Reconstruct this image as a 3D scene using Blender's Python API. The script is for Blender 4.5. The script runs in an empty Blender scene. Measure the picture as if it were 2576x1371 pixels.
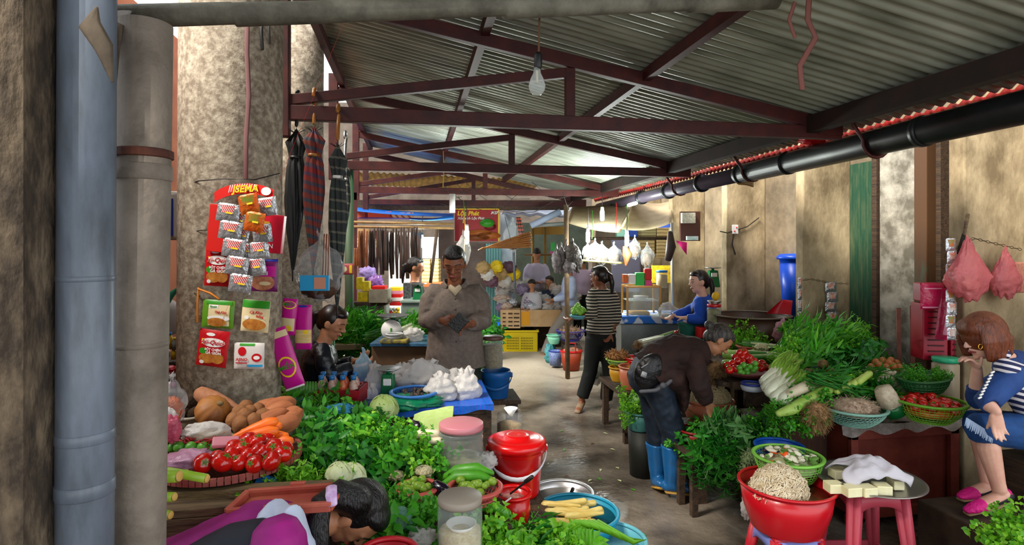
import bpy, math, random
from mathutils import Vector, Matrix, noise, Euler, Quaternion
V = Vector
R_ = random.Random(7)
PI = math.pi
SC = bpy.context.scene
COL = SC.collection
# ---------------------------------------------------------------- camera
FPX = 1450.0
TH = math.radians(9.7)
CAMZ = 1.7
cam = bpy.data.cameras.new('camera')
camo = bpy.data.objects.new('camera', cam)
COL.objects.link(camo)
camo.location = (0, 0, CAMZ)
camo.rotation_euler = (PI/2, 0, -TH)
cam.sensor_width = 36
cam.lens = 36*FPX/2576
cam.shift_y = -(685.5-620)/2576
cam.clip_start = 0.05
SC.camera = camo
# ---------------------------------------------------------------- world, sun, exposure
SC.view_settings.view_transform = 'Standard'
SC.view_settings.look = 'None'
SC.view_settings.gamma = 1
SC.view_settings.use_curve_mapping = False
SC.view_settings.exposure = 1.42
w = bpy.data.worlds.new('world'); SC.world = w; w.use_nodes = True
wn = w.node_tree.nodes; wl = w.node_tree.links
bg = wn['Background']
sky = wn.new('ShaderNodeTexSky'); sky.sky_type = 'HOSEK_WILKIE'; sky.turbidity = 7; sky.ground_albedo = 0.4
sky.sun_direction = (-0.45, -0.25, 0.86)
mx = wn.new('ShaderNodeMix'); mx.data_type = 'RGBA'; mx.inputs[0].default_value = 0.8
wl.new(sky.outputs[0], mx.inputs[6]); mx.inputs[7].default_value = (0.93, 0.97, 1.0, 1)
wl.new(mx.outputs[2], bg.inputs[0]); bg.inputs[1].default_value = 1.25
sun = bpy.data.lights.new('sun', 'SUN'); suno = bpy.data.objects.new('sun', sun); COL.objects.link(suno)
sun.energy = 3.8; sun.angle = math.radians(20); sun.color = (1.0, 0.93, 0.82)
suno.rotation_euler = V((-0.62, -0.3, 0.75)).to_track_quat('Z', 'Y').to_euler()
SC.cycles.max_bounces = 7
SC.cycles.transparent_max_bounces = 14
SC.cycles.diffuse_bounces = 4
SC.cycles.glossy_bounces = 3
SC.cycles.transmission_bounces = 5
SC.cycles.sample_clamp_indirect = 6
SC.cycles.caustics_reflective = False
SC.cycles.caustics_refractive = False
# ---------------------------------------------------------------- pixel -> world helpers
Fv = V((math.sin(TH), math.cos(TH), 0)); Rv = V((math.cos(TH), -math.sin(TH), 0)); Uv = V((0, 0, 1))
def Q(px, py, d): return V((0, 0, CAMZ)) + Fv*d + Rv*((px-1288)/FPX*d) + Uv*((620-py)/FPX*d)
def G(px, py, z=0.0): return Q(px, py, (z-CAMZ)*FPX/(620-py))
def XD(px, Y):                                   # world X of column px on the plane Y
    return Y*math.tan(math.atan((px-1288)/FPX)+TH)
def M(npx, d): return npx*d/FPX
# ---------------------------------------------------------------- materials
MATS = {}
def hexc(h):
    c = [int(h[i:i+2], 16)/255 for i in (0, 2, 4)]
    return tuple(((x/12.92) if x <= .04045 else ((x+.055)/1.055)**2.4) for x in c)
def mat(name, col, rough=.6, metal=0., col2=None, scale=8., detail=4., bump=0., bscale=None, island=None, alpha=1., trans=0.,
        transl=0., stretch=(1, 1, 1), emit=0., spec=.5, lo=.35, hi=.65, stripes=None, sheen=0., coat=0., mixcols=None, ior=1.45, objrand=0.):
    if name in MATS: return MATS[name]
    if isinstance(col, str): col = hexc(col or '808080')
    if isinstance(col2, str): col2 = hexc(col2)
    m = bpy.data.materials.new(name); m.use_nodes = True; MATS[name] = m
    n = m.node_tree.nodes; l = m.node_tree.links
    p = n['Principled BSDF']; out = n['Material Output']
    p.inputs['Roughness'].default_value = rough; p.inputs['Metallic'].default_value = metal
    p.inputs['Base Color'].default_value = (*col, 1); p.inputs['IOR'].default_value = ior
    p.inputs['Specular IOR Level'].default_value = spec
    if coat: p.inputs['Coat Weight'].default_value = coat; p.inputs['Coat Roughness'].default_value = .1
    if trans: p.inputs['Transmission Weight'].default_value = trans
    tc = n.new('ShaderNodeTexCoord'); mp = n.new('ShaderNodeMapping'); l.new(tc.outputs['Object'], mp.inputs[0])
    mp.inputs['Scale'].default_value = stretch
    last = None
    if stripes:                                   # (axis vector scale list) bands of second colour
        ax, per, c2, duty = stripes
        sp = n.new('ShaderNodeSeparateXYZ'); l.new(tc.outputs['Object'], sp.inputs[0])
        dot = n.new('ShaderNodeVectorMath'); dot.operation = 'DOT_PRODUCT'; l.new(tc.outputs['Object'], dot.inputs[0]); dot.inputs[1].default_value = ax
        ns = n.new('ShaderNodeTexNoise'); ns.inputs['Scale'].default_value = 6; l.new(tc.outputs['Object'], ns.inputs[0])
        ad = n.new('ShaderNodeMath'); ad.operation = 'MULTIPLY_ADD'; l.new(ns.outputs[0], ad.inputs[0]); ad.inputs[1].default_value = per*.5; l.new(dot.outputs['Value'], ad.inputs[2])
        dv = n.new('ShaderNodeMath'); dv.operation = 'DIVIDE'; l.new(ad.outputs[0], dv.inputs[0]); dv.inputs[1].default_value = per
        fr = n.new('ShaderNodeMath'); fr.operation = 'FRACT'; l.new(dv.outputs[0], fr.inputs[0])
        gt = n.new('ShaderNodeMath'); gt.operation = 'LESS_THAN'; l.new(fr.outputs[0], gt.inputs[0]); gt.inputs[1].default_value = duty
        ms = n.new('ShaderNodeMix'); ms.data_type = 'RGBA'; l.new(gt.outputs[0], ms.inputs[0]); ms.inputs[6].default_value = (*col, 1)
        ms.inputs[7].default_value = (*(hexc(c2) if isinstance(c2, str) else c2), 1)
        last = ms.outputs[2]
    if col2 is not None:
        t = n.new('ShaderNodeTexNoise'); t.inputs['Scale'].default_value = scale; t.inputs['Detail'].default_value = detail; t.inputs['Roughness'].default_value = .65
        l.new(mp.outputs[0], t.inputs[0])
        r = n.new('ShaderNodeValToRGB'); r.color_ramp.elements[0].position = lo; r.color_ramp.elements[1].position = hi
        r.color_ramp.elements[0].color = (*col, 1); r.color_ramp.elements[1].color = (*col2, 1)
        l.new(t.outputs[0], r.inputs[0])
        if last is not None:
            mm = n.new('ShaderNodeMix'); mm.data_type = 'RGBA'; mm.inputs[0].default_value = .35; l.new(last, mm.inputs[6]); l.new(r.outputs[0], mm.inputs[7]); last = mm.outputs[2]
        else: last = r.outputs[0]
    if island:                                    # list of colours picked per loose piece
        g = n.new('ShaderNodeNewGeometry'); r = n.new('ShaderNodeValToRGB'); cr = r.color_ramp
        cs = [hexc(c) if isinstance(c, str) else c for c in island]
        while len(cr.elements) < len(cs): cr.elements.new(.5)
        for i, c in enumerate(cs): cr.elements[i].position = i/(len(cs)-1); cr.elements[i].color = (*c, 1)
        l.new(g.outputs['Random Per Island'], r.inputs[0])
        last = r.outputs[0]
    if objrand:
        oi = n.new('ShaderNodeObjectInfo'); hs = n.new('ShaderNodeHueSaturation')
        mr = n.new('ShaderNodeMapRange'); l.new(oi.outputs['Random'], mr.inputs[0]); mr.inputs[3].default_value = 1-objrand; mr.inputs[4].default_value = 1+objrand
        l.new(mr.outputs[0], hs.inputs['Value'])
        if last is None: hs.inputs['Color'].default_value = (*col, 1)
        else: l.new(last, hs.inputs['Color'])
        last = hs.outputs[0]
    if last is not None: l.new(last, p.inputs['Base Color'])
    if bump:
        b = n.new('ShaderNodeBump'); b.inputs['Strength'].default_value = bump; b.inputs['Distance'].default_value = .02
        t2 = n.new('ShaderNodeTexNoise'); t2.inputs['Scale'].default_value = bscale or scale*3; t2.inputs['Detail'].default_value = 5
        l.new(mp.outputs[0], t2.inputs[0]); l.new(t2.outputs[0], b.inputs['Height']); l.new(b.outputs[0], p.inputs['Normal'])
    if emit:
        p.inputs['Emission Color'].default_value = (*col, 1); p.inputs['Emission Strength'].default_value = emit
    surf = p.outputs[0]
    if transl:
        tr = n.new('ShaderNodeBsdfTranslucent')
        if last is not None: l.new(last, tr.inputs[0])
        else: tr.inputs[0].default_value = (*col, 1)
        mxs = n.new('ShaderNodeMixShader'); mxs.inputs[0].default_value = transl; l.new(surf, mxs.inputs[1]); l.new(tr.outputs[0], mxs.inputs[2]); surf = mxs.outputs[0]
    if alpha < 1:
        ta = n.new('ShaderNodeBsdfTransparent'); mxs = n.new('ShaderNodeMixShader')
        fz = n.new('ShaderNodeLayerWeight'); fz.inputs[0].default_value = .35
        mr = n.new('ShaderNodeMapRange'); l.new(fz.outputs['Facing'], mr.inputs[0]); mr.inputs[3].default_value = alpha; mr.inputs[4].default_value = min(1, alpha+.38)
        l.new(mr.outputs[0], mxs.inputs[0])
        l.new(ta.outputs[0], mxs.inputs[1]); l.new(surf, mxs.inputs[2]); surf = mxs.outputs[0]
    l.new(surf, out.inputs[0])
    return m
def pl(name, col, rough=.35, **k): return mat(name, col, rough=rough, **k)
# ---------------------------------------------------------------- mesh builder
class MB:
    def __init__(s): s.v = []; s.f = []; s.mi = []; s.m = 0
    def add(s, vs, fs):
        o = len(s.v); s.v += [tuple(x) for x in vs]; s.f += [tuple(i+o for i in f) for f in fs]; s.mi += [s.m]*len(fs); return s
    def box(s, c, size, rot=None, taper=1.):
        c = V(c); hx, hy, hz = size[0]/2, size[1]/2, size[2]/2
        vs = []
        for z in (-1, 1):
            t = taper if z > 0 else 1
            for x, y in ((-1, -1), (1, -1), (1, 1), (-1, 1)):
                q = V((x*hx*t, y*hy*t, z*hz))
                if rot is not None: q = rot @ q
                vs.append(c+q)
        return s.add(vs, [(3, 2, 1, 0), (4, 5, 6, 7), (0, 1, 5, 4), (1, 2, 6, 5), (2, 3, 7, 6), (3, 0, 4, 7)])
    def bar(s, a, b, w, h, up=V((0, 0, 1))):
        a = V(a); b = V(b); d = b-a; L = d.length; z = d.normalized(); x = up.cross(z)
        if x.length < 1e-4: x = V((1, 0, 0)).cross(z)
        x.normalize(); y = z.cross(x)
        r = Matrix((x, y, z)).transposed()
        return s.box((a+b)/2, (w, h, L), r)
    def tube(s, path, rad, seg=10, side=None, caps=True, flat=None, dome=True):
        """path of points; rad float/list (or tuples (a,b)); side = reference vector for a"""
        P = [V(p) for p in path]; n = len(P)
        if not isinstance(rad, (list,)): rad = [rad]*n
        rr = [(r, r) if not isinstance(r, tuple) else r for r in rad]
        if dome and caps:                          # rounded ends
            t0 = (P[0]-P[1]).normalized(); t1 = (P[-1]-P[-2]).normalized()
            a0 = min(rr[0]); a1 = min(rr[-1])
            P = [P[0]+t0*a0*.9, P[0]+t0*a0*.6]+P+[P[-1]+t1*a1*.6, P[-1]+t1*a1*.9]
            rr = [(rr[0][0]*.35, rr[0][1]*.35), (rr[0][0]*.78, rr[0][1]*.78)]+rr+[(rr[-1][0]*.78, rr[-1][1]*.78), (rr[-1][0]*.35, rr[-1][1]*.35)]
            n = len(P)
        ref = V(side) if side is not None else None
        vs = []; prev = None
        for i in range(n):
            t = (P[min(i+1, n-1)]-P[max(i-1, 0)])
            if t.length < 1e-9: t = V((0, 0, 1))
            t.normalize()
            if ref is not None: a = ref-t*ref.dot(t)
            elif prev is None: a = V((0, 0, 1)).cross(t) if abs(t.z) < .9 else V((1, 0, 0)).cross(t)
            else: a = prev-t*prev.dot(t)
            if a.length < 1e-6: a = t.orthogonal()
            a.normalize(); b = t.cross(a); prev = a
            for k in range(seg):
                an = 2*PI*k/seg
                vs.append(P[i]+a*(math.cos(an)*rr[i][0])+b*(math.sin(an)*rr[i][1]))
        fs = []
        for i in range(n-1):
            for k in range(seg):
                k2 = (k+1) % seg
                fs.append((i*seg+k, i*seg+k2, (i+1)*seg+k2, (i+1)*seg+k))
        if caps:
            fs.append(tuple(range(seg-1, -1, -1))); fs.append(tuple((n-1)*seg+k for k in range(seg)))
        return s.add(vs, fs)
    def cyl(s, a, b, r, r2=None, seg=16): return s.tube([a, b], [r, r if r2 is None else r2], seg=seg, dome=False)
    def lathe(s, prof, c=(0, 0, 0), seg=32, sx=1., sy=1., rot=None, close=False, wav=None):
        c = V(c); vs = []; fs = []; n = len(prof)
        for j, (r, z) in enumerate(prof):
            for k in range(seg):
                an = 2*PI*k/seg; rr = r*(1+(wav(an, j/(n-1)) if wav else 0))
                q = V((math.cos(an)*rr*sx, math.sin(an)*rr*sy, z))
                if rot is not None: q = rot @ q
                vs.append(c+q)
        m = n if close else n-1
        for j in range(m):
            j2 = (j+1) % n
            for k in range(seg):
                k2 = (k+1) % seg
                fs.append((j*seg+k, j*seg+k2, j2*seg+k2, j2*seg+k))
        if not close:
            if prof[0][0] > 1e-4: fs.append(tuple(range(seg-1, -1, -1)))
            if prof[-1][0] > 1e-4: fs.append(tuple((n-1)*seg+k for k in range(seg)))
        return s.add(vs, fs)
    def ell(s, c, r, rot=None, seg=16, rings=10, nz=0., ns=4., seed=0, pinch=None):
        c = V(c); r = (r, r, r) if not isinstance(r, (tuple, list, Vector)) else r
        vs = []; fs = []
        for j in range(rings+1):
            ph = PI*j/rings
            for k in range(seg):
                an = 2*PI*k/seg
                u = V((math.sin(ph)*math.cos(an), math.sin(ph)*math.sin(an), -math.cos(ph)))
                kk = 1+(nz*noise.noise(u*ns+V((seed*3.1, seed*1.7, seed))) if nz else 0)
                q = V((u.x*r[0]*kk, u.y*r[1]*kk, u.z*r[2]*kk))
                if pinch: q = pinch(u, q)
                if rot is not None: q = rot @ q
                vs.append(c+q)
        for j in range(rings):
            for k in range(seg):
                k2 = (k+1) % seg
                fs.append((j*seg+k, j*seg+k2, (j+1)*seg+k2, (j+1)*seg+k))
        return s.add(vs, fs)
    def grid(s, fn, nu, nv):
        vs = [fn(i/nu, j/nv) for j in range(nv+1) for i in range(nu+1)]
        fs = [(j*(nu+1)+i, j*(nu+1)+i+1, (j+1)*(nu+1)+i+1, (j+1)*(nu+1)+i) for j in range(nv) for i in range(nu)]
        return s.add(vs, fs)
    def leaf(s, p, d, up, L, W, curl=.25, seg=3):
        d = V(d).normalized(); a = d.cross(V(up))
        if a.length < 1e-4: a = d.orthogonal()
        a.normalize(); n = a.cross(d)
        vs = [V(p)]; pr = [.0, .8, 1., .6, 0] if seg == 4 else [0, 1., .75, 0]
        k = len(pr)-1
        mids = []
        for i in range(1, k):
            t = i/k; c = V(p)+d*(L*t)-n*(curl*L*t*t); w_ = W*pr[i]/2
            vs += [c-a*w_+n*w_*.35, c, c+a*w_+n*w_*.35]
        vs.append(V(p)+d*L-n*(curl*L))
        fs = [(0, 2, 1), (0, 3, 2)]
        for i in range(k-2):
            o = 1+3*i; fs += [(o, o+1, o+4, o+3), (o+1, o+2, o+5, o+4)]
        o = 1+3*(k-2); e = len(vs)-1; fs += [(o, o+1, e), (o+1, o+2, e)]
        return s.add(vs, fs)
    def build(s, name, m, parent=None, world=False, smooth=True, mods=None, bev=0, auto=None, label=None):
        me = bpy.data.meshes.new(name)
        off = parent.location if (world and parent is not None) else V((0, 0, 0))
        me.from_pydata([(x-off[0], y-off[1], z-off[2]) for x, y, z in s.v], [], s.f)
        ml = m if isinstance(m, (list, tuple)) else [m]
        for mm in ml: me.materials.append(mm)
        if len(ml) > 1: me.polygons.foreach_set('material_index', s.mi)
        if smooth: me.polygons.foreach_set('use_smooth', [True]*len(me.polygons))
        if auto is not None:
            me.polygons.foreach_set('use_smooth', [True]*len(me.polygons))
            try: me.set_sharp_from_angle(angle=math.radians(auto))
            except Exception: pass
        me.update()
        o = bpy.data.objects.new(name, me); COL.objects.link(o)
        if parent is not None: o.parent = parent
        if bev:
            b = o.modifiers.new('bevel', 'BEVEL'); b.width = bev; b.segments = 2; b.limit_method = 'ANGLE'
        if label: o['label'] = label
        return o
def tag(o, label=None, cat=None, group=None, kind=None):
    if label: o['label'] = label
    if cat: o['category'] = cat
    if group: o['group'] = group
    if kind: o['kind'] = kind
    return o
def thing(name, label, cat, loc=(0, 0, 0), rz=0, group=None):
    o = bpy.data.objects.new(name, None); COL.objects.link(o); o.location = loc; o.rotation_euler = (0, 0, rz)
    o.empty_display_size = .05
    return tag(o, label, cat, group)
def struct(name, mb, m, smooth=False, **k):
    o = mb.build(name, m, smooth=smooth, **k); o['kind'] = 'structure'; return o
KIDS = {}
def dup(root, loc=None, rot=None, label=None, group=None, scale=None):
    r = root.copy(); COL.objects.link(r)
    if loc is not None: r.location = loc
    if rot is not None: r.rotation_euler = rot
    if scale is not None: r.scale = (scale,)*3 if not isinstance(scale, (tuple, list)) else scale
    if label: r['label'] = label
    if group: r['group'] = group
    ks = KIDS.get(root.name)
    if ks is None: ks = [c for c in COL.objects if c.parent == root]; KIDS[root.name] = ks
    for ch in ks:
        c = ch.copy(); COL.objects.link(c); c.parent = r
    return r
def single(name, mb, m, label, cat, loc=None, group=None, kind=None, **k):
    """one-mesh thing; mesh given in world coordinates, origin moved to its base"""
    if loc is None:
        xs = [v[0] for v in mb.v]; ys = [v[1] for v in mb.v]; zs = [v[2] for v in mb.v]
        loc = V(((min(xs)+max(xs))/2, (min(ys)+max(ys))/2, min(zs)))
    loc = V(loc)
    mb.v = [(x-loc.x, y-loc.y, z-loc.z) for x, y, z in mb.v]
    o = mb.build(name, m, **k); o.location = loc
    return tag(o, label, cat, group, kind)
def textmesh(s, size, mtl, name='lettering', parent=None, loc=(0, 0, 0), rot=(PI/2, 0, 0), ext=.0008, bold=0., shear=0.):
    cu = bpy.data.curves.new('t', 'FONT'); cu.body = s; cu.size = size; cu.align_x = 'CENTER'; cu.align_y = 'CENTER'; cu.extrude = ext
    cu.offset = bold; cu.shear = shear; cu.resolution_u = 2
    o = bpy.data.objects.new('t', cu)
    COL.objects.link(o)
    dg = bpy.context.evaluated_depsgraph_get()
    me = bpy.data.meshes.new_from_object(o.evaluated_get(dg))
    COL.objects.unlink(o); bpy.data.objects.remove(o)
    me.materials.clear(); me.materials.append(mtl)
    r = bpy.data.objects.new(name, me); COL.objects.link(r); r.location = loc; r.rotation_euler = rot
    if parent: r.parent = parent
    return r
# shared materials
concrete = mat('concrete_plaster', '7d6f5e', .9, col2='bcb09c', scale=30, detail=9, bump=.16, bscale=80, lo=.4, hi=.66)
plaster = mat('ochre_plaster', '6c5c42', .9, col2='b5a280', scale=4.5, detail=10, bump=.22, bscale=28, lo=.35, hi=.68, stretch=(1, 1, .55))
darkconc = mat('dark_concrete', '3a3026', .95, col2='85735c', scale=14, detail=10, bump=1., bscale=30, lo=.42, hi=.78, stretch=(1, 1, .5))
rust = mat('red_oxide_steel', '330b0b', .55, col2='4c1712', scale=9, detail=4)
woodm = mat('weathered_wood', '4a3826', .8, col2='7b6547', scale=5, detail=6, stretch=(1, 8, 8), bump=.3)
wooddark = mat('dark_old_wood', '241a12', .8, col2='4a3624', scale=5, detail=6, stretch=(8, 1, 8), bump=.3)
steel = mat('brushed_steel', 'b9b9b6', .3, metal=1.)
black = mat('black_plastic', '0c0c0e', .45)
white = mat('white_plastic', 'e6e4e0', .35)
# ---------------------------------------------------------------- setting
def floor():
    m = bpy.data.materials.new('wet_concrete_floor'); m.use_nodes = True; n = m.node_tree.nodes; l = m.node_tree.links; p = n['Principled BSDF']
    tc = n.new('ShaderNodeTexCoord')
    t = n.new('ShaderNodeTexNoise'); t.inputs['Scale'].default_value = 2.2; t.inputs['Detail'].default_value = 8; l.new(tc.outputs['Object'], t.inputs[0])
    r = n.new('ShaderNodeValToRGB'); r.color_ramp.elements[0].position = .35; r.color_ramp.elements[1].position = .7
    r.color_ramp.elements[0].color = (*hexc('37312b'), 1); r.color_ramp.elements[1].color = (*hexc('8a7e70'), 1); l.new(t.outputs[0], r.inputs[0])
    # daylight on the far aisle floor painted in as paler, less glossy concrete
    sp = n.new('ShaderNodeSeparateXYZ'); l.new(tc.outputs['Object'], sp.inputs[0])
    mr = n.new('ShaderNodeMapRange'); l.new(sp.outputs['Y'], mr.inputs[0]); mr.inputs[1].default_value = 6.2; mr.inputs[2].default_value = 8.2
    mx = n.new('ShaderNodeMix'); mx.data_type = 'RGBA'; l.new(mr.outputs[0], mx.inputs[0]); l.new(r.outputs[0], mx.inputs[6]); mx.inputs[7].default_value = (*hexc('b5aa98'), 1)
    l.new(mx.outputs[2], p.inputs['Base Color'])
    t2 = n.new('ShaderNodeTexNoise'); t2.inputs['Scale'].default_value = 3.; t2.inputs['Detail'].default_value = 3; l.new(tc.outputs['Object'], t2.inputs[0])
    r2 = n.new('ShaderNodeMapRange'); r2.inputs[1].default_value = .42; r2.inputs[2].default_value = .62; r2.inputs[3].default_value = .07; r2.inputs[4].default_value = .42; l.new(t2.outputs[0], r2.inputs[0])
    r3 = n.new('ShaderNodeMath'); r3.operation = 'MAXIMUM'; l.new(r2.outputs[0], r3.inputs[0])
    m2 = n.new('ShaderNodeMath'); m2.operation = 'MULTIPLY'; l.new(mr.outputs[0], m2.inputs[0]); m2.inputs[1].default_value = .8; l.new(m2.outputs[0], r3.inputs[1])
    l.new(r3.outputs[0], p.inputs['Roughness'])
    t3 = n.new('ShaderNodeTexNoise'); t3.inputs['Scale'].default_value = 22; t3.inputs['Detail'].default_value = 8; l.new(tc.outputs['Object'], t3.inputs[0])
    br = n.new('ShaderNodeTexBrick'); br.inputs['Scale'].default_value = 1.; br.inputs['Brick Width'].default_value = 1.9; br.inputs['Row Height'].default_value = .95; br.inputs['Mortar Size'].default_value = .012
    br.inputs['Color1'].default_value = (1, 1, 1, 1); br.inputs['Color2'].default_value = (1, 1, 1, 1); br.inputs['Mortar'].default_value = (0, 0, 0, 1); l.new(tc.outputs['Object'], br.inputs[0])
    b1 = n.new('ShaderNodeBump'); b1.inputs['Strength'].default_value = .4; b1.inputs['Distance'].default_value = .02; l.new(t3.outputs[0], b1.inputs['Height'])
    b2 = n.new('ShaderNodeBump'); b2.inputs['Strength'].default_value = .6; b2.inputs['Distance'].default_value = .01; l.new(br.outputs[0], b2.inputs['Height']); l.new(b1.outputs[0], b2.inputs['Normal'])
    l.new(b2.outputs[0], p.inputs['Normal'])
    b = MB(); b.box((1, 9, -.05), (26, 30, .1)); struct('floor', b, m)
floor()
ROOFZ = lambda X: 3.116-.215*X
XL, XR, YA, YB = -.72, 2.98, .9, 9.4
def roof():
    m = bpy.data.materials.new('corrugated_zinc'); m.use_nodes = True; n = m.node_tree.nodes; l = m.node_tree.links; p = n['Principled BSDF']
    tc = n.new('ShaderNodeTexCoord'); mp = n.new('ShaderNodeMapping'); mp.inputs['Scale'].default_value = (.6, 3, 1); l.new(tc.outputs['Object'], mp.inputs[0])
    t = n.new('ShaderNodeTexNoise'); t.inputs['Scale'].default_value = 3; t.inputs['Detail'].default_value = 8; l.new(mp.outputs[0], t.inputs[0])
    r = n.new('ShaderNodeValToRGB'); r.color_ramp.elements[0].position = .3; r.color_ramp.elements[1].position = .72
    r.color_ramp.elements[0].color = (*hexc('767b6e'), 1); r.color_ramp.elements[1].color = (*hexc('bcc3b4'), 1); l.new(t.outputs[0], r.inputs[0]); l.new(r.outputs[0], p.inputs['Base Color'])
    p.inputs['Metallic'].default_value = .22; p.inputs['Roughness'].default_value = .38
    b = MB()
    NY = int((YB-YA)/.0125); pts = []
    def fn(u, v):
        Y = YA+(YB-YA)*v; X = XL+(XR-XL)*u
        zz = ROOFZ(X)+.035+.011*math.sin(2*PI*Y/.075)
        return V((X+(.02*noise.noise(V((0, Y*3, 0))) if u in (0, 1) else 0), Y, zz))
    b.grid(fn, 10, NY)
    o = struct('ceiling', b, m, smooth=True); o['label'] = 'corrugated grey metal sheet roof sloping down to the right'
    s = o.modifiers.new('s', 'SOLIDIFY'); s.thickness = .003
    # red painted lip of the sheet along the low eave
    b = MB()
    def fe(u, v):
        Y = YA+(YB-YA)*u
        return V((XR+.02+.03*v, Y, ROOFZ(XR)+.03-.05*v+.012*math.sin(2*PI*Y/.075)))
    b.grid(fe, NY, 1)
    o = struct('trim_1', b, mat('red_eave', '8a1512', .5, col2='5a1a14', scale=6), smooth=True); o.modifiers.new('s', 'SOLIDIFY').thickness = .004
    # purlins
    for i, X in enumerate((-.66, .425, 1.45, 2.61)):
        b = MB(); hw = .05 if i < 3 else .075
        zo = -.024 if i < 3 else -.045; b.bar((X, YA, ROOFZ(X)+zo), (X, YB, ROOFZ(X)+zo), hw, .07 if i < 3 else .11)
        tag(b.build('purlin', rust if i != 3 else mat('sooty_purlin', '140d0a', .7, col2='2a1510'), smooth=False), ['steel purlin under the high left edge of the roof', 'second steel purlin from the left, above the umbrellas side', 'steel purlin running above the aisle right of the hanging bulb', 'sooty black eave purlin above the black gutter pipe'][i], 'beam', 'purlins under the roof sheets')
roof()
def truss(Y, zc, lab, s=1.):
    t = thing('roof_truss', lab, 'roof truss', (1, Y, zc), group='red oxide roof trusses')
    def L(n, a, b_, w_=.055, h=.085):
        b = MB(); b.bar(a, b_, w_, h); b.build(n, rust, t, world=True, smooth=False, bev=.004)
    xl, xr = -.76, 2.84
    zr = lambda X: ROOFZ(X)-.105
    L('bottom_chord', (xl, Y, zc), (xr, Y, zc-.0))
    L('rafter', (xr, Y, zc+.03), (-.70, Y, zr(-.70)), .05, .08)
    L('king_post', (.957, Y, zc+.02), (.957, Y, zr(.957)), .045, .06)
    L('brace', (-.72, Y, zc+.07), (.93, Y, zr(.957)-.03), .045, .06)
    b = MB(); b.box((-.74, Y+.0, (zc-.16+3.3)/2+.02), (.085, .07, 3.3-zc+.16)); b.build('end_post', rust, t, world=True, smooth=False, bev=.005)
    b = MB(); b.box((2.75, Y-.03, zc+.03), (.18, .008, .1)); b.build('gusset_plate', rust, t, world=True, smooth=False)
    return t
truss(3.47, 2.465, 'nearest red oxide steel roof truss with umbrellas hooked over it')
truss(5.62, 2.465, 'second red oxide steel roof truss from the front')
truss(7.75, 2.44, 'third red oxide steel roof truss from the front')
truss(9.3, 2.40, 'farthest red oxide steel roof truss above the sunlit stalls')
b = MB(); b.box((-1.6, -1.6, 3.06), (5.4, 4.9, .12)); struct('ceiling_sun_blocker', b, concrete)  # unseen slab added above the camera to keep sun off the near left side
# right side wall with pillars
X0 = 3.4; XW = 3.87
PY = [3.08, 4.59, 5.86, 7.22, 8.6]
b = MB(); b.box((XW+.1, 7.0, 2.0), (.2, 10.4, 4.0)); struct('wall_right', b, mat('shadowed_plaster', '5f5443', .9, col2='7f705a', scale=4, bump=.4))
for i, Y in enumerate(PY):
    b = MB(); b.box(((X0+XW)/2+(.25 if i == 0 else 0), Y+.055, 2.0), (XW-X0+(.5 if i == 0 else 0), .11, 4.0))
    o = struct('trim_%d' % (i+2), b, plaster, bev=.01); o['label'] = 'ochre plastered wall pier'
# green door etc. on recess between first two piers
b = MB()
for k in range(9): b.box((XW-.03, 4.53-.031*k, 1.25), (.03, .029, 2.35))
o = struct('door_1', b, mat('peeling_green_paint', '15402c', .7, col2='4f5a3c', scale=7, detail=8, stretch=(1, 4, .6), lo=.45, hi=.75)); o['label'] = 'tall door of peeling dark green boards'
b = MB(); b.box((XW-.05, 4.215, 1.25), (.1, .05, 2.5)); b.box((XW-.05, 3.62, 1.3), (.1, .04, 2.6)); b.box((XW-.05, 3.92, 2.54), (.1, .64, .05)); struct('trim_8', b, wooddark, bev=.004)
b = MB(); b.box((XW-.04, 3.99, 1.2), (.08, .38, 2.6)); struct('trim_9', b, mat('pale_grey_plaster', '5f5a4e', .9, col2='a29d90', scale=5, detail=9, bump=.4, lo=.4, hi=.62), bev=.01)
b = MB(); b.box((XW-.1, 3.72, 1.45), (.1, .11, 2.3)); o = struct('door_2', b, mat('brown_green_door', '4a2f16', .7, col2='2d5a48', scale=4, stretch=(1, 1, .4), lo=.55, hi=.72), bev=.006); o['label'] = 'narrow brown door leaf with worn green paint'
# left wall
b = MB(); xr = XD(150, 1.42)
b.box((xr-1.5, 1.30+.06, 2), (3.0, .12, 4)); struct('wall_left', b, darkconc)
b = MB(); b.box((-2.2, 4.4, 1.8), (.15, 4.4, 3.6)); o = struct('wall_left_far', b, mat('terracotta_wall', '8a4a30', .9, col2='a86242', scale=3, detail=6)); o.name = 'wall_leftback'
for i, (px, d, r) in enumerate(((583, 2.84, .233), (735, 4.4, .225))):
    c = Q(px, 620, d); b = MB(); b.tube([(c.x-.012, c.y, 0), (c.x+.012, c.y, 4.2)], [r, r], seg=48, dome=False)
    o = single('round_column', b, concrete, ['thick round concrete column hung with seasoning packets', 'second round concrete column behind the hanging umbrellas'][i], 'column')
# back building walls
b = MB(); b.box((-4.2, 8.0, 2.2), (.2, 9, 4.4)); struct('wall_farleft', b, mat('back_orange_wall', '8a4630', .9, col2='a5664a', scale=3))
b = MB(); b.box((1.0, 14.6, 2.6), (14, .2, 5.2)); struct('wall_back', b, mat('back_grey_wall', '4a423a', .9, col2='6a6056', scale=2, detail=8, bump=.3))
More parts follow.
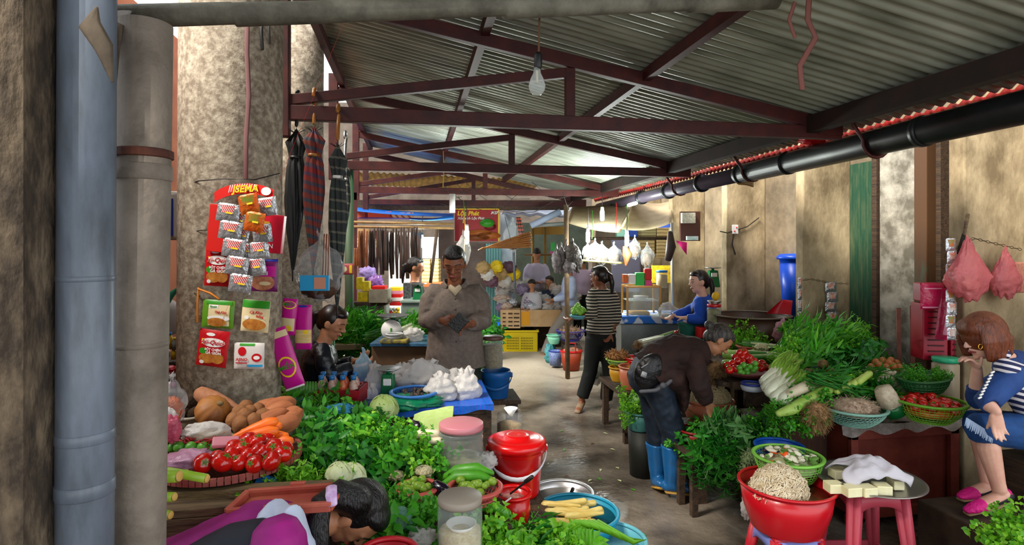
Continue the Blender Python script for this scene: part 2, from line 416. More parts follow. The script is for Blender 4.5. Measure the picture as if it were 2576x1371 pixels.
# ---------------------------------------------------------------- people
SKIN = mat('skin', 'b07a58', .5, col2='9a6446', scale=6)
SKIN2 = mat('skin_pale', 'dcae98', .5, col2='cc9580', scale=6)
SKIN3 = mat('skin_tan', '8a5538', .5, col2='774530', scale=6)
HAIRB = mat('black_hair', '0b0808', .32, bump=.5, scale=4, stretch=(14, 14, 2))
HAIRBR = mat('auburn_hair', '4a1e0c', .35, col2='7a3a18', scale=10, stretch=(9, 9, .8), bump=.4)
HAIRG = mat('greying_hair', '1c1815', .45, col2='5d564d', scale=12, stretch=(6, 6, 1), bump=.4, lo=.45, hi=.7)
HAIRD = mat('dark_brown_hair', '140a07', .35, col2='3a1c10', scale=8, stretch=(8, 8, 1), lo=.5, hi=.8)
EYEW = mat('eye_white', 'b9aea2', .3); EYED = mat('eye_dark', '080505', .2); LIP = mat('lips', '8c3a35', .4)
wtex = bpy.data.textures.new('wrinkle', 'CLOUDS'); wtex.noise_scale = .075; wtex.noise_depth = 3
def remesh(o, vx, sm=4, wr=0.):
    m = o.modifiers.new('remesh', 'REMESH'); m.mode = 'VOXEL'; m.voxel_size = vx; m.use_smooth_shade = True
    if wr:
        d = o.modifiers.new('w', 'DISPLACE'); d.texture = wtex; d.strength = wr; d.mid_level = .5; d.texture_coords = 'GLOBAL'
    if sm:
        s = o.modifiers.new('smooth', 'SMOOTH'); s.iterations = sm; s.factor = .5
def hand(b, w, d, n, side, s=1., curl=.35, spread=.03, thumb=.5):
    """w wrist, d pointing direction, n back-of-hand normal, side +1/-1 thumb side along n x d"""
    w = V(w); d = V(d).normalized(); n = (V(n)-d*V(n).dot(d)).normalized(); a = n.cross(d)*side   # a points to the thumb
    kn = w+d*.088*s
    b.tube([w-d*.01*s, w+d*.03*s, w+d*.06*s, kn], [(.024*s, .02*s), (.034*s, .016*s), (.040*s, .014*s), (.038*s, .012*s)], seg=10, side=a)
    for i, (L, off) in enumerate(((.070, .030), (.080, .0105), (.074, -.0095), (.058, -.029))):
        p = w+d*(.084-(.006 if i in (0, 3) else 0)-.004*(i == 3))*s+a*off*s
        dd = (d+a*spread*(1.2-i)*.8).normalized(); pts = [p]; c = curl*(1+.25*i)
        ax = a
        for j, fr in enumerate((.45, .32, .23)):
            q = Quaternion(ax, -c*(.55 if j == 0 else 1.)*side*1.0) if side > 0 else Quaternion(ax, c*(.55 if j == 0 else 1.))
            dd = q @ dd; pts.append(pts[-1]+dd*L*fr*s)
        b.tube(pts, [.0092*s, .0088*s, .0082*s, .0068*s], seg=8)
    p = w+d*.022*s+a*.026*s; dd = (d*.75+a*thumb-n*.25).normalized()
    p2 = p+dd*.034*s; dd2 = (dd+d*.5-n*.35).normalized()
    b.tube([p, p2, p2+dd2*.03*s, p2+dd2*.03*s+(dd2+d*.2-n*.2).normalized()*.022*s], [.0135*s, .011*s, .0098*s, .008*s], seg=8)
def headparts(b, c, f, u, s):
    r = f.cross(u); R3 = Matrix((r, f, u)).transposed()
    P = lambda x, y, z: c+(r*x+f*y+u*z)*s
    b.ell(P(0, 0, .022), (.076*s, .094*s, .1*s), R3, seg=24, rings=16)
    b.ell(P(0, .022, -.05), (.056*s, .062*s, .062*s), R3, seg=20, rings=12)
    b.ell(P(0, .04, -.005), (.062*s, .05*s, .06*s), R3)
    for sx in (-1, 1):
        b.ell(P(.034*sx, .062, -.018), (.02*s, .02*s, .02*s), R3)
        b.ell(P(.078*sx, -.004, -.002), (.009*s, .019*s, .031*s), R3)
        b.ell(P(.076*sx, .006, -.022), (.008*s, .01*s, .012*s), R3)
        b.ell(P(.012*sx, .096, -.022), (.009*s, .009*s, .007*s), R3, seg=8, rings=6)
    b.tube([P(0, .088, .018), P(0, .098, .0), P(0, .108, -.018)], [.0075*s, .009*s, .0115*s], seg=8)
    b.tube([P(-.05, .066, .03), P(-.02, .085, .031), P(.02, .085, .031), P(.05, .066, .03)], [.011*s]*4, seg=8)
    b.ell(P(0, .082, -.05), (.023*s, .012*s, .007*s), R3, seg=10, rings=6)
    b.ell(P(0, .079, -.06), (.019*s, .012*s, .007*s), R3, seg=10, rings=6)
    b.ell(P(0, .062, -.09), (.022*s, .02*s, .018*s), R3, seg=10, rings=6)
    return P, R3
def facebits(root, c, f, u, s, shut=False):
    r = f.cross(u); R3 = Matrix((r, f, u)).transposed(); P = lambda x, y, z: c+(r*x+f*y+u*z)*s
    for sx in (-1, 1):
        if not shut: b = MB(); b.ell(P(.031*sx, .079, .008), (.015*s, .009*s, .0075*s), R3, seg=10, rings=8); e = b.build('eye', EYEW, root, world=True)
        b = MB()
        if not shut: b.ell(P(.031*sx, .0855, .006), (.007*s, .0045*s, .007*s), R3, seg=8, rings=6)
        b.tube([P(.015*sx, .0855, .013-(.012 if shut else 0)), P(.03*sx, .0885, .017-(.02 if shut else 0)), P(.046*sx, .08, .013-(.012 if shut else 0))], [.0022*s]*3, seg=5); b.build('eyelid' if shut else 'iris', EYED, root, world=True)
        b = MB(); b.tube([P(.014*sx, .093, .034), P(.032*sx, .0925, .040), P(.052*sx, .078, .034)], [(.004*s, .0028*s)]*3, seg=6); b.build('eyebrow', EYED, root, world=True)
    b = MB(); b.tube([P(-.024, .082, -.055), P(-.01, .0925, -.053), P(.01, .0925, -.053), P(.024, .082, -.055)], [(.003*s, .0045*s), (.005*s, .007*s), (.005*s, .007*s), (.003*s, .0045*s)], seg=6); b.build('lips', LIP, root, world=True)
def person(label, J, s=1., top=None, bottom=None, skin=SKIN, hair=('short', HAIRB), shoes=None, group=None, vx=.006, sleeve='long', skirt=False,
           face=True, handd=None, fat=1., ease=.014, boots=None, loc=None, bare_leg=False, collar=False, wr=.012, hem=None, legs=True, coat_open=None, headb=1., cuff=.08):
    f = V(J['f']).normalized(); u = V(J.get('u', (0, 0, 1))); u = (u-f*u.dot(f)).normalized(); hc = V(J['head']); r = f.cross(u)
    sa = (V(J['shR'])-V(J['shL'])); sa.normalize(); ha = (V(J['hipR'])-V(J['hipL'])).normalized()
    pel, wai, che, nek = V(J['pel']), V(J['wai']), V(J['che']), V(J['nek'])
    root = thing('person', label, 'person', loc or (pel.x, pel.y, min(V(J['anL']).z, V(J['anR']).z)-.07*s), group=group)
    hs = s*headb
    # body: one continuous mesh
    b = MB()
    P, R3 = headparts(b, hc, f, u, hs)
    b.tube([nek-(nek-che)*.2, nek+(hc-nek)*.35, hc-u*.05*hs-f*.012*hs], [.056*s, .05*s, .05*s], seg=14)
    tor = [pel, wai, che, che+(nek-che)*.62, nek]
    trd = [(.152*s*fat, .115*s*fat), (.138*s*fat, .1*s*fat), (.152*s, .108*s*fat), (.135*s, .085*s), (.06*s, .052*s)]
    b.tube(tor, trd, seg=20, side=sa)
    for S in 'LR':
        sh, el, wr_ = V(J['sh'+S]), V(J['el'+S]), V(J['wr'+S])
        b.tube([che+(nek-che)*.5, sh, sh+(el-sh)*.15, sh+(el-sh)*.5, el, el+(wr_-el)*.3, wr_], [.06*s, .05*s, .05*s, .043*s, .036*s, .038*s, .025*s], seg=12)
        hd = (handd or {}).get(S, {})
        hand(b, wr_, hd.get('d', wr_-el), hd.get('n', (0, 0, 1)), hd.get('side', 1), s*.94, hd.get('curl', .4), thumb=hd.get('thumb', .55))
        if legs:
            hp, kn, an = V(J['hip'+S]), V(J['kn'+S]), V(J['an'+S]); to = V(J.get('to'+S, an+f*.12))
            b.tube([hp, hp+(kn-hp)*.4, kn, kn+(an-kn)*.3, an+(kn-an)*.1, an], [.086*s, .075*s, .055*s, .056*s, .036*s, .036*s], seg=14)
            td = (to-an); td = td.normalized()
            b.tube([an-V((0, 0, .035*s))-td*.03*s, an-V((0, 0, .04*s))+td*.06*s, an-V((0, 0, .045*s))+td*.15*s], [(.032*s, .03*s), (.038*s, .026*s), (.036*s, .016*s)], seg=12, side=td.cross(V((0, 0, 1))))
    o = b.build('body', skin, root, world=True); remesh(o, vx, 3)
    if face: facebits(root, hc, f, u, hs, f.z < -.35)
    # top
    if top:
        b = MB(); e = ease*s
        t2 = list(tor); r2 = [(a+e*1.5, c+e*1.5) for a, c in trd[:-2]]+[(trd[3][0]+e, trd[3][1]+e), (.066*s, .06*s)]
        if hem is not None: h = pel+(V(J['pel'])-wai).normalized()*hem; t2 = [h]+t2; r2 = [(trd[0][0]+e*2.4, trd[0][1]+e*2.2)]+r2
        t2[-1] = nek-(nek-che).normalized()*.0; b.tube(t2, r2, seg=24, side=sa, dome=False)
        for S in 'LR':
            sh, el, wr_ = V(J['sh'+S]), V(J['el'+S]), V(J['wr'+S])
            if sleeve == 'long': b.tube([che+(nek-che)*.45, sh, sh+(el-sh)*.2, sh+(el-sh)*.6, el, el+(wr_-el)*.5, wr_-(wr_-el)*.08], [.052*s+e, .05*s+e*.8, .053*s+e*.8, .052*s+e, .046*s+e, .041*s+e, .036*s+e*.6], seg=16, dome=False)
            elif sleeve == 'three': b.tube([che+(nek-che)*.45, sh, sh+(el-sh)*.2, sh+(el-sh)*.6, el, el+(wr_-el)*.4], [.062*s+e, .054*s+e, .054*s+e, .048*s+e, .043*s+e, .042*s+e*.6], seg=16, dome=False)
            else: b.tube([che+(nek-che)*.45, sh, sh+(el-sh)*.2, sh+(el-sh)*.55], [.062*s+e, .056*s+e, .056*s+e, .058*s+e], seg=16, dome=False)
        o = b.build('shirt', top, root, world=True); remesh(o, vx*1.3, 4, wr)
    if bottom and legs:
        b = MB(); e = ease*s
        b.tube([wai+(pel-wai)*.35, pel, pel+(pel-wai).normalized()*.06*s], [(.14*s*fat+e, .103*s*fat+e), (.152*s*fat+e, .12*s*fat+e), (.14*s*fat+e, .105*s*fat+e)], seg=20, side=ha)
        for S in 'LR':
            hp, kn, an = V(J['hip'+S]), V(J['kn'+S]), V(J['an'+S])
            if skirt: b.tube([hp, kn, kn+(kn-hp).normalized()*.05*s], [.105*s, .082*s, .078*s], seg=16, dome=False)
            else: b.tube([hp, hp+(kn-hp)*.5, kn, kn+(an-kn)*min(.5, .6*(1-cuff)), an+(kn-an)*cuff], [.094*s+e*.6, .082*s+e*.7, .066*s+e, .062*s+e, .056*s+e], seg=16, dome=False)
        if skirt:
            mk = (V(J['knL'])+V(J['knR']))/2; mh = (V(J['hipL'])+V(J['hipR']))/2
            b.tube([mh, mk], [(.14*s, .08*s), (.12*s, .06*s)], seg=16, side=ha, dome=False)
        o = b.build('skirt' if skirt else 'trousers', bottom, root, world=True); remesh(o, vx*1.3, 4, wr*.8)
    if shoes and legs:
        for S in 'LR':
            an = V(J['an'+S]); to = V(J.get('to'+S, an+f*.12)); td = (to-an); td = td.normalized(); sd = td.cross(V((0, 0, 1)))
            if shoes[0] == 'boot':
                kn = V(J['kn'+S]); b = MB()
                b.tube([an+(kn-an)*.78, an+(kn-an)*.4, an+V((0, 0, .01)), an-V((0, 0, .025))], [.072*s, .066*s, .052*s, .05*s], seg=18, dome=False)
                b.tube([an-V((0, 0, .04*s))-td*.05*s, an-V((0, 0, .036*s))+td*.05*s, an-V((0, 0, .045*s))+td*.17*s], [(.045*s, .038*s), (.052*s, .042*s), (.045*s, .026*s)], seg=16, side=sd)
                o = b.build('boot', shoes[1], root, world=True); remesh(o, .007, 4)
                b = MB(); b.tube([an-V((0, 0, .078*s))-td*.05*s, an-V((0, 0, .078*s))+td*.06*s, an-V((0, 0, .078*s))+td*.17*s], [(.046*s, .012*s), (.054*s, .012*s), (.045*s, .012*s)], seg=16, side=sd); b.build('boot_sole', shoes[2], o, world=False)
                # sole mesh is in world coordinates relative to the person root
                sl = COL.objects[-1] if False else bpy.data.objects[-1] if False else None
            else:
                b = MB(); b.tube([an-V((0, 0, .045*s))-td*.045*s, an-V((0, 0, .045*s))+td*.06*s, an-V((0, 0, .052*s))+td*.165*s], [(.037*s, .03*s), (.043*s, .032*s), (.036*s, .018*s)], seg=14, side=sd)
                o = b.build('shoe', shoes[1], root, world=True); remesh(o, vx, 2)
    # hair
    st, hm = hair
    Ph = lambda x, y, z: hc+(r*x+f*y+u*z)*hs
    b = MB()
    b.ell(Ph(0, -.018, .03), (.084*hs, .096*hs, .1*hs), R3, seg=24, rings=16)
    b.ell(Ph(0, .03, .085), (.066*hs, .056*hs, .036*hs), R3)
    if st in ('bun', 'pony', 'long', 'bob'):
        b.ell(Ph(0, -.06, -.015), (.06*hs, .05*hs, .07*hs), R3)
    if st == 'bun': b.ell(Ph(0, -.125, .02), (.036*hs,)*3, R3)
    if st == 'pony':
        g = V((0, 0, -1)); tl = J.get('tail') or [Ph(0, -.1, .03), Ph(0, -.135, .0), Ph(0, -.14, -.08), Ph(0, -.12, -.2)]
        b.tube(tl, [.024*hs, .028*hs, .03*hs]+[.016*hs]*(len(tl)-3), seg=10)
    if st == 'bob':
        b.ell(Ph(0, -.012, .03), (.1*hs, .118*hs, .12*hs), R3, seg=24, rings=14)
        for sx in (-1, 1):
            b.tube([Ph(.07*sx, .0, .08), Ph(.092*sx, .012, .0), Ph(.085*sx, .022, -.1)], [(.06*hs, .03*hs), (.075*hs, .026*hs), (.06*hs, .016*hs)], seg=14, side=f)
        b.tube([Ph(0, -.06, .04), Ph(0, -.085, -.02), Ph(0, -.07, -.1)], [(.08*hs, .04*hs), (.088*hs, .045*hs), (.08*hs, .03*hs)], seg=14, side=r)
        b.ell(Ph(0, .045, .075), (.085*hs, .066*hs, .058*hs), R3, seg=20, rings=12)
    if st == 'long':
        for (pts, rd) in J.get('locks', []): b.tube(pts, rd, seg=12, side=J.get('lockside'))
    o = b.build('hair', hm, root, world=True); remesh(o, vx*1.2, 3)
    if collar:
        b = MB(); nd = (hc-nek).normalized()
        def fc(i, j):
            an = -2.5+5.0*i+PI/2*0; base = nek+nd*(.012*s)
            q = base+(sa*math.sin(an)*(.072+.018*j)*s-f*V((1, 1, 0))*0+V((-0, 0, 0)))
            fr = V((f.x, f.y, 0)).normalized()
            return q-fr*math.cos(an)*(.062+.02*j)*s+nd*(.035-.045*j)*s-V((0, 0, .05*s*max(0, -math.cos(an))))
        b.grid(fc, 24, 3); o = b.build('collar', top, root, world=True); o.modifiers.new('s', 'SOLIDIFY').thickness = .005
    return root
def piece(root, name, mb, m, rm=None, wr=0, **k):
    o = mb.build(name, m, root, world=True, **k)
    if rm: remesh(o, rm, 3, wr)
    return o
FW = V((Fv.x, Fv.y, 0))
# ---- man with the wallet
SHIRT1 = mat('taupe_shirt', '6f6259', .8, col2='5f534b', scale=40, bump=.15)
D = 3.95
J = dict(head=Q(1143, 664, D-.07), f=-Fv*.88-Uv*.42, pel=Q(1145, 905, D+.02), wai=Q(1145, 850, D+.01), che=Q(1145, 775, D), nek=Q(1145, 716, D+.01),
         shL=Q(1206, 736, D), shR=Q(1084, 736, D), elL=Q(1213, 808, D-.02), elR=Q(1076, 806, D-.02), wrL=Q(1186, 815, D-.25), wrR=Q(1114, 806, D-.24),
         hipL=Q(1178, 935, D+.02), hipR=Q(1112, 935, D+.02), knL=Q(1180, 1080, D), knR=Q(1110, 1080, D), anL=Q(1184, 1225, D+.05), anR=Q(1106, 1225, D+.05),
         toL=Q(1186, 1240, D-.2), toR=Q(1104, 1240, D-.2))
man = person('middle-aged man in an unbuttoned-neck taupe shirt looking down at his wallet', J, .98, SHIRT1, mat('dark_green_trousers', '0f1d15', .8), SKIN3, ('short', HAIRB), ('shoe', black), hem=.03, fat=1.17, ease=.02, collar=True, vx=.005, wr=.02, headb=.98,
             handd={'L': dict(d=Q(1152, 828, D-.34)-Q(1186, 815, D-.25), n=-Uv-Fv, side=-1, curl=.35), 'R': dict(d=Q(1150, 812, D-.33)-Q(1114, 806, D-.24), n=-Fv*1+Uv*.4, side=1, curl=.8)})
for k in range(5):
    b = MB(); b.ell(Q(1146+0.5*k, 752+27*k, D-.155-.006*k), .006, seg=8, rings=6); piece(man, 'button', b, mat('button', '3d352f', .4))
b = MB(); b.tube([Q(1131, 721, D-.1), Q(1145, 735, D-.135), Q(1158, 721, D-.1)], [(.02, .006), (.03, .006), (.02, .006)], seg=8, side=Uv); piece(man, 'undershirt', b, mat('undershirt', 'b8a78a', .8))
b = MB(); c = Q(1152, 812, D-.40); rw = Matrix((Rv, Fv, Uv)).transposed() @ Matrix.Rotation(.75, 3, 'Y')
b.box(c, (.085, .012, .1), rw); b.box(c+Fv*.016+Rv*.006, (.085, .008, .1), rw @ Matrix.Rotation(.25, 3, 'Z'))
single('wallet', b, mat('black_leather', '0a0b09', .4, bump=.3, scale=30), 'worn black leather wallet held open by the man in taupe', 'wallet', smooth=False, bev=.003)
# ---- bent woman in blue boots
D = 3.95
JK = mat('brown_jacket', '2b120b', .85, col2='1d0d09', scale=12, bump=.2)
NAVY = mat('navy_wet_trousers', '0a1420', .6, col2='142233', scale=7)
BOOT = mat('blue_rubber_boot', '0f5c98', .3, col2='1a4f7e', scale=4); SOLE = mat('yellow_sole', 'c98f1c', .5, col2='8a6a2a', scale=8)
J = dict(head=Q(1806, 855, D-.02), f=Rv*.62-Uv*.78-Fv*.1, u=Rv*.75+Uv*.6, pel=Q(1643, 935, D), wai=Q(1678, 905, D), che=Q(1728, 900, D), nek=Q(1776, 872, D),
         shR=Q(1748, 902, D-.17), shL=Q(1765, 892, D+.17), elR=Q(1760, 972, D-.2), elL=Q(1786, 970, D+.16), wrR=Q(1780, 1014, D-.16), wrL=Q(1812, 1010, D+.1),
         hipR=Q(1650, 962, D-.09), hipL=Q(1636, 962, D+.09), knR=Q(1696, 1090, D-.06), knL=Q(1655, 1085, D+.12), anR=Q(1692, 1212, D-.04), anL=Q(1655, 1203, D+.13),
         toR=Q(1742, 1216, D-.06), toL=Q(1672, 1206, D-.05))
bent = person('old woman in a dark brown jacket and blue rubber boots bending over herbs', J, .93, JK, NAVY, SKIN, ('bun', HAIRG), None, hem=.02, fat=1.22, ease=.022, vx=.006, wr=.03, headb=.98, face=True, cuff=.7,
              handd={'R': dict(d=Q(1796, 1052, D-.16)-Q(1780, 1014, D-.16), n=-Fv+Rv*.3, side=1, curl=.5), 'L': dict(d=Q(1848, 1042, D+.08)-Q(1812, 1010, D+.1), n=-Fv*.6+Uv*.6, side=-1, curl=.25)})
for S in 'RL':
    an = J['an'+S]; kn = J['kn'+S]; td = (J['to'+S]-an).normalized(); sd = td.cross(Uv)
    b = MB(); b.tube([an+(kn-an)*.76, an+(kn-an)*.7, an+(kn-an)*.4, an+V((0, 0, .01)), an-V((0, 0, .025))], [.088, .084, .07, .055, .052], seg=20, dome=False)
    b.tube([an-V((0, 0, .03))-td*.04, an-V((0, 0, .026))+td*.05, an-V((0, 0, .033))+td*.14], [(.045, .038), (.05, .042), (.043, .028)], seg=16, side=sd)
    piece(bent, 'boot', b, BOOT, .007, .008)
    b = MB(); b.tube([an-V((0, 0, .062))-td*.045, an-V((0, 0, .062))+td*.05, an-V((0, 0, .062))+td*.15], [(.047, .012), (.055, .012), (.045, .012)], seg=16, side=sd); piece(bent, 'boot_sole', b, SOLE)
# drooping jacket skirt, waist pouch and belt
b = MB(); b.tube([Q(1655, 925, D), Q(1690, 945, D), Q(1712, 975, D), Q(1712, 1028, D)], [(.19, .13), (.2, .12), (.16, .07), (.1, .02)], seg=20, side=Fv, dome=False)
b.tube([Q(1650, 905, D), Q(1700, 885, D), Q(1745, 885, D)], [(.16, .12), (.2, .13), (.17, .11)], seg=20, side=Fv); piece(bent, 'jacket_hem', b, JK, .009, .03)
b = MB(); b.ell(Q(1633, 935, D-.15), (.1, .06, .13), Matrix((Rv, Fv, Uv)).transposed() @ Matrix.Rotation(.45, 3, 'Y')); piece(bent, 'waist_pouch', b, mat('black_nylon_pouch', '0d0c0e', .4, bump=.4, scale=12), .009, .02)
b = MB(); b.tube([Q(1612, 985, D-.17), Q(1650, 982, D-.2), Q(1680, 965, D-.19), Q(1700, 945, D-.17)], [.014]*4, seg=8); b.ell(Q(1668, 970, D-.21), .022); piece(bent, 'apron_string', b, mat('grey_cloth', '47484d', .7), .006)
b = MB(); rw = Matrix((Rv, Fv, Uv)).transposed() @ Matrix.Rotation(.35, 3, 'Y')
b.box(Q(1620, 942, D-.215), (.035, .004, .035), rw); b.tube([Q(1614, 925, D-.2), Q(1630, 915, D-.205)], .003, seg=5); piece(bent, 'pouch_badge', b, mat('badge_grey', '8f9194', .5))
# ---- seated woman with auburn bob
D = 3.0
CARD = mat('navy_white_cardigan', '0f2f66', .75, col2='16407e', scale=5)
STRP = mat('striped_cardigan_front', '141c48', .75, stripes=((.25, 0, 1.0), .03, 'd9d4d6', .45))
J = dict(head=Q(2474, 850, D), f=-Rv*.96-Uv*.28, pel=Q(2640, 1075, D), wai=Q(2612, 1010, D), che=Q(2575, 945, D), nek=Q(2530, 905, D),
         shR=Q(2552, 935, D+.15), shL=Q(2545, 945, D-.14), elR=Q(2455, 1005, D+.08), elL=Q(2480, 1012, D-.17), wrR=Q(2458, 925, D+.02), wrL=Q(2506, 1035, D-.22),
         hipR=Q(2630, 1085, D+.1), hipL=Q(2630, 1090, D-.1), knR=Q(2466, 1068, D+.09), knL=Q(2474, 1078, D-.09), anR=Q(2483, 1208, D+.08), anL=Q(2514, 1232, D-.1),
         toR=Q(2425, 1225, D+.05), toL=Q(2450, 1255, D-.1))
sit = person('seated woman with an auburn bob in a blue striped cardigan and pink shoes', J, .93, CARD, mat('denim_blue_skirt', '0c3568', .8, col2='11457f', scale=20), SKIN2, ('bob', HAIRBR), None, skirt=True, vx=.005, sleeve='three', ease=.014, wr=.014,
             handd={'R': dict(d=Q(2428, 893, D)-Q(2458, 925, D+.02), n=Uv*-.7-Rv*.8, side=-1, curl=.55), 'L': dict(d=-Uv+Rv*.12, n=-Fv, side=-1, curl=.2, thumb=.12)})
b = MB(); b.tube([Q(2528, 925, D-.14), Q(2560, 960, D-.12), Q(2610, 1010, D-.05)], [(.05, .05), (.1, .07), (.13, .11)], seg=18, side=Uv); piece(sit, 'cardigan_front', b, STRP, .008, .01)
b = MB(); b.tube([Q(2522, 888, D-.05), Q(2500, 900, D-.04)], [(.05, .03), (.03, .02)], seg=12, side=Fv); piece(sit, 'striped_collar', b, STRP, .006)
b = MB()
for k in range(9): b.tube([Q(2500-4*k, 935+8*k, D-.2), Q(2494-4*k, 938+8*k, D-.205)], .005, seg=5)
piece(sit, 'sleeve_lacing', b, white)
b = MB()
for k in range(34): x = 2432+2.0*k; y = 1052+1.25*k; b.tube([Q(x, y, D-.15), Q(x-6+R_.random()*3, y+18+R_.random()*6, D-.17)], [.0035, .0012], seg=4)
piece(sit, 'skirt_fringe', b, mat('fringe', '9db0cc', .8))
b = MB(); b.lathe([(.012, -.002), (.014, 0), (.012, .002)], Q(2466, 872, D-.1), rot=Matrix.Rotation(PI/2, 3, 'X'), close=True, seg=16); piece(sit, 'earring', b, mat('gold', 'd9a330', .25, metal=1.))
PINK = mat('fuchsia_woven_shoe', 'd4107e', .6, bump=.5, bscale=70, scale=20); ESP = mat('shoe_black_side', '0b0b10', .6)
for S in 'RL':
    an = J['an'+S]; td = (J['to'+S]-an); td.z *= 1.; td.normalize(); sd = td.cross(Uv).normalized(); z0 = V((0, 0, -.045))
    b = MB(); b.tube([an+z0+td*.09, an+z0+td*.14, an+z0+td*.175], [(.04, .03), (.036, .023), (.024, .013)], seg=14, side=sd); piece(sit, 'shoe_toe', b, PINK, .005)
    b = MB(); b.tube([an+z0-td*.045, an+z0+td*.03, an+z0+td*.1], [(.03, .03), (.034, .02), (.038, .018)], seg=14, side=sd); o = piece(sit, 'shoe_side', b, ESP, .005)
    b = MB(); b.tube([an+V((0, 0, -.02))-td*.043, an+V((0, 0, -.045))-td*.048], [(.024, .012), (.028, .014)], seg=10, side=sd); piece(sit, 'shoe_heel', b, PINK, .005)
    b = MB(); b.tube([an+V((0, 0, -.068))-td*.045, an+V((0, 0, -.068))+td*.06, an+V((0, 0, -.062))+td*.175], [(.03, .006), (.041, .006), (.026, .006)], seg=14, side=sd); piece(sit, 'rope_sole', b, mat('rope_sole', '8a7350', .9))
b = MB(); c = Q(2655, 1160, 3.0); b.box((c.x+.08, c.y, c.z/2+.0), (.5, .4, c.z)); single('wooden_bench', b, wooddark, 'dark wooden seat under the woman with the auburn bob', 'seat', smooth=False, bev=.01)
b = MB(); c = Q(2490, 1280, 3.0); b.box((c.x-.02, c.y-.06, c.z/2), (.5, .46, c.z)); struct('trim_10', b, mat('dark_step', '2a1d12', .8, col2='463322', scale=6), bev=.01)
# ---- girl in magenta shirt bottom left
D = 1.75
MAG = mat('magenta_jersey', '9c0c78', .7, col2='84106a', scale=8, bump=.1); LILAC = mat('lilac_white_jersey', 'c4cfe6', .7); NVJ = mat('navy_jersey_panel', '0d1524', .7)
J = dict(head=Q(893, 1290, 1.92), f=-Uv*.93+Rv*.3-Fv*.08, u=Rv*.9+Uv*.35-Fv*.1, pel=Q(400, 1482, 1.74), wai=Q(520, 1418, 1.74), che=Q(655, 1360, 1.78), nek=Q(780, 1322, 1.84),
         shR=Q(708, 1368, 1.63), shL=Q(735, 1318, 1.93), elR=Q(740, 1560, 1.58), elL=Q(820, 1500, 1.95), wrR=Q(900, 1560, 1.6), wrL=Q(930, 1480, 1.9),
         hipR=Q(410, 1530, 1.66), hipL=Q(400, 1520, 1.86), knR=Q(740, 1640, 1.64), knL=Q(700, 1640, 1.88), anR=Q(640, 1930, 1.68), anL=Q(620, 1930, 1.86),
         toR=Q(760, 1960, 1.68), toL=Q(740, 1960, 1.86))
NK = V(J['nek']); HC = V(J['head'])
J['locks'] = [([Q(900, 1262, 1.87), Q(850, 1245, 1.85), Q(808, 1265, 1.80), Q(800, 1330, 1.76), Q(806, 1420, 1.74)], [(.06, .05), (.045, .05), (.036, .03), (.034, .025), (.03, .02)])]
J['lockside'] = Rv
girl = person('woman in magenta and white jersey crouching over the near stall, hair clipped back', J, .97, MAG, NVJ, SKIN, ('long', HAIRB), ('shoe', black), vx=.005, sleeve='long', ease=.012, wr=.01, headb=.96)
b = MB()
b.tube([Q(655, 1360, 1.72), Q(690, 1342, 1.71), Q(735, 1340, 1.69), Q(764, 1372, 1.67), Q(768, 1440, 1.64)], [(.06, .115), (.08, .104), (.06, .095), (.03, .075), (.02, .06)], seg=18, side=Rv, dome=False)
piece(girl, 'white_shoulder_panel', b, LILAC, .006)
b = MB(); b.tube([Q(500, 1455, 1.655), Q(600, 1405, 1.65), Q(670, 1385, 1.65)], [(.1, .1), (.105, .1), (.1, .09)], seg=18, side=Fv); piece(girl, 'navy_side_panel', b, NVJ, .007)
b = MB(); b.tube([Q(700, 1362, 1.6), Q(712, 1430, 1.58), Q(730, 1520, 1.57)], [.076, .07, .062], seg=20); piece(girl, 'near_sleeve', b, MAG, .006, .006)
b = MB(); b.tube([Q(834, 1224, 1.80), Q(833, 1245, 1.765), Q(836, 1270, 1.76)], [(.017, .006), (.018, .007), (.016, .006)], seg=12, side=Rv); piece(girl, 'hair_clip', b, mat('lilac_clip', 'b48cc0', .2, col2='d9bfe0', scale=40))
# ---- woman in dark jacket at the bottle crate
D = 3.75
LEATH = mat('black_shiny_jacket', '0a1016', .35, bump=.5, bscale=14, scale=10)
J = dict(head=Q(836, 812, D), f=Rv*.86-Uv*.42-Fv*.1, pel=Q(790, 1000, D), wai=Q(795, 960, D), che=Q(805, 905, D), nek=Q(815, 862, D),
         shR=Q(812, 885, D-.15), shL=Q(812, 880, D+.15), elR=Q(825, 945, D-.17), elL=Q(840, 930, D+.14), wrR=Q(893, 925, D-.1), wrL=Q(893, 908, D+.06),
         hipR=Q(795, 1015, D-.1), hipL=Q(795, 1015, D+.1), knR=Q(900, 1040, D-.1), knL=Q(900, 1040, D+.1), anR=Q(890, 1190, D-.1), anL=Q(890, 1190, D+.1))
jw = person('woman in a shiny black jacket sitting behind the bottle crate, seen in profile', J, .92, LEATH, mat('black_trousers', '08080c', .8), SKIN, ('pony', HAIRD), ('shoe', black), vx=.006, wr=.02)
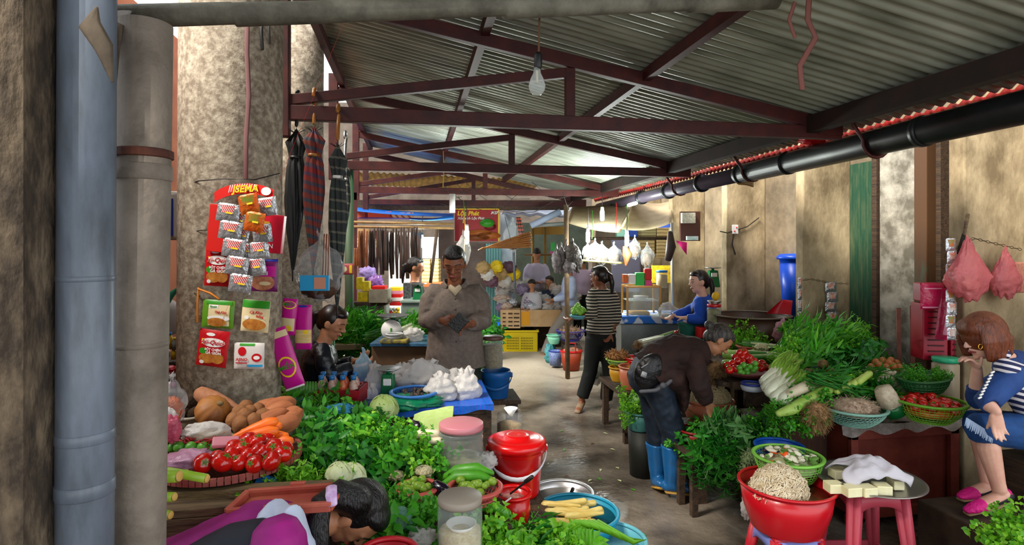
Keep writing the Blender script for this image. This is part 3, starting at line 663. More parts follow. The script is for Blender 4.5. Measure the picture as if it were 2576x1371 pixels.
# ---- striped top woman walking away
D = 6.0
STR = mat('striped_blouse', '101311', .8, stripes=((0, 0, 1), .030, 'b7ab98', .45)); BLK = mat('black_slacks', '060c0b', .8)
J = dict(head=Q(1508, 697, D), f=Rv*-.75+Fv*.5-Uv*.15, pel=Q(1512, 838, D), wai=Q(1514, 800, D), che=Q(1516, 765, D), nek=Q(1514, 727, D),
         shL=Q(1487, 742, D-.02), shR=Q(1542, 742, D), elL=Q(1492, 792, D-.2), elR=Q(1552, 798, D), wrL=Q(1447, 800, D-.15), wrR=Q(1535, 838, D-.08),
         hipL=Q(1495, 850, D), hipR=Q(1527, 850, D), knL=Q(1485, 935, D), knR=Q(1533, 935, D+.03), anL=Q(1463, 1005, D), anR=Q(1524, 1012, D+.05), toL=Q(1455, 1020, D-.1), toR=Q(1520, 1030, D-.1))
sw = person('woman in black and cream striped blouse walking in the aisle with green fruit', J, .93, STR, BLK, SKIN3, ('pony', HAIRD), ('shoe', mat('tan_sandal', '8a735c', .6)), vx=.008, sleeve='three', hem=-.02, wr=.012, face=True,
            )
# ---- woman in blue blazer behind glass case
D = 5.7
BLU = mat('royal_blue_blazer', '0b3f9e', .75, col2='0d4fbf', scale=9)
J = dict(head=Q(1758, 709, D), f=-Rv*.97-Uv*.12-Fv*.15, pel=Q(1775, 838, D+.1), wai=Q(1775, 812, D+.08), che=Q(1770, 778, D+.04), nek=Q(1766, 742, D),
         shL=Q(1758, 762, D-.14), shR=Q(1775, 758, D+.16), elL=Q(1768, 805, D-.17), elR=Q(1730, 785, D+.1), wrL=Q(1724, 800, D-.15), wrR=Q(1688, 798, D),
         hipL=Q(1770, 845, D), hipR=Q(1775, 843, D+.2), knL=Q(1722, 820, D-.08), knR=Q(1730, 820, D+.14), anL=Q(1735, 900, D-.05), anR=Q(1740, 900, D+.14))
bw = person('woman in royal blue blazer sitting by the glass food case', J, .95, BLU, mat('teal_trousers', '0f5a4c', .8), SKIN2, ('pony', HAIRD), ('shoe', black), vx=.009, wr=.014)
b = MB(); b.tube([Q(1751, 756, D-.11), Q(1748, 785, D-.12), Q(1746, 806, D-.1)], [(.02, .02), (.035, .02), (.02, .02)], seg=10, side=Rv); piece(bw, 'black_top', b, black, .009)
# ---- background people
def bgp(label, px, hy, D, face, top, bot, s=.95, hairst=('short', HAIRB), lean=0, wrs=None, foot=None, face_on=False, up=V((0, 0, 1)), slv='long', skin=SKIN, **k):
    h = Q(px, hy, D); f = V((face.x, face.y, 0)).normalized(); r = f.cross(Uv); L = r*-1
    dn = lambda z, x=0, y=0: h+V((0, 0, -z*s))+r*x*s+f*(y-lean*z)*s
    zf = h.z-1.55*s
    J = dict(head=h, f=face, pel=dn(.66), wai=dn(.5), che=dn(.36), nek=dn(.165, 0, -.01), shL=dn(.23, -.17), shR=dn(.23, .17), elL=dn(.48, -.22, .02), elR=dn(.48, .22, .02),
             wrL=dn(.52, -.08, .25), wrR=dn(.52, .08, .25), hipL=dn(.7, -.09), hipR=dn(.7, .09), knL=dn(1.1, -.1), knR=dn(1.1, .1), anL=dn(1.48, -.1), anR=dn(1.48, .1))
    if wrs: J.update(wrs(dn))
    return person(label, J, s, top, bot, skin, hairst, ('shoe', black), vx=.012, face=face_on, sleeve=slv, wr=.01, **k)
bgp('woman in black with a ponytail in profile beside the cream hampers', 1045, 673, 6.3, Rv*1-Uv*.15, mat('black_tee', '0a0a0c', .8), BLK, .93, ('pony', HAIRB), slv='short')
bgp('man in pale lavender shirt counting money in the back stall', 1350, 640, 10.6, -Fv*.8-Uv*.6, mat('lavender_shirt', 'b9b3cb', .8), mat('grey_slacks_a', '8f8f94', .8))
LB = mat('pale_blue_blouse', '8fa6d8', .8, col2='c9d6ee', scale=3); GS = mat('grey_walking_slacks', '8b8580', .8)
def walk(dn): return dict(knL=dn(1.06, -.06, .28), anL=dn(1.45, -.05, .45), toL=dn(1.5, -.05, .7), knR=dn(1.1, .08, 0), anR=dn(1.45, .1, -.22), wrL=dn(.55, -.05, .3), wrR=dn(.6, .1, .26))
bgp('person in light blue shirt and grey slacks striding left in bright light', 1432, 668, 9.2, -Rv*.95-Fv*.2-Uv*.2, LB, GS, .97, ('short', HAIRB), wrs=walk)
bgp('person in pale pink top standing behind the hanging dried goods', 1466, 655, 10.4, Fv, mat('pale_pink_top', 'b8a3b8', .8), BLK, .95, ('short', HAIRB), slv='short')
bgp('dark-haired child in navy sitting among bags of dried goods', 1382, 708, 9.9, -Rv*.7-Fv*.6-Uv*.2, mat('navy_child_top', '12213c', .8), BLK, .8, ('short', HAIRB))
bgp('dark-haired child in white leaning over the market goods', 1338, 716, 9.55, -Fv*.7-Rv*.5-Uv*.4, mat('white_child_top', 'b9b6bf', .8), BLK, .74, ('short', HAIRB))
# ---------------------------------------------------------------- generic goods
CAMR = -TH
def basin(name, label, px, py, d, wpx, h, m, tap=.74, cat='basin', group=None, rimw=.012, rimm=None, sy=1., seg=40):
    c = Q(px, py, d); r = M(wpx/2, d); rb = r*tap
    t = thing(name, label, cat, (c.x, c.y, c.z-h), group=group)
    b = MB(); pr = [(0, 0), (rb*.96, 0), (rb, .008), ((rb+r)/2+.004, h*.5), (r-rimw, h-.012), (r-rimw-.004, h-.012), ((rb+r)/2, h*.5), (rb-.005, .012), (rb*.9, .006), (0, .006)]
    b.lathe(pr, seg=seg, sy=sy); b.build('bowl', m, t)
    b = MB(); b.lathe([(r-rimw-.004, h-.014), (r-.002, h-.012), (r, h-.004), (r-.004, h), (r-rimw-.002, h), (r-rimw-.006, h-.006)], seg=seg, close=True, sy=sy); b.build('rim', rimm or m, t)
    return t, c, r
def basket(name, label, px, py, d, wpx, h, m, tap=.7, group=None, nu=44, nv=7, rot=None, th=.004, diag=False, sy=1.):
    c = Q(px, py, d); r = M(wpx/2, d); t = thing(name, label, 'basket', (c.x, c.y, c.z-h), group=group)
    if rot: t.rotation_euler = rot
    b = MB(); vs = []; fs = []
    for j in range(nv+1):
        v = j/nv; rr = r*(tap+(1-tap)*math.sin(v*PI/2)**.9)-.006
        for k in range(nu):
            an = 2*PI*(k+(.5*j if diag else 0))/nu; vs.append((math.cos(an)*rr, math.sin(an)*rr*sy, h*v*.97))
    for j in range(nv):
        for k in range(nu): fs.append((j*nu+k, j*nu+(k+1) % nu, (j+1)*nu+(k+1) % nu, (j+1)*nu+k))
    b.add(vs, fs); o = b.build('woven_side', m, t, smooth=False); w_ = o.modifiers.new('w', 'WIREFRAME'); w_.thickness = th; w_.use_even_offset = False
    b = MB(); b.lathe([(0, 0), (r*tap-.004, 0), (r*tap-.004, .006), (0, .006)], seg=24, sy=sy); b.build('base', m, t)
    b = MB(); b.lathe([(r-.012, h-.012), (r+.004, h-.012), (r+.007, h-.003), (r, h), (r-.012, h)], seg=nu, close=True, sy=sy); b.build('rim', m, t)
    return t, c, r
def stool(name, label, c, top, w_, m, m2=None, group=None, rz=0, splay=.045, lw=.055):
    t = thing(name, label, 'stool', (c[0], c[1], 0), rz, group)
    b = MB(); b.box((0, 0, top-.012), (w_, w_, .024)); b.build('seat', m, t, smooth=False, bev=.01)
    h = w_/2
    for sx, sy in ((-1, -1), (1, -1), (1, 1), (-1, 1)):
        b = MB(); b.tube([(sx*(h-.022), sy*(h-.022), top-.02), (sx*(h-.022+splay), sy*(h-.022+splay), 0)], [(lw*.62, .022), (lw*.45, .018)], seg=10, side=(1, 0, 0), dome=False)
        b.tube([(sx*(h-.022), sy*(h-.022), top-.02), (sx*(h-.022+splay), sy*(h-.022+splay), 0)], [(.022, lw*.62), (.018, lw*.45)], seg=10, side=(1, 0, 0), dome=False); b.build('leg', m, t)
    for i in range(4):
        a = i*PI/2; R3 = Matrix.Rotation(a, 3, 'Z'); k = splay*.75; hh = h-.022+k
        b = MB(); b.bar(R3 @ V((-hh, -hh, top*.25)), R3 @ V((hh, -hh, top*.25)), .012, .026); b.build('stretcher', m, t, smooth=False)
        b = MB()
        def fn(u, v): x = (u-.5)*2*(h-.02); dep = .05+.045*abs(2*u-1)**3; return R3 @ V((x*(1+.0*v), -(h-.006)-.005*v, top-.015-dep*v))
        b.grid(fn, 16, 2); o = b.build('apron', m2 or m, t); o.modifiers.new('s', 'SOLIDIFY').thickness = .006
    return t
def bag(label, px, py, d, wpx, hpx, m, group=None, name='plastic_bag', neck=.18, nz=.28, seed=0, depth=.8, cat='bag', fill=None, fillfrac=.5, ears=True, tie=None, base=None):
    """hanging or standing bag, px/py its centre"""
    c = Q(px, py, d); W = M(wpx/2, d); H = M(hpx/2, d)
    t = thing(name, label, cat, (c.x, c.y, c.z-H), CAMR, group)
    b = MB()
    def pin(u, q):
        z = u.z
        k = 1. if z < .25 else max(neck, 1-(z-.25)/.5*(1-neck))
        if z > .82: k = neck+(z-.82)*2.6
        return V((q.x*k*(1.12 if z < 0 else 1), q.y*k, q.z))
    b.ell((0, 0, H), (W, W*depth, H), seg=28, rings=22, nz=nz, ns=3.2, seed=seed, pinch=pin); o = b.build('film', m, t)
    if fill:
        b = MB(); hh = H*fillfrac; b.ell((0, 0, hh*1.02+.003), (W*.86, W*depth*.8, hh*.95), seg=22, rings=14, nz=.18, ns=5, seed=seed); b.build('contents', fill, t)
    if tie:
        b = MB(); z = H*1.78; b.lathe([(W*neck*.9+.002, -.006), (W*neck*.9+.006, 0), (W*neck*.9+.002, .006)], (0, 0, z), seg=12, close=True); b.build('tie', tie, t)
    return t
def heapbag(label, px, py, d, wpx, hpx, m, seed, group=None):
    c = Q(px, py, d); W = M(wpx/2, d); H = M(hpx, d); b = MB()
    b.ell((0, 0, H*.48), (W, W*.75, H*.52), seg=34, rings=24, nz=.36, ns=2.6, seed=seed, pinch=lambda u, q: V((q.x*(1-.35*max(0, u.z)), q.y*(1-.35*max(0, u.z)), q.z*(1+.25*max(0, u.z)**3))))
    t = thing('plastic_bag', label, 'bag', (c.x, c.y, c.z-H/2), CAMR, group); b.build('film', m, t)
    b = MB()
    for k in range(2):
        x = W*(.3-.6*k); b.tube([(x, 0, H*.85), (x*1.5, 0, H*1.08), (x*1.2, -.01, H*1.12), (x*.7, -.01, H*.9)], [(.014, .004)]*4, seg=6, side=(1, 0, 0))
    b.build('handle', m, t)
    return t
def jar(label, px, pytop, d, wpx, hpx, m, lid, fill=None, frac=.6, cat='jar', group=None, ribs=0, lidh=.025, shoulder=.12, name='jar', sq=False):
    c = Q(px, pytop+hpx, d); r = M(wpx/2, d); H = M(hpx, d); t = thing(name, label, cat, tuple(c), group=group)
    b = MB(); pr = [(0, 0), (r*.92, 0), (r, .01)]
    if ribs:
        for k in range(ribs*4+1):
            v = k/(ribs*4); pr.append((r*(1-.03*(1-math.cos(2*PI*v*ribs))/2), .01+v*(H*(1-shoulder)-.02)))
    pr += [(r, H*(1-shoulder)-.01), (r*.88, H*.97-lidh), (r*.86, H-lidh*.6)]
    b.lathe(pr, seg=36)
    b.f.pop(); b.mi.pop()                          # open mouth
    o = b.build('body', m, t)
    if fill: b = MB(); b.lathe([(0, .006), (r*.9, .006), (r*.95, .02), (r*.94, H*frac*.95), (r*.6, H*frac), (0, H*frac*1.02)], seg=28, wav=lambda a, v: .02*math.sin(9*a+v*20)); b.build('contents', fill, t)
    if lid: b = MB(); b.lathe([(0, H-lidh), (r*.97, H-lidh), (r*1.0, H-lidh*.7), (r*1.0, H-.004), (r*.95, H), (0, H)], seg=36); b.build('lid', lid, t)
    return t
def packet(label, px, py, d, wpx, hpx, tilt, base, items=(), group=None, yaw=0., t_=.012, name='seasoning_packet', cat='packet', lean=0.):
    c = Q(px, py, d); w_ = M(wpx, d); h = M(hpx, d)
    t = thing(name, label, cat, tuple(c), group=group); t.rotation_euler = (lean, tilt, CAMR+yaw)
    yb = lambda x, z: -t_*max(0, (1-(2*x/w_)**2))**.5*max(0, (1-(2*z/h)**2))**.45
    b = MB()
    for s_ in (1, -1):
        b.grid(lambda u, v: V(((u-.5)*w_, s_*yb((u-.5)*w_, (v-.5)*h)+.0015*math.sin(40*u+9*v)*(1-abs(2*v-1)), (v-.5)*h)), 14, 14)
    b.build('pouch', base, t)
    k = 0
    for it in items:
        k += 1
        if it[0] == 't':
            _, s_, x, z, sz, m = it[:6]
            textmesh(s_, sz*h, m, 'lettering', t, (x*w_, yb(x*w_, z*h)-.0022-.0004*k, z*h), (PI/2, 0, 0), .0003, bold=.0004, shear=.0 if len(it) < 7 else it[6])
        else:
            kind, x, z, ww, hh, m = it[:6]; nm = it[6] if len(it) > 6 else 'printed_panel'
            b = MB()
            def fn(u, v):
                if kind == 'e':
                    a = 2*PI*u; X = x*w_+ww*w_/2*math.cos(a)*v; Z = z*h+hh*h/2*math.sin(a)*v
                elif kind == 'r': X = (x+(u-.5)*ww)*w_; Z = (z+(v-.5)*hh)*h
                elif kind == 'd': X = (x+(u-.5)*ww+(v-.5)*.15)*w_; Z = (z+(v-.5)*hh)*h
                X = max(-w_*.495, min(w_*.495, X)); Z = max(-h*.495, min(h*.495, Z))
                return V((X, yb(X, Z)-.0009-.0004*k, Z))
            b.grid(fn, 18 if kind == 'e' else 8, 4); b.build(nm, m, t)
    return t
# greens -------------------------------------------------------------
def lm(name, cols, tr=.28): return mat(name, cols[0], .45, island=cols, transl=tr)
GL = lm('leaf_green', ['2a7a14', '409a1c', '55ac24', '348618', '78c034'])
GD = lm('leaf_deep_green', ['165a18', '247a22', '348c26', '1c681c', '489c2c'])
GB = lm('leaf_bright_green', ['5cab1c', '7cc424', '4a9a18', '98d236', '68b222'])
GG = lm('leaf_grey_green', ['4a8040', '639a54', '3c7236', '78a866', '528848'])
def rv(a=1.): return V((R_.uniform(-a, a), R_.uniform(-a, a), R_.uniform(-a, a)))
def herbmesh(kind, m, seed):
    global R_
    keep = R_; R_ = random.Random(seed); b = MB()
    if kind == 'leafy':
        for i in range(17):
            d = (V((0, 0, 1))+rv(.5)).normalized(); L = R_.uniform(.14, .24); p0 = rv(.02); bend = rv(.05)
            pts = [p0+d*L*t+bend*t*t for t in (0, .5, 1)]; b.tube(pts, [.0025, .002, .0012], seg=4, dome=False, caps=False)
            for j in range(12):
                t = .25+.75*j/11; p = p0+d*L*t+bend*t*t; a = j*2.4; o = (d.orthogonal()*math.cos(a)+d.cross(d.orthogonal())*math.sin(a))
                b.leaf(p, o*.8+d*.55+rv(.25), d, R_.uniform(.035, .06), R_.uniform(.018, .03), .3)
    if kind == 'feather':
        for i in range(20):
            d = (V((0, 0, 1))+rv(.55)).normalized(); L = R_.uniform(.14, .23); p0 = rv(.02); bend = rv(.06)-V((0, 0, .02))
            b.tube([p0+d*L*t+bend*t*t for t in (0, .5, 1)], [.002, .0015, .001], seg=4, dome=False, caps=False)
            for j in range(34):
                t = .35+.65*j/33; p = p0+d*L*t+bend*t*t+rv(.008); b.leaf(p, d*.6+rv(.9), d, R_.uniform(.012, .026), R_.uniform(.005, .009), .2)
    if kind == 'parsley':
        for i in range(26):
            d = (V((0, 0, 1))+rv(.5)).normalized(); L = R_.uniform(.12, .22); p0 = rv(.02); bend = rv(.05)
            b.tube([p0+d*L*t+bend*t*t for t in (0, .5, 1)], [.002, .0016, .0012], seg=4, dome=False, caps=False)
            for j in range(13):
                p = p0+d*L*R_.uniform(.75, 1.02)+bend+rv(.018); b.leaf(p, d*.5+rv(.9), d+rv(.5), R_.uniform(.014, .026), R_.uniform(.013, .022), .3)
    if kind == 'long':
        for i in range(30):
            d = (V((0, 0, 1))+rv(.22)).normalized(); L = R_.uniform(.28, .42); p0 = rv(.03); bend = rv(.06)
            b.tube([p0+d*L*t+bend*t*t for t in (0, .35, .7, 1)], [.0035, .003, .0025, .0015], seg=4, dome=False, caps=False)
            for j in range(8):
                t = .4+.6*j/7; p = p0+d*L*t+bend*t*t; b.leaf(p, d*.9+rv(.55), d.orthogonal()+rv(.3), R_.uniform(.06, .1), R_.uniform(.012, .02), .25)
    if kind == 'lettuce':
        for i in range(16):
            a = i*2.4; d = V((math.cos(a)*.7, math.sin(a)*.7, .8)).normalized(); L = R_.uniform(.1, .17); W = L*.8; s_ = d.cross(V((0, 0, 1))).normalized(); n = s_.cross(d)
            ph = R_.uniform(0, 6)
            b.grid(lambda u, v: d*L*v+s_*(u-.5)*W*(.25+.9*v)*(1.15-.45*v*v)+n*(.02*math.sin(u*19+ph)*v*v-.05*v*v+.03*abs(u-.5)), 10, 6)
    if kind == 'basil':
        for i in range(22):
            d = (V((0, 0, 1))+rv(.42)).normalized(); L = R_.uniform(.2, .33); p0 = rv(.03); bend = rv(.05)
            b.tube([p0+d*L*t+bend*t*t for t in (0, .5, 1)], [.003, .0022, .0014], seg=4, dome=False, caps=False)
            for j in range(12):
                t = .35+.65*j/11; p = p0+d*L*t+bend*t*t; a = (j % 2)*PI+(j//2)*1.57; o = (d.orthogonal()*math.cos(a)+d.cross(d.orthogonal())*math.sin(a))
                b.leaf(p, o*.75+d*.7+rv(.2), d, R_.uniform(.045, .07), R_.uniform(.016, .026), .35)
    o = b.build('tmp', m, smooth=True); me = o.data; bpy.data.objects.remove(o); R_ = keep
    return me
HM = {}
HL = dict(long=.38, longD=.38, basil=.3, basilG=.3, lettuce=.12)
def herbs(key, kind, m):
    HM[key] = [herbmesh(kind, m, 11*len(HM)+s_) for s_ in range(3)]
for k_, kd, mm in (('leafy', 'leafy', GL), ('leafyD', 'leafy', GD), ('feather', 'feather', GB), ('featherL', 'feather', GL), ('parsley', 'parsley', GB), ('parsleyL', 'parsley', GL), ('long', 'long', GL), ('longD', 'long', GD), ('lettuce', 'lettuce', GB), ('basil', 'basil', GD), ('basilG', 'basil', GG)):
    herbs(k_, kd, mm)
def bunch(key, p, d, label, group, sc=1., name='herb_bunch', cat='herbs'):
    o = bpy.data.objects.new(name, HM[key][R_.randrange(3)]); COL.objects.link(o); o.location = p
    q = V(d).normalized().to_track_quat('Z', 'Y') @ Quaternion((0, 0, 1), R_.uniform(0, 6.28)); o.rotation_mode = 'QUATERNION'; o.rotation_quaternion = q
    o.scale = (sc*R_.uniform(.85, 1.15),)*3
    return tag(o, label, cat, group)
def heap(keys, poly, n, d0, label, group, dirf=None, sc=1., jit=.04, name='herb_bunch', spread=.5):
    """poly: list of 4 (px,py,d): near-left, near-right, far-right, far-left of the heap surface"""
    A, B, C, E = [Q(*p) for p in poly]
    for i in range(n):
        # low-discrepancy
        u = (i*.7548776662+.5) % 1; v = (i*.5698402909+.5) % 1
        p = (A*(1-u)+B*u)*(1-v)+(E*(1-u)+C*u)*v+V((R_.uniform(-jit, jit), R_.uniform(-jit, jit), R_.uniform(-jit, jit)*.5))
        k_ = R_.choice(keys); dd = (V(d0)+rv(spread)).normalized()
        bunch(k_, p-dd*HL.get(k_, .2)*sc*.85, dd, label, group, sc, name)
TW = -Fv                                            # towards the camera
# simple vegetables --------------------------------------------------
TOMR = mat('tomato_red', 'c2120a', .18, col2='a30d08', scale=6, coat=.4); CALYX = mat('calyx_green', '4c7a22', .6)
def protomesh(b, m, smooth=True):
    o = b.build('tmp', m, smooth=smooth); me = o.data; bpy.data.objects.remove(o); return me
def tomato_mesh(r=.034, seed=0):
    b = MB(); pr = []
    for i in range(13):
        a = PI*i/12; pr.append((r*math.sin(a)*(1+.0*i), -r*.86*math.cos(a)-(.16*r*math.exp(-((PI-a)/.35)**2))))
    b.lathe(pr, seg=22, wav=lambda a, v: .035*math.cos(5*a+seed)*v); return protomesh(b, TOMR)
TM = [tomato_mesh(seed=s_) for s_ in range(2)]
b = MB()
for k in range(5): a = k*1.257; b.leaf((0, 0, .024), (math.cos(a), math.sin(a), .25), (0, 0, 1), .02, .007, .3)
b.tube([(0, 0, .022), (.002, 0, .034)], .0018, seg=5); CM = protomesh(b, CALYX)
def tomato(p, label, group, sc=1.):
    o = bpy.data.objects.new('tomato', R_.choice(TM)); COL.objects.link(o); o.location = p; o.scale = (sc,)*3
    o.rotation_euler = (R_.uniform(-1.3, 1.3), R_.uniform(-1.3, 1.3), R_.uniform(0, 6)); tag(o, label, 'tomato', group)
    c = bpy.data.objects.new('calyx', CM); COL.objects.link(c); c.parent = o; return o
def ball_mesh(r, m, nz=.06, sz=1., ns=2., seed=0): b = MB(); b.ell((0, 0, 0), (r, r, r*sz), nz=nz, ns=ns, seed=seed, seg=18, rings=12); return protomesh(b, m)
def put(me, name, p, label, cat, group=None, rot=None, sc=1.):
    o = bpy.data.objects.new(name, me); COL.objects.link(o); o.location = p; o.scale = (sc,)*3 if not isinstance(sc, tuple) else sc
    o.rotation_euler = rot if rot is not None else (R_.uniform(-.6, .6), R_.uniform(-.6, .6), R_.uniform(0, 6)); return tag(o, label, cat, group)
def long_veg(name, pts, rad, m, label, cat, group=None, seg=14, extra=None):
    b = MB(); b.tube(pts, rad, seg=seg)
    if extra is None: return single(name, b, m, label, cat, group=group)
    t = thing(name, label, cat, tuple(V(pts[0])), group=group); b.build('root', m, t, world=True); return t
# ---------------------------------------------------------------- foreground pipes and pole
def vpipe(label, name, top, bot, r, m, bands, bandm):
    a = Q(*top); c = Q(*bot); t = thing(name, label, 'pipe', tuple(c))
    b = MB(); b.tube([c, a], [r, r], seg=32, dome=False); b.build('tube', m, t, world=True)
    for (py, hh, rr, nm) in bands:
        f_ = (py-top[1])/(bot[1]-top[1]); p = a+(c-a)*f_; b = MB(); b.lathe([(r, -hh), (r*rr, -hh*.85), (r*rr, hh*.85), (r, hh)], p, seg=32); b.build(nm, bandm, t, world=True)
    return t
BP = mat('blue_grey_pipe', '6c7684', .4, col2='4a4f55', scale=5, detail=8, stretch=(3, 3, .8), lo=.4, hi=.75)
vpipe('blue-grey plastic drain pipe running down beside the near left wall', 'drain_pipe', (222, -250, 1.28), (209, 2200, 1.28), .0545, BP, [(700, .006, 1.02, 'seam'), (1095, .012, 1.03, 'joint'), (1225, .016, 1.04, 'joint')], BP)
GP = mat('weathered_grey_pipe', '857a6e', .7, col2='554c42', scale=7, detail=9, bump=.4, lo=.4, hi=.75)
vpipe('weathered grey-brown pipe with a rusty clamp, right of the blue pipe', 'drain_pipe', (368, 60, 1.42), (338, 2200, 1.42), .058, GP, [(435, .02, 1.05, 'coupling'), (865, .006, 1.02, 'seam')], GP)
b = MB(); p = Q(362, 388, 1.42); b.lathe([(.06, -.011), (.0645, -.009), (.0645, .009), (.06, .011)], p, seg=32, close=True); b.box(p-Rv*.066+V((0, 0, -.03)), (.03, .012, .045)); single('pipe_clamp', b, mat('rusty_clamp', '3a1a12', .8, col2='5f3220', scale=20), 'rusty steel clamp strapped around the grey-brown pipe', 'clamp', smooth=False)
b = MB(); a = Q(285, 42, 1.55); c = Q(1950, 2, 2.5); pts = [a+(c-a)*t for t in (0, .12, .122, .47, .472, .8, .802, 1)]; pts = [p+V((0, 0, .004*math.sin(9*i))) for i, p in enumerate(pts)]
b.tube(pts, [.031, .031, .0335, .033, .036, .035, .037, .036], seg=20, dome=False); single('horizontal_pole', b, mat('grey_old_pole', '7d7a6c', .75, col2='4c493f', scale=6, detail=8, bump=.35), 'grey weathered pole spanning the top of the view in front of the roof', 'pole')
b = MB(); b.tube([Q(300, 30, 1.5), Q(255, 75, 1.34), Q(280, 140, 1.34), Q(290, 220, 1.36)], [(.03, .004), (.045, .005), (.02, .004), (.003, .002)], seg=10, side=Rv)
single('dried_leaf', b, mat('dried_palm', '5d5040', .8, col2='3c3226', scale=12), 'dried brown palm leaf sheath caught between the two pipes', 'leaf')
b = MB(); b.tube([Q(243, 20, 1.2), Q(225, 62, 1.2), Q(262, 120, 1.2), Q(283, 205, 1.21)], [(.004, .003), (.024, .003), (.02, .004), (.003, .002)], seg=8, side=Rv); single('dried_leaf', b, MATS['dried_palm'], 'curled dried leaf tip hanging in front of the blue-grey pipe', 'leaf')
# black rain gutter pipe on the right
GUT = mat('black_gutter', '1b1f22', .4, col2='0e1112', scale=6); b = MB()
XG = 2.97; g = lambda Y: 2.372-.0*Y
t = thing('gutter_pipe', 'long black gutter pipe running below the right eave', 'pipe', (XG, 5, 2.28))
b.tube([(XG, 1.0, 2.40), (XG, 3.0, 2.382), (XG, 4.9, 2.365)], .086, seg=28, dome=False); b.build('tube', GUT, t, world=True)
b = MB(); b.tube([(XG, 4.85, 2.365), (XG, 9.0, 2.33)], .07, seg=24, dome=False); b.build('inner_tube', mat('violet_grey_pipe', '4a4250', .4), t, world=True)
for i, Y in enumerate((2.12, 2.95, 4.2, 4.86, 5.6, 6.4, 7.2)):
    b = MB(); b.tube([(XG, Y-.02, 2.385-.008*Y+.02), (XG, Y+.02, 2.385-.008*Y+.02)], [.093, .093], seg=28, dome=False); b.build('joint_collar', GUT, t, world=True)
for i, Y in enumerate((2.05, 3.3, 4.7, 6.1)):
    b = MB(); c = V((XG, Y, 2.38)); pts = [c+V((math.cos(a)*.099, 0, math.sin(a)*.099)) for a in [PI*(.95+.14*k) for k in range(9)]]; pts = [c+V((-.25, -.0, .22))]+pts; b.tube(pts, [(.006, .014)]*len(pts), seg=6, side=(0, 1, 0)); single('gutter_bracket', b, rust, 'rusty strap bracket holding the black gutter pipe', 'bracket', group='brackets along the gutter pipe')
# poles along left: green pole, post behind
b = MB(); c = Q(702, 620, 2.95); b.tube([(c.x, c.y, 0), (c.x, c.y, 2.25)], .011, seg=10, dome=False); single('green_pole', b, mat('green_paint', '0d5a2a', .5), 'thin green painted pole touching the big round column', 'pole')
b = MB(); c = Q(879, 620, 5.5); b.tube([(c.x, c.y, 0), (c.x, c.y, 2.5)], .042, seg=14, dome=False); single('roof_post', b, mat('pale_green_post', '55664e', .6, col2='1d5a38', scale=3, stretch=(6, 6, .3), lo=.45, hi=.6), 'pale green painted post at the left end of the second truss', 'post')
b = MB(); c = Q(838, 620, 4.2); b.tube([(c.x, c.y, 0), (c.x, c.y, 1.1)], .012, seg=8, dome=False); b.tube([(c.x-.03, c.y, 0), (c.x-.03, c.y, 1.15)], .012, seg=8, dome=False); single('green_pole', b, mat('green_paint2', '0f6b33', .5), 'short green rod standing behind the woman in the black jacket', 'pole')
# dangling strips and wires
def string(pts, r, m, label, cat='string', name='string', group=None, flat=None): b = MB(); b.tube([Q(*p) for p in pts], [(r, flat or r)]*len(pts), seg=6, side=Rv); return single(name, b, m, label, cat, group=group)
WIRE = mat('dark_wire', '1a1310', .6); string([(622, 30, 2.57), (621, 130, 2.57), (626, 240, 2.57), (619, 350, 2.57), (618, 450, 2.57)], .011, mat('mauve_strip', '6a4544', .8), 'mauve cloth strip hanging down the big round column', 'strip', 'cloth_strip', flat=.003)
string([(660, 40, 2.58), (657, 80, 2.58), (660, 125, 2.58)], .008, black, 'short black strip hanging beside the mauve strip', 'strip', 'cloth_strip', flat=.003)
string([(676, 40, 2.58), (678, 110, 2.58)], .005, black, 'thin black strip right of the short black one', 'strip', 'cloth_strip', flat=.002)
string([(455, 470, 2.72), (500, 455, 2.59), (560, 450, 2.56), (640, 452, 2.57), (703, 436, 2.68)], .0028, WIRE, 'dark wire tied round the big column above the packets', 'wire', 'wire')
string([(470, 60, 2.78), (466, 300, 2.78), (460, 520, 2.78), (458, 700, 2.78)], .004, WIRE, 'dark cable running down the left side of the big column', 'cable', 'cable')
string([(455, 592, 2.72), (500, 580, 2.6), (540, 577, 2.58)], .002, WIRE, 'thin wire behind the red cards on the column', 'wire', 'wire')
string([(452, 690, 2.74), (470, 720, 2.66), (500, 745, 2.6)], .006, mat('frayed_rope', '4a3c2c', .9, bump=.5), 'frayed brown rope on the left of the big column', 'rope', 'rope')
string([(499, 725, 2.575), (497, 760, 2.57), (497, 810, 2.57)], .005, mat('orange_ribbon', 'c8741a', .6), 'orange ribbon hanging left of the green packets', 'ribbon', 'ribbon')
string([(499, 727, 2.572), (530, 738, 2.56), (550, 752, 2.56)], .005, mat('orange_ribbon', 'c8741a', .6), 'orange ribbon tied towards the green packets', 'ribbon', 'ribbon')
string([(2000, 5, 2.3), (1985, 50, 2.3), (2000, 95, 2.3)], .008, mat('pink_strip', '7a4a42', .8), 'thin short reddish strip hanging from the roof', 'strip', 'cloth_strip', flat=.002)
string([(2035, 0, 2.3), (2032, 50, 2.3), (2052, 95, 2.3), (2012, 165, 2.3), (2018, 225, 2.3)], .012, mat('pink_strip', '7a4a42', .8), 'long twisted reddish strip hanging from the roof', 'strip', 'cloth_strip', flat=.002)
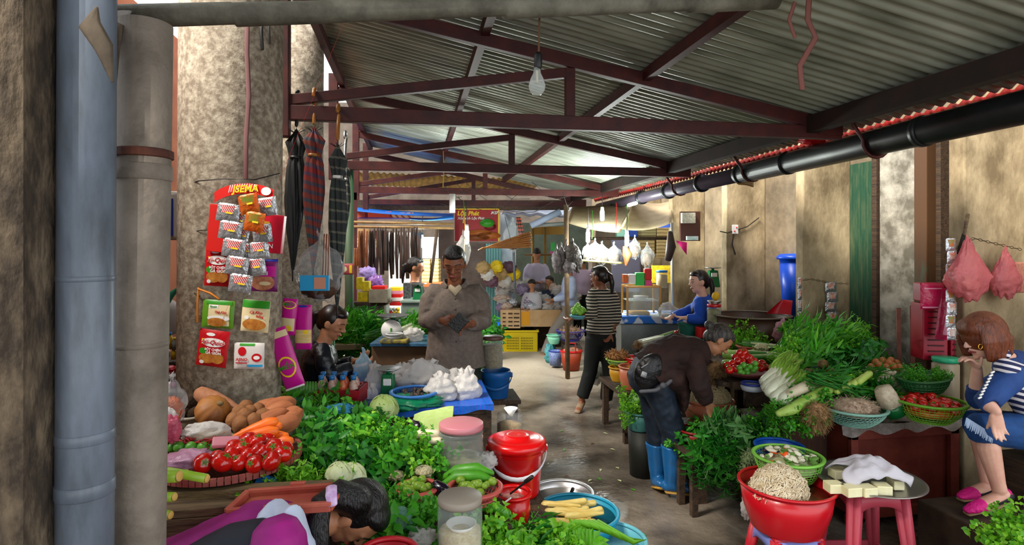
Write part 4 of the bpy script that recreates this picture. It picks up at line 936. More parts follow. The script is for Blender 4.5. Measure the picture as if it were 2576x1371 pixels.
# incandescent bulb
t = thing('light_bulb', 'clear glass light bulb hanging unlit on a brown cord', 'light bulb', tuple(Q(1351, 238, 2.1)))
b = MB(); b.tube([Q(1357, 40, 2.1), Q(1355, 145, 2.1)], .004, seg=6); b.build('cord', mat('brown_cord', '5a3a22', .7), t, world=True)
b = MB(); b.tube([Q(1354, 140, 2.1), Q(1353, 168, 2.1)], .015, seg=14); b.build('socket', black, t, world=True)
GLASS = mat('thin_glass', 'dfe8e4', .06, alpha=.22, spec=.9)
b = MB(); c = Q(1351, 240, 2.1); b.lathe([(0, 0), (.016, .003), (.028, .018), (.031, .035), (.024, .06), (.014, .08), (.012, .1)], c, seg=22); b.build('glass', GLASS, t, world=True)
b = MB(); b.tube([c+V((0, 0, .09)), c+V((0, 0, .05))], .005, seg=8); b.tube([c+V((-.012, 0, .045)), c+V((0, 0, .055)), c+V((.012, 0, .045))], .001, seg=4); b.build('filament', mat('filament', 'b9b39a', .3), t, world=True)
# umbrellas
PLAID = mat('red_plaid', '7c1418', .7, stripes=((.3, 0, 1.), .05, '16304f', .42), col2='2f5a3a', scale=5, lo=.3, hi=.7)
PLAID2 = mat('grey_plaid', '26282a', .7, stripes=((.15, 0, 1.), .06, '6d675a', .22), col2='24402f', scale=7)
def umbrella(label, px, pyh, pytip, d, m, hm, thick=.06, open_=.35, lean=0):
    a = Q(px, pyh, d); tip = Q(px-12+lean, pytip, d-.02); t = thing('umbrella', label, 'umbrella', tuple(a)); L = (a-tip).length; ax = (tip-a).normalized()
    hk = []
    for k in range(9): an = PI*k/8; hk.append(a+V((0, 0, -.045))+V((0, 1, 0))*(-.035*math.cos(an)+.02)+V((0, 0, .045))*math.sin(an))
    b = MB(); b.tube(hk+[a+ax*.1+V((0, .04-.02, 0)), a+ax*.2], [.0105]*9+[.011, .01], seg=10); b.build('handle', hm, t, world=True)
    b = MB(); vs = []; n = 30; seg = 40; P0 = a+ax*(.19)
    prof = [(0, .012), (.04, .02), (.1, .6), (.13, 1.), (.2, .72), (.24, .62), (.3, .85), (.5, .95), (.7, .7), (.9, .32), (1., .12)]
    LL = L-.19-.06
    def pr(v):
        for (v0, r0), (v1, r1) in zip(prof, prof[1:]):
            if v <= v1: return r0+(r1-r0)*(v-v0)/(v1-v0)
        return .1
    side = Rv; oth = ax.cross(side)
    def fn(u, v):
        an = 2*PI*u; r = thick*pr(v)*(1+.28*math.sin(8*an+v*7)+.1*math.sin(3*an+1)); return P0+ax*(LL*v)+side*math.cos(an)*r+oth*math.sin(an)*r*.75
    b.grid(fn, seg, n); b.build('canopy', m, t, world=True)
    b = MB(); c = P0+ax*LL*.235; b.tube([c-ax*.008, c+ax*.008], thick*.68, seg=18, dome=False); b.build('strap', hm if m is not PLAID2 else white, t, world=True)
    b = MB(); b.tube([P0+ax*LL*.98, tip], [.006, .004], seg=8); b.build('tip', black, t, world=True)
    b = MB()
    for k in range(8): an = 2*PI*k/8; b.tube([P0+ax*.06, P0+ax*.035+side*math.cos(an)*thick*1.0+oth*math.sin(an)*thick*.7], .0018, seg=4)
    b.build('rib_ends', black, t, world=True)
WH = mat('tan_wood_handle', '9c6428', .35, coat=.4)
umbrella('black folded umbrella, leftmost of those hooked on the truss', 748, 228, 706, 3.32, mat('black_canopy', '08090b', .6), black, .05)
umbrella('red and green plaid folded umbrella with a wooden hook handle', 790, 222, 700, 3.3, PLAID, WH, .052, lean=10)
umbrella('grey plaid folded umbrella hooked in front of the truss with wooden handle', 850, 262, 800, 3.28, PLAID2, WH, .044, lean=10)
umbrella('small dark folded umbrella with a grey handle behind the plaid ones', 868, 330, 640, 3.9, PLAID2, steel, .035, lean=8)
# ---------------------------------------------------------------- packets on the column
SILV = mat('silver_foil', 'b9bcc0', .22, metal=.75, bump=.4, scale=12, bscale=60); REDP = mat('red_print', 'b8101a', .35); REDC = mat('red_card', 'd0140c', .5); YEL = mat('yellow_print', 'e8c51c', .5)
WHT = mat('white_print', 'e6e2de', .5); ORF = mat('orange_foil', 'c94a14', .3, metal=.3, col2='a8641c', scale=20, bump=.3); MAGP = mat('magenta_print', 'c0128a', .35); GRP = mat('green_print', '2f8a1c', .4); BRP = mat('fried_brown', '9a5418', .5, col2='c98a3a', scale=30)
BLP = mat('blue_print', '1b2f9a', .4); CRM = mat('cream_print', 'd9c79a', .5); STRF = mat('red_white_stripes', 'c9c9cc', .3, stripes=((1, 0, .6), .009, 'c0281c', .55)); SKYB = mat('sky_print', '2a9ad0', .4); PURP = mat('purple_foil', '6a1458', .35); DKR = mat('dark_red_print', '6a0c10', .4)
b = MB()
def fan(u, v):
    a = math.radians(152-114*u); return V((math.cos(a)*.155, -.0, .06+math.sin(a)*.075+.045*v))
c = Q(618, 565, 2.52); t = thing('sachet_display', 'red fan-shaped card with strips of silver seasoning sachets on the column', 'packets', tuple(c), CAMR)
bb = MB(); bb.grid(fan, 20, 2); o = bb.build('header_card', REDC, t, smooth=False); o.modifiers.new('s', 'SOLIDIFY').thickness = .002
bb = MB()
for k in range(12):
    u = .3+.035*k; p = fan(u, .3); q = fan(u+.03, .95); bb.tube([p+V((0, -.004, 0)), q+V((0, -.004, 0))], [(.002, .0008)]*2, seg=4, side=(1, 0, 0))
bb.build('card_stripes', WHT, t)
bb = MB(); bb.lathe([(0, -.001), (.018, -.001), (.018, .001), (0, .001)], fan(.86, .55)+V((0, -.004, 0)), rot=Matrix.Rotation(PI/2, 3, 'X'), seg=16, sx=1.2); bb.build('card_emblem', WHT, t, smooth=False)
textmesh('JSEMA', .042, YEL, 'lettering', t, (-.0, -.006, .155), (PI/2, -.05, 0), .0004, bold=.0012, shear=.2)
def sachet(par, px, py, d, w_, h, tilt, body, panel, word=None):
    p = Q(px, py, d)-c; q = V((p.dot(Rv), p.dot(Fv), p.z))
    o = bpy.data.objects.new('sachet', None)
    R3 = Matrix.Rotation(tilt, 3, 'Y'); bb = MB()
    for s_ in (1, -1): bb.grid(lambda u, v: q+R3 @ V(((u-.5)*w_, s_*-.008*max(0, (1-(2*u-1)**2)*(1-(2*v-1)**2))**.5+.001*math.sin(30*u), (v-.5)*h)), 10, 8)
    o = bb.build('sachet', body, par)
    bb = MB(); bb.grid(lambda u, v: q+R3 @ V(((u-.5)*w_*.72, -.0095+.006*(abs(2*u-1)**3), (v*.42-.02)*h)), 6, 2); bb.build('printed_panel', panel, o)
    bb = MB(); bb.grid(lambda u, v: q+R3 @ V(((u-.5)*w_*.3+.008, -.0112, (v*.09-.05)*h)), 2, 1); bb.build('yellow_word', YEL, o)
W_, H_ = .1, .118
for i in range(5): sachet(t, 571+8.5*i+(3 if i < 1 else 0), 535+44.5*i, 2.50-.003*i, W_, .08, .16, SILV, STRF)
for i in range(4): sachet(t, 668-8*i+(4 if i < 1 else 0), 520+46*i if i < 1 else 546+42*i, 2.505, .085, .08, -.14, SILV, STRF)
for i in range(2): sachet(t, 626+14*i, 513+45*i, 2.475-.004*i, .085, .085, .18 if i else -.2, ORF, mat('orange_picture', '9a5a1c', .4, col2='4a7a1c', scale=40))
for i in range(3): sachet(t, 604+8*i, 555+38*i, 2.515, .05, .07, .2, SILV, STRF)
b = MB(); b.box((0, 0, 0), (.125, .012, .21)); o = b.build('red_gift_box', REDC, None, smooth=False, bev=.002); o.location = Q(560, 575, 2.545); o.rotation_euler = (0, .09, CAMR); tag(o, 'plain bright red card box behind the silver sachet strip', 'card')
t = thing('red_card_box', 'pinkish red card box with a gold window, right of the sachets', 'card', tuple(Q(684, 588, 2.56)), CAMR); t.rotation_euler = (0, .1, CAMR)
b = MB(); b.box((0, 0, 0), (.105, .03, .17)); b.build('box', mat('pink_red_card', 'b81a30', .3), t, smooth=False, bev=.002); b = MB(); b.box((-.025, -.0165, .015), (.035, .002, .075)); b.build('gold_window', mat('gold_card', 'b8862a', .4), t, smooth=False)
textmesh('EN', .028, WHT, 'lettering', t, (-.0, -.017, -.055))
AQ = [('e', -.1, .38, .3, .09, WHT, 'emblem'), ('r', -.25, .18, .25, .14, YEL), ('e', .02, .17, .78, .24, WHT, 'name_plate'), ('t', 'Aji-Quick', .02, .17, .17, REDP, .25), ('t', 'BỘT CHIÊN', .05, -.02, .085, WHT), ('t', 'GÀ GIÒN', .08, -.11, .1, WHT), ('e', -.28, -.08, .26, .17, GRP, 'lettuce_picture'), ('e', -.12, -.27, .55, .28, BRP, 'fried_chicken_picture'), ('e', .22, -.25, .42, .3, BRP, 'fried_chicken_picture'), ('e', -.28, -.38, .16, .1, WHT, 'seal')]
packet('red fried chicken flour packet tucked behind the sachet strip', 549, 671, 2.565, 66, 98, .06, REDP, AQ)
packet('large red fried chicken flour packet hanging low on the column', 536, 876, 2.56, 76, 92, .13, REDP, AQ)
packet('purple and pink hotpot seasoning packet with a dark blue top edge', 663, 692, 2.57, 72, 82, .03, PURP, [('r', 0, .46, .98, .07, BLP), ('e', 0, -.22, .85, .5, mat('shrimp_picture', 'a05a3a', .5, col2='c98a6a', scale=30), 'noodle_picture'), ('r', .05, .12, .8, .32, MAGP), ('t', 'LẨU', .02, .2, .12, WHT), ('t', 'THÁI', 0, .06, .16, WHT), ('e', .1, -.25, .4, .12, CRM)])
packet('green-topped soup seasoning packet, left of the two green ones', 549, 790, 2.56, 80, 70, .07, mat('lime_foil', '5a8f1e', .35), [('r', .05, .0, .66, .82, CRM), ('r', .03, .42, .8, .14, GRP), ('r', -.12, .27, .3, .12, WHT), ('t', 'Knorr', -.12, .27, .1, GRP, .2), ('t', 'Thịt Kho', .12, .08, .12, REDP, .2), ('e', .05, -.14, .7, .2, WHT, 'bowl_picture'), ('e', 0, -.28, .6, .32, BRP, 'food_picture')])
packet('green-topped braising packet, right of the two green ones', 643, 795, 2.55, 70, 80, .09, CRM, [('r', 0, .38, .98, .24, GRP), ('t', 'Cá Kho', .05, .12, .13, REDP, .2), ('t', 'Riềng', .2, .0, .1, REDP), ('e', .0, -.26, .85, .36, BRP, 'food_picture'), ('e', -.28, -.05, .18, .12, WHT, 'seal')])
packet('white seasoning bag with red bowl emblems and a blue band', 627, 895, 2.56, 76, 66, .02, mat('white_foil', 'cfc8c4', .3), [('r', -.05, .44, .5, .1, GRP), ('e', -.2, .18, .28, .34, REDP, 'emblem'), ('e', .28, -.05, .32, .32, REDP, 'emblem'), ('e', .28, -.05, .2, .15, WHT, 'bowl'), ('t', 'AJINO', -.2, -.13, .16, REDP), ('r', .22, -.36, .5, .09, SKYB), ('r', -.22, -.26, .4, .04, REDP)])
NOOD = [('r', 0, .2, .96, .5, MAGP), ('r', 0, -.2, .96, .3, mat('noodle_window', 'c9a25a', .5, col2='e0c890', scale=6, stretch=(2, 2, 40)))]
packet('tall magenta noodle packet, nearest and lowest of the three, tilted', 719, 902, 2.82, 52, 158, -.33, MAGP, [('r', 0, .4, .96, .1, CRM), ('e', .0, -.13, .85, .34, YEL, 'ring'), ('e', .0, -.13, .72, .28, MAGP, 'disc'), ('t', 'MIẾN', 0, -.13, .11, GRP), ('e', -.2, .46, .4, .05, YEL), ('r', 0, -.48, .96, .03, WHT)], t_=.02, name='noodle_packet')
packet('magenta noodle packet with a yellow seal, hanging left', 727, 797, 3.0, 38, 92, .1, MAGP, [('e', 0, .33, .9, .22, YEL, 'ring'), ('e', 0, .34, .8, .17, MAGP, 'disc'), ('t', 'MIẾN', 0, .34, .12, GRP), ('r', 0, -.2, .9, .35, CRM), ('e', .1, -.3, .4, .16, YEL)], t_=.018, name='noodle_packet')
packet('magenta noodle packet with a see-through noodle window, hanging right', 764, 823, 3.02, 42, 112, .0, MAGP, NOOD+[('e', .2, -.1, .3, .1, YEL), ('e', -.02, .47, .55, .05, BLP)], t_=.018, name='noodle_packet')
packet('small red and yellow printed card behind the plaid umbrella', 874, 677, 4.4, 32, 28, 0, mat('faded_red', 'a8484a', .5), [('e', -.2, 0, .4, .5, CRM), ('r', .28, 0, .2, .7, YEL)], name='printed_card', cat='card')
CLEAR = mat('clear_film', 'c5c8ca', .18, alpha=.13, bump=.6, scale=8, bscale=30)
HAZE = mat('milky_film', 'd9d6d2', .3, alpha=.55, bump=.7, scale=8, bscale=26, transl=.2)
WHF = mat('white_film', 'dcd8d4', .3, alpha=.82, bump=.8, scale=6, bscale=22, transl=.25)
bag('clear bag of brown dried goods with a light blue label hanging by the column', 805, 670, 3.15, 108, 170, CLEAR, fill=mat('dried_brown', '5a3a28', .8, col2='2f1e14', scale=30), fillfrac=.33, neck=.1, seed=4)
b = MB(); b.box((0, 0, 0), (.15, .02, .08)); o = b.build('blue_carton', SKYB, None, smooth=False, bev=.002); o.location = Q(792, 712, 3.0); o.rotation_euler = (0, 0, CAMR); tag(o, 'light blue and peach carton hanging under the umbrellas', 'carton')
b = MB(); b.box((.03, -.012, 0), (.06, .003, .06)); b.build('peach_panel', mat('peach_print', 'c98a72', .5), o, smooth=False)
for i in range(3): string([(816+i*6, 590, 3.1), (812+i*6, 690+20*i, 3.1)], .004, mat('amber_beads', '7a3a18', .3), 'thin strip of brown sachets hanging between the plaid umbrellas', 'strip', 'sachet_strip', group='strips of brown sachets between the umbrellas')
# ---------------------------------------------------------------- left stall tables
def table(name, label, x0, x1, y0, y1, z, m, th=.04, leg=.05, apron=0, planks=0, legm=None, cat='table', group=None):
    t = thing(name, label, cat, ((x0+x1)/2, (y0+y1)/2, 0), group=group)
    if planks:
        n = planks
        for k in range(n):
            y = y0+(y1-y0)*(k+.5)/n; b = MB(); b.box(((x0+x1)/2, y, z-th/2), (x1-x0, (y1-y0)/n-.012, th)); b.build('plank', m, t, world=True, smooth=False, bev=.004)
    else: b = MB(); b.box(((x0+x1)/2, (y0+y1)/2, z-th/2), (x1-x0, y1-y0, th)); b.build('top', m, t, world=True, smooth=False, bev=.005)
    for x in (x0+leg, x1-leg):
        for y in (y0+leg, y1-leg): b = MB(); b.box((x, y, (z-th)/2), (leg, leg, z-th)); b.build('leg', legm or m, t, world=True, smooth=False)
    if apron:
        b = MB(); b.box(((x0+x1)/2, y0+.012, z-th-apron/2), (x1-x0, .02, apron)); b.build('apron', legm or m, t, world=True, smooth=False)
    return t
table('slatted_table', 'weathered plank table carrying the tomato tray on the left', -1.22, -.42, 2.02, 2.66, .845, woodm, .03, planks=6, apron=.07)
b = MB(); b.bar(Q(380, 1254, 1.97), Q(836, 1232, 1.98), .05, .055); single('table_beam', b, mat('front_beam', '54432c', .8, col2='7a6440', scale=6, stretch=(1, 6, 6), bump=.4), 'thick weathered beam along the front edge of the left plank table', 'beam', smooth=False, bev=.004)
table('herb_table', 'dark low wooden table under the heaped green herbs', -.40, .36, 2.10, 3.06, .67, wooddark, .04)
table('side_bench', 'small dark bench under the red bucket', .385, .60, 2.33, 2.95, .53, wooddark, .03, leg=.03)
table('low_platform', 'low dark platform under the washing basins', .62, .98, 2.24, 3.1, .34, wooddark, .03, leg=.04)
table('front_bench', 'low dark bench at the front under the lettuce and jar', -.18, .58, 1.72, 2.07, .50, wooddark, .03, leg=.04)
# blue covered box table
t = table('blue_cloth_table', 'wooden table with a bright blue plastic cover carrying white bags', -.62, .42, 3.12, 3.66, .835, wooddark, .05, apron=.3)
b = MB(); b.grid(lambda u, v: V((-.63+1.06*u, 3.10+.58*v, .842+.002*math.sin(20*u+7*v))), 30, 12); b.grid(lambda u, v: V((-.63+1.06*u, 3.098-.004*math.sin(60*u), .842-.035*v*(1+.3*math.sin(25*u)))), 60, 2)
o = b.build('plastic_cover', mat('blue_table_cover', '0f62c4', .35, stripes=((1, 0, 0), .02, '4a4ad0', .2), bump=.2), t, world=True)
# tomatoes & tray
c = Q(578, 1150, 2.19); t = thing('woven_tray', 'flat woven reddish tray holding the big pile of tomatoes', 'tray', (c.x, c.y, c.z-.03)); R0 = .25
b = MB(); b.lathe([(0, 0), (R0*.85, 0), (R0, .03), (R0+.008, .034), (R0+.008, .044), (R0-.004, .042), (R0*.83, .008), (0, .008)], seg=64); b.build('woven_bottom', mat('woven_tray', '5a1f1c', .7, col2='7d4a3a', scale=60, bump=.8), t)
b = MB(); vs = 72
for k in range(vs): a = 2*PI*k/vs; b.box((math.cos(a)*(R0+.002), math.sin(a)*(R0+.002), .034), (.013, .019, .024), Matrix.Rotation(a, 3, 'Z'))
b.build('rim_binding', mat('rim_binding', '7a2a28', .6, col2='a0564a', scale=9), t, smooth=False)
TL = 'ripe red tomato in the big pile on the left woven tray'; TGp = 'tomatoes on the left tray'
for (px, py, d) in [(512, 1165, 2.0), (560, 1162, 2.0), (600, 1164, 2.02), (640, 1168, 2.02), (683, 1160, 2.03), (583, 1146, 2.05), (625, 1150, 2.06), (663, 1142, 2.08), (712, 1142, 2.08), (590, 1130, 2.1), (612, 1132, 2.09), (648, 1138, 2.08), (690, 1126, 2.09), (624, 1112, 2.14), (650, 1112, 2.13), (602, 1118, 2.14), (668, 1108, 2.18), (572, 1160, 2.06), (640, 1105, 2.18), (716, 1130, 2.14), (690, 1150, 2.1), (545, 1155, 2.04)]:
    tomato(Q(px, py, d), TL, TGp, R_.uniform(.92, 1.1))
CARR = mat('carrot_orange', 'e2560c', .45, col2='f07a1c', scale=9, stretch=(1, 1, 5)); 
for i, (a, c_) in enumerate((((590, 1098, 2.2), (690, 1060, 2.24)), ((600, 1102, 2.17), (690, 1084, 2.2)), ((640, 1108, 2.24), (716, 1098, 2.22)), ((660, 1112, 2.22), (728, 1110, 2.2)), ((610, 1085, 2.28), (700, 1072, 2.28)))):
    A, B = Q(*a), Q(*c_); long_veg('carrot', [A, A+(B-A)*.4, A+(B-A)*.85, B], [.009, .019, .024, .017], CARR, 'fat orange carrot lying behind the tomatoes on the left tray', 'carrot', 'carrots behind the left tomatoes')
# bowl with potatoes / sweet potatoes
basin('clay_bowl', 'wide greenish-grey bowl of potatoes and sweet potatoes', 665, 1068, 2.46, 178, .11, mat('grey_green_bowl', '6a6c50', .5, col2='83836a', scale=5), .6, 'bowl')
POT = mat('potato_brown', '8a5a30', .8, col2='6d4424', scale=14, bump=.3); SWP = mat('sweet_potato', '8e4f2c', .8, col2='a86a42', scale=9, bump=.3, stretch=(1, 1, .4))
PM = [ball_mesh(.034, POT, .12, 1.15, 2, s_) for s_ in range(2)]; SM = [ball_mesh(.036, SWP, .15, 1.8, 2, s_) for s_ in range(2)]
for (px, py, d) in [(590, 1058, 2.38), (615, 1050, 2.38), (602, 1040, 2.42), (628, 1042, 2.45), (640, 1062, 2.36), (660, 1050, 2.4), (606, 1068, 2.34), (648, 1035, 2.48), (620, 1028, 2.5), (580, 1046, 2.45)]:
    put(PM[R_.randrange(2)], 'potato', Q(px, py, d), 'round brown potato heaped in the left half of the bowl', 'potato', 'potatoes in the left bowl')
for (px, py, d) in [(690, 1050, 2.4), (712, 1066, 2.36), (730, 1060, 2.4), (700, 1032, 2.46), (728, 1042, 2.46), (680, 1036, 2.5), (706, 1018, 2.52), (670, 1024, 2.52)]:
    put(SM[R_.randrange(2)], 'sweet_potato', Q(px, py, d), 'reddish brown sweet potato heaped in the right half of the bowl', 'sweet potato', 'sweet potatoes in the left bowl', rot=(R_.uniform(.8, 1.6), R_.uniform(-.5, .5), R_.uniform(.8, 2.4)))
PUM = mat('pumpkin_skin', '9a6428', .6, col2='7d4a20', scale=6, bump=.2, stretch=(1, 1, .4))
def gourd(label, px, py, d, rx, rz, rot, m, ribs=12):
    b = MB(); pr = [(rx*math.sin(PI*i/16)*(1.0 if i < 9 else 1-.06*(i-8)*0), -rz*math.cos(PI*i/16)) for i in range(17)]
    b.lathe(pr, seg=60, wav=lambda a, v: .05*abs(math.cos(ribs*a/2))-.05); t = thing('pumpkin', label, 'pumpkin', tuple(Q(px, py, d))); t.rotation_euler = rot; b.build('rind', m, t)
    b = MB(); b.tube([(0, 0, rz*.95), (.005, 0, rz*1.12)], [.014, .01], seg=7); b.build('stalk', mat('dry_stalk', '6a5530', .8), t)
gourd('round ribbed tan pumpkin lying in front of the round column', 536, 1036, 2.42, .072, .062, (.5, .7, 0), PUM)
b = MB(); b.tube([Q(508, 992, 2.5), Q(530, 1004, 2.5), Q(556, 1024, 2.5), Q(585, 1050, 2.48)], [.034, .04, .048, .052], seg=18); single('long_squash', b, mat('squash_tan', '9c6440', .7, col2='b88060', scale=5, stretch=(4, 4, 1), bump=.3), 'long curved tan squash leaning against the round column', 'squash')
for i, (px, py) in enumerate(((478, 1010), (492, 1036), (470, 1030))): put(ball_mesh(.036, mat('taro_brown', '3a2a20', .9, col2='5a4433', scale=20, bump=.5), .15, 1.1, 3, i), 'taro_root', Q(px, py, 2.6), 'dark brown taro root in the pale bowl left of the pumpkin', 'taro', 'taro roots by the pumpkin')
basin('pale_bowl', 'pale bowl of dark taro roots left of the pumpkin', 482, 1042, 2.6, 74, .06, mat('pale_bowl', 'b5ac98', .4), .6, 'bowl')
# things on the near left table
def lump(name, label, px, py, d, w_, h, m, seed, cat='bag', nz=.3, sq=1., z=None, group=None, ns=3.5):
    c = Q(px, py, d); b = MB(); b.ell((c.x, c.y, c.z), (M(w_/2, d), M(w_/2, d)*.7*sq, M(h/2, d)), nz=nz, ns=ns, seed=seed, seg=28, rings=18); return single(name, b, m, label, cat, group=group)
bag('clear knotted bag of orange pickles standing at the left edge', 432, 1005, 2.25, 66, 128, CLEAR, fill=mat('orange_pickle', 'b8581c', .4, col2='8a3a10', scale=40, bump=.5), fillfrac=.55, neck=.12, seed=2)
lump('plastic_bag', 'clear plastic bag of yellowish bean sprouts above the limes', 517, 1088, 2.2, 112, 50, HAZE, 3)
lump('food_bag', 'yellow-brown contents of the flat clear bag behind the tomatoes', 530, 1098, 2.2, 90, 30, mat('mustard_food', 'a0843a', .6, col2='7a5a20', scale=50), 8, 'food')
lump('plastic_bag', 'pink plastic bag left of the tomato tray', 432, 1080, 2.1, 44, 66, mat('pink_film', 'c2506a', .3, alpha=.7, bump=.7, scale=9), 5)
lump('plastic_bag', 'white plastic bag above the pink one at the left', 420, 1050, 2.15, 46, 46, WHF, 6)
lump('plastic_bag', 'lilac plastic bag lying on the tray beside the tomatoes', 480, 1154, 2.06, 130, 42, mat('lilac_film', 'a8708c', .25, alpha=.8, bump=.7, scale=7, col2='c094b0'), 9)
b = MB(); b.box((0, 0, 0), (.09, .05, .018)); o = b.build('pink_packet', mat('pink_pack', 'c07a86', .4), None, smooth=False, bev=.006); o.location = Q(568, 1112, 2.1); o.rotation_euler = (.4, .1, .3); tag(o, 'small pink wrapped packet resting above the tomatoes', 'packet')
LIME = mat('lime_green', '3a7a1c', .4, col2='55962a', scale=14); LM = ball_mesh(.021, LIME, .03, .95)
for i in range(8): put(LM, 'lime', Q(436+15*i, 1126-1.2*(i % 2), 2.12-.015*(i % 2)), 'small green lime in the row behind the lilac bag', 'lime', 'limes behind the lilac bag')
CH = MB()
for i in range(70): p = Q(R_.uniform(452, 548), R_.uniform(1104, 1116), R_.uniform(2.1, 2.2)); dd = rv(1.); dd.z *= .3; CH.tube([p, p+dd.normalized()*.035], [.004, .0015], seg=5)
single('chili_heap', CH, mat('red_chili', 'a8121a', .3, col2='7a1a1c', scale=10), 'small heap of red chilies behind the limes', 'chilies', kind='stuff')
STK = mat('taro_stem', '7aa022', .4, col2='a8c63a', scale=4); STE = mat('stem_cut_end', 'c9a052', .7)
for i, (a, c_, r) in enumerate((((340, 1180, 1.75), (520, 1204, 1.72), .013), ((340, 1212, 1.72), (450, 1198, 1.7), .017), ((340, 1200, 1.78), (470, 1190, 1.8), .011), ((330, 1258, 1.7), (438, 1250, 1.68), .013), ((330, 1292, 1.7), (428, 1296, 1.68), .013), ((330, 1235, 1.74), (410, 1240, 1.72), .01))):
    A, B = Q(*a), Q(*c_); t = thing('leaf_stalk', 'thick lime green stalk end poking out past the grey-brown pipe', 'stalk', tuple(B), group='green stalks left of the plank table')
    b = MB(); b.tube([A, (A+B)/2+V((0, 0, .005)), B], [r, r*1.05, r], seg=12, dome=False); b.build('stalk', STK, t, world=True); b = MB(); ax = (B-A).normalized(); b.tube([B, B+ax*.004], [r*.98, r*.8], seg=12, dome=False); b.build('cut_end', STE, t, world=True)
# bottles crate
CRR = mat('red_crate', '9a1420', .45)
def crate(name, label, c, sx, sy, h, m, rz=CAMR, slots=5, group=None):
    t = thing(name, label, 'crate', tuple(c), rz, group); b = MB(); b.box((0, 0, .008), (sx, sy, .016)); b.build('bottom', m, t, smooth=False)
    for (cx, cy, lx, ly, nm) in ((0, -sy/2, sx, .012, 'side'), (0, sy/2, sx, .012, 'side'), (-sx/2, 0, .012, sy, 'side'), (sx/2, 0, .012, sy, 'side')):
        b = MB(); hor = lx > ly; L = lx if hor else ly
        b.box((cx, cy, h-.02), (lx+.014, ly+.014, .04)); b.box((cx, cy, .03), (lx, ly, .06))
        for k in range(slots+1): o_ = -L/2+L*k/slots; b.box((cx+(o_ if hor else 0), cy+(0 if hor else o_), h/2), (.018 if hor else lx, ly if hor else .018, h))
        nr = max(1, int((h-.1)/.03))
        for j in range(nr): b.box((cx, cy, .06+(j+.5)*(h-.1)/nr), (lx, ly, .009))
        b.build(nm, m, t, smooth=False)
    return t
c = Q(852, 1012, 3.16); c.z = .845; crate('drinks_crate', 'red plastic crate full of small yoghurt drink bottles', c, .25, .18, .09, CRR)
CAPB = mat('blue_cap', '1c6aa8', .4)
for i in range(8):
    px = 808+27*(i % 4)+(5 if i > 3 else 0); d = 3.1+.09*(i//4); base = Q(px, 900, d); base.z = .866
    t = thing('drink_bottle', 'small drink bottle with blue cap standing in the red crate', 'bottle', tuple(base), group='drink bottles in the red crate')
    b = MB(); b.lathe([(0, 0), (.022, 0), (.025, .006), (.024, .03), (.021, .05), (.025, .07), (.022, .095), (.012, .11), (.012, .12)], seg=18); b.build('bottle_body', mat('bottle_white', 'c9c2ba', .3, col2='a85a3a', scale=25) if i % 4 != 2 else mat('bottle_orange', 'b8502a', .3), t)
    b = MB(); b.lathe([(.0252, .012), (.0252, .03)], seg=18); b.f = b.f[:18]; b.mi = b.mi[:18]; b.build('label_band', BLP, t)
    b = MB(); b.lathe([(0, .118), (.0145, .118), (.0145, .14), (0, .14)], seg=14); b.build('cap', CAPB, t)
# green bananas
BAN = mat('green_banana', '2f6a18', .45, col2='4a8a22', scale=5)
for k in range(7): A = Q(728+9*k, 1000, 3.0+.01*k); B = Q(752+7*k, 962, 3.02+.01*k); long_veg('green_banana', [A, (A+B)/2+Rv*.012, B], [.008, .017, .006], BAN, 'green banana in the bunch below the magenta noodles', 'banana', 'green bananas under the noodle packets')
# scale green with pan on the blue table
GSC = mat('green_scale', '0a6a3a', .4)
def scale_(label, px, pytop, pybot, d, wpx, face=True, pan=steel, dial=False):
    c = Q(px, pybot, d); H = M(pybot-pytop, d); W = M(wpx, d); t = thing('kitchen_scale', label, 'scale', tuple(c), CAMR)
    b = MB(); b.box((0, 0, H*.42), (W, W*.8, H*.84), taper=.72); b.build('housing', GSC, t, smooth=False, bev=.008)
    b = MB(); b.tube([(0, 0, H*.82), (0, 0, H*.95)], W*.12, seg=10, dome=False); b.build('stem', GSC, t)
    b = MB(); b.lathe([(0, H*.93), (W*.6, H*.94), (W*.85, H), (W*.83, H), (W*.58, H*.95), (0, H*.945)], seg=28); b.build('pan', pan, t)
    b = MB(); b.box((0, -W*.37, H*.62), (W*.5, .01, H*.2)); b.build('window', white, t, smooth=False, bev=.004)
    if dial:
        b = MB(); b.lathe([(0, -.006), (W*.55, -.006), (W*.55, .006), (0, .006)], (0, -W*.46, H*.5), rot=Matrix.Rotation(PI/2, 3, 'X'), seg=30); b.build('dial', white, t); b = MB(); b.box((0, -W*.46-.009, H*.5), (.012, .004, .03)); b.build('needle', GRP, t, smooth=False)
    return t
scale_('green kitchen scale with a clear pan standing among the white bags', 977, 925, 1012, 3.35, 40)
for i, a in enumerate(((1065, 948, 3.52, 150, 72), (1150, 968, 3.40, 80, 66), (1172, 972, 3.28, 76, 74), (1020, 950, 3.55, 90, 60), (1110, 978, 3.24, 84, 62), (942, 962, 3.4, 50, 76), (930, 1000, 3.28, 44, 60))):
    heapbag(['wide crumpled white plastic bag behind the blue basket', 'crumpled white bag with pointed handles left of the blue bucket', 'upright translucent white bag at the right corner of the blue table', 'white bag tucked behind the green scale', 'white bag bulging beside the blue basket', 'thin clear bag rising left of the green scale', 'small bluish clear bag right of the bottle crate'][i], a[0], a[1], a[2], a[3], a[4], WHF if i not in (5, 6) else HAZE, i+3)
t_, c, r = basket('fruit_basket', 'light blue openwork basket of brown snails on the blue table', 1042, 982, 3.2, 118, .075, mat('light_blue_plastic', '3a7ac8', .35), .72, nu=40, nv=5)
b = MB()
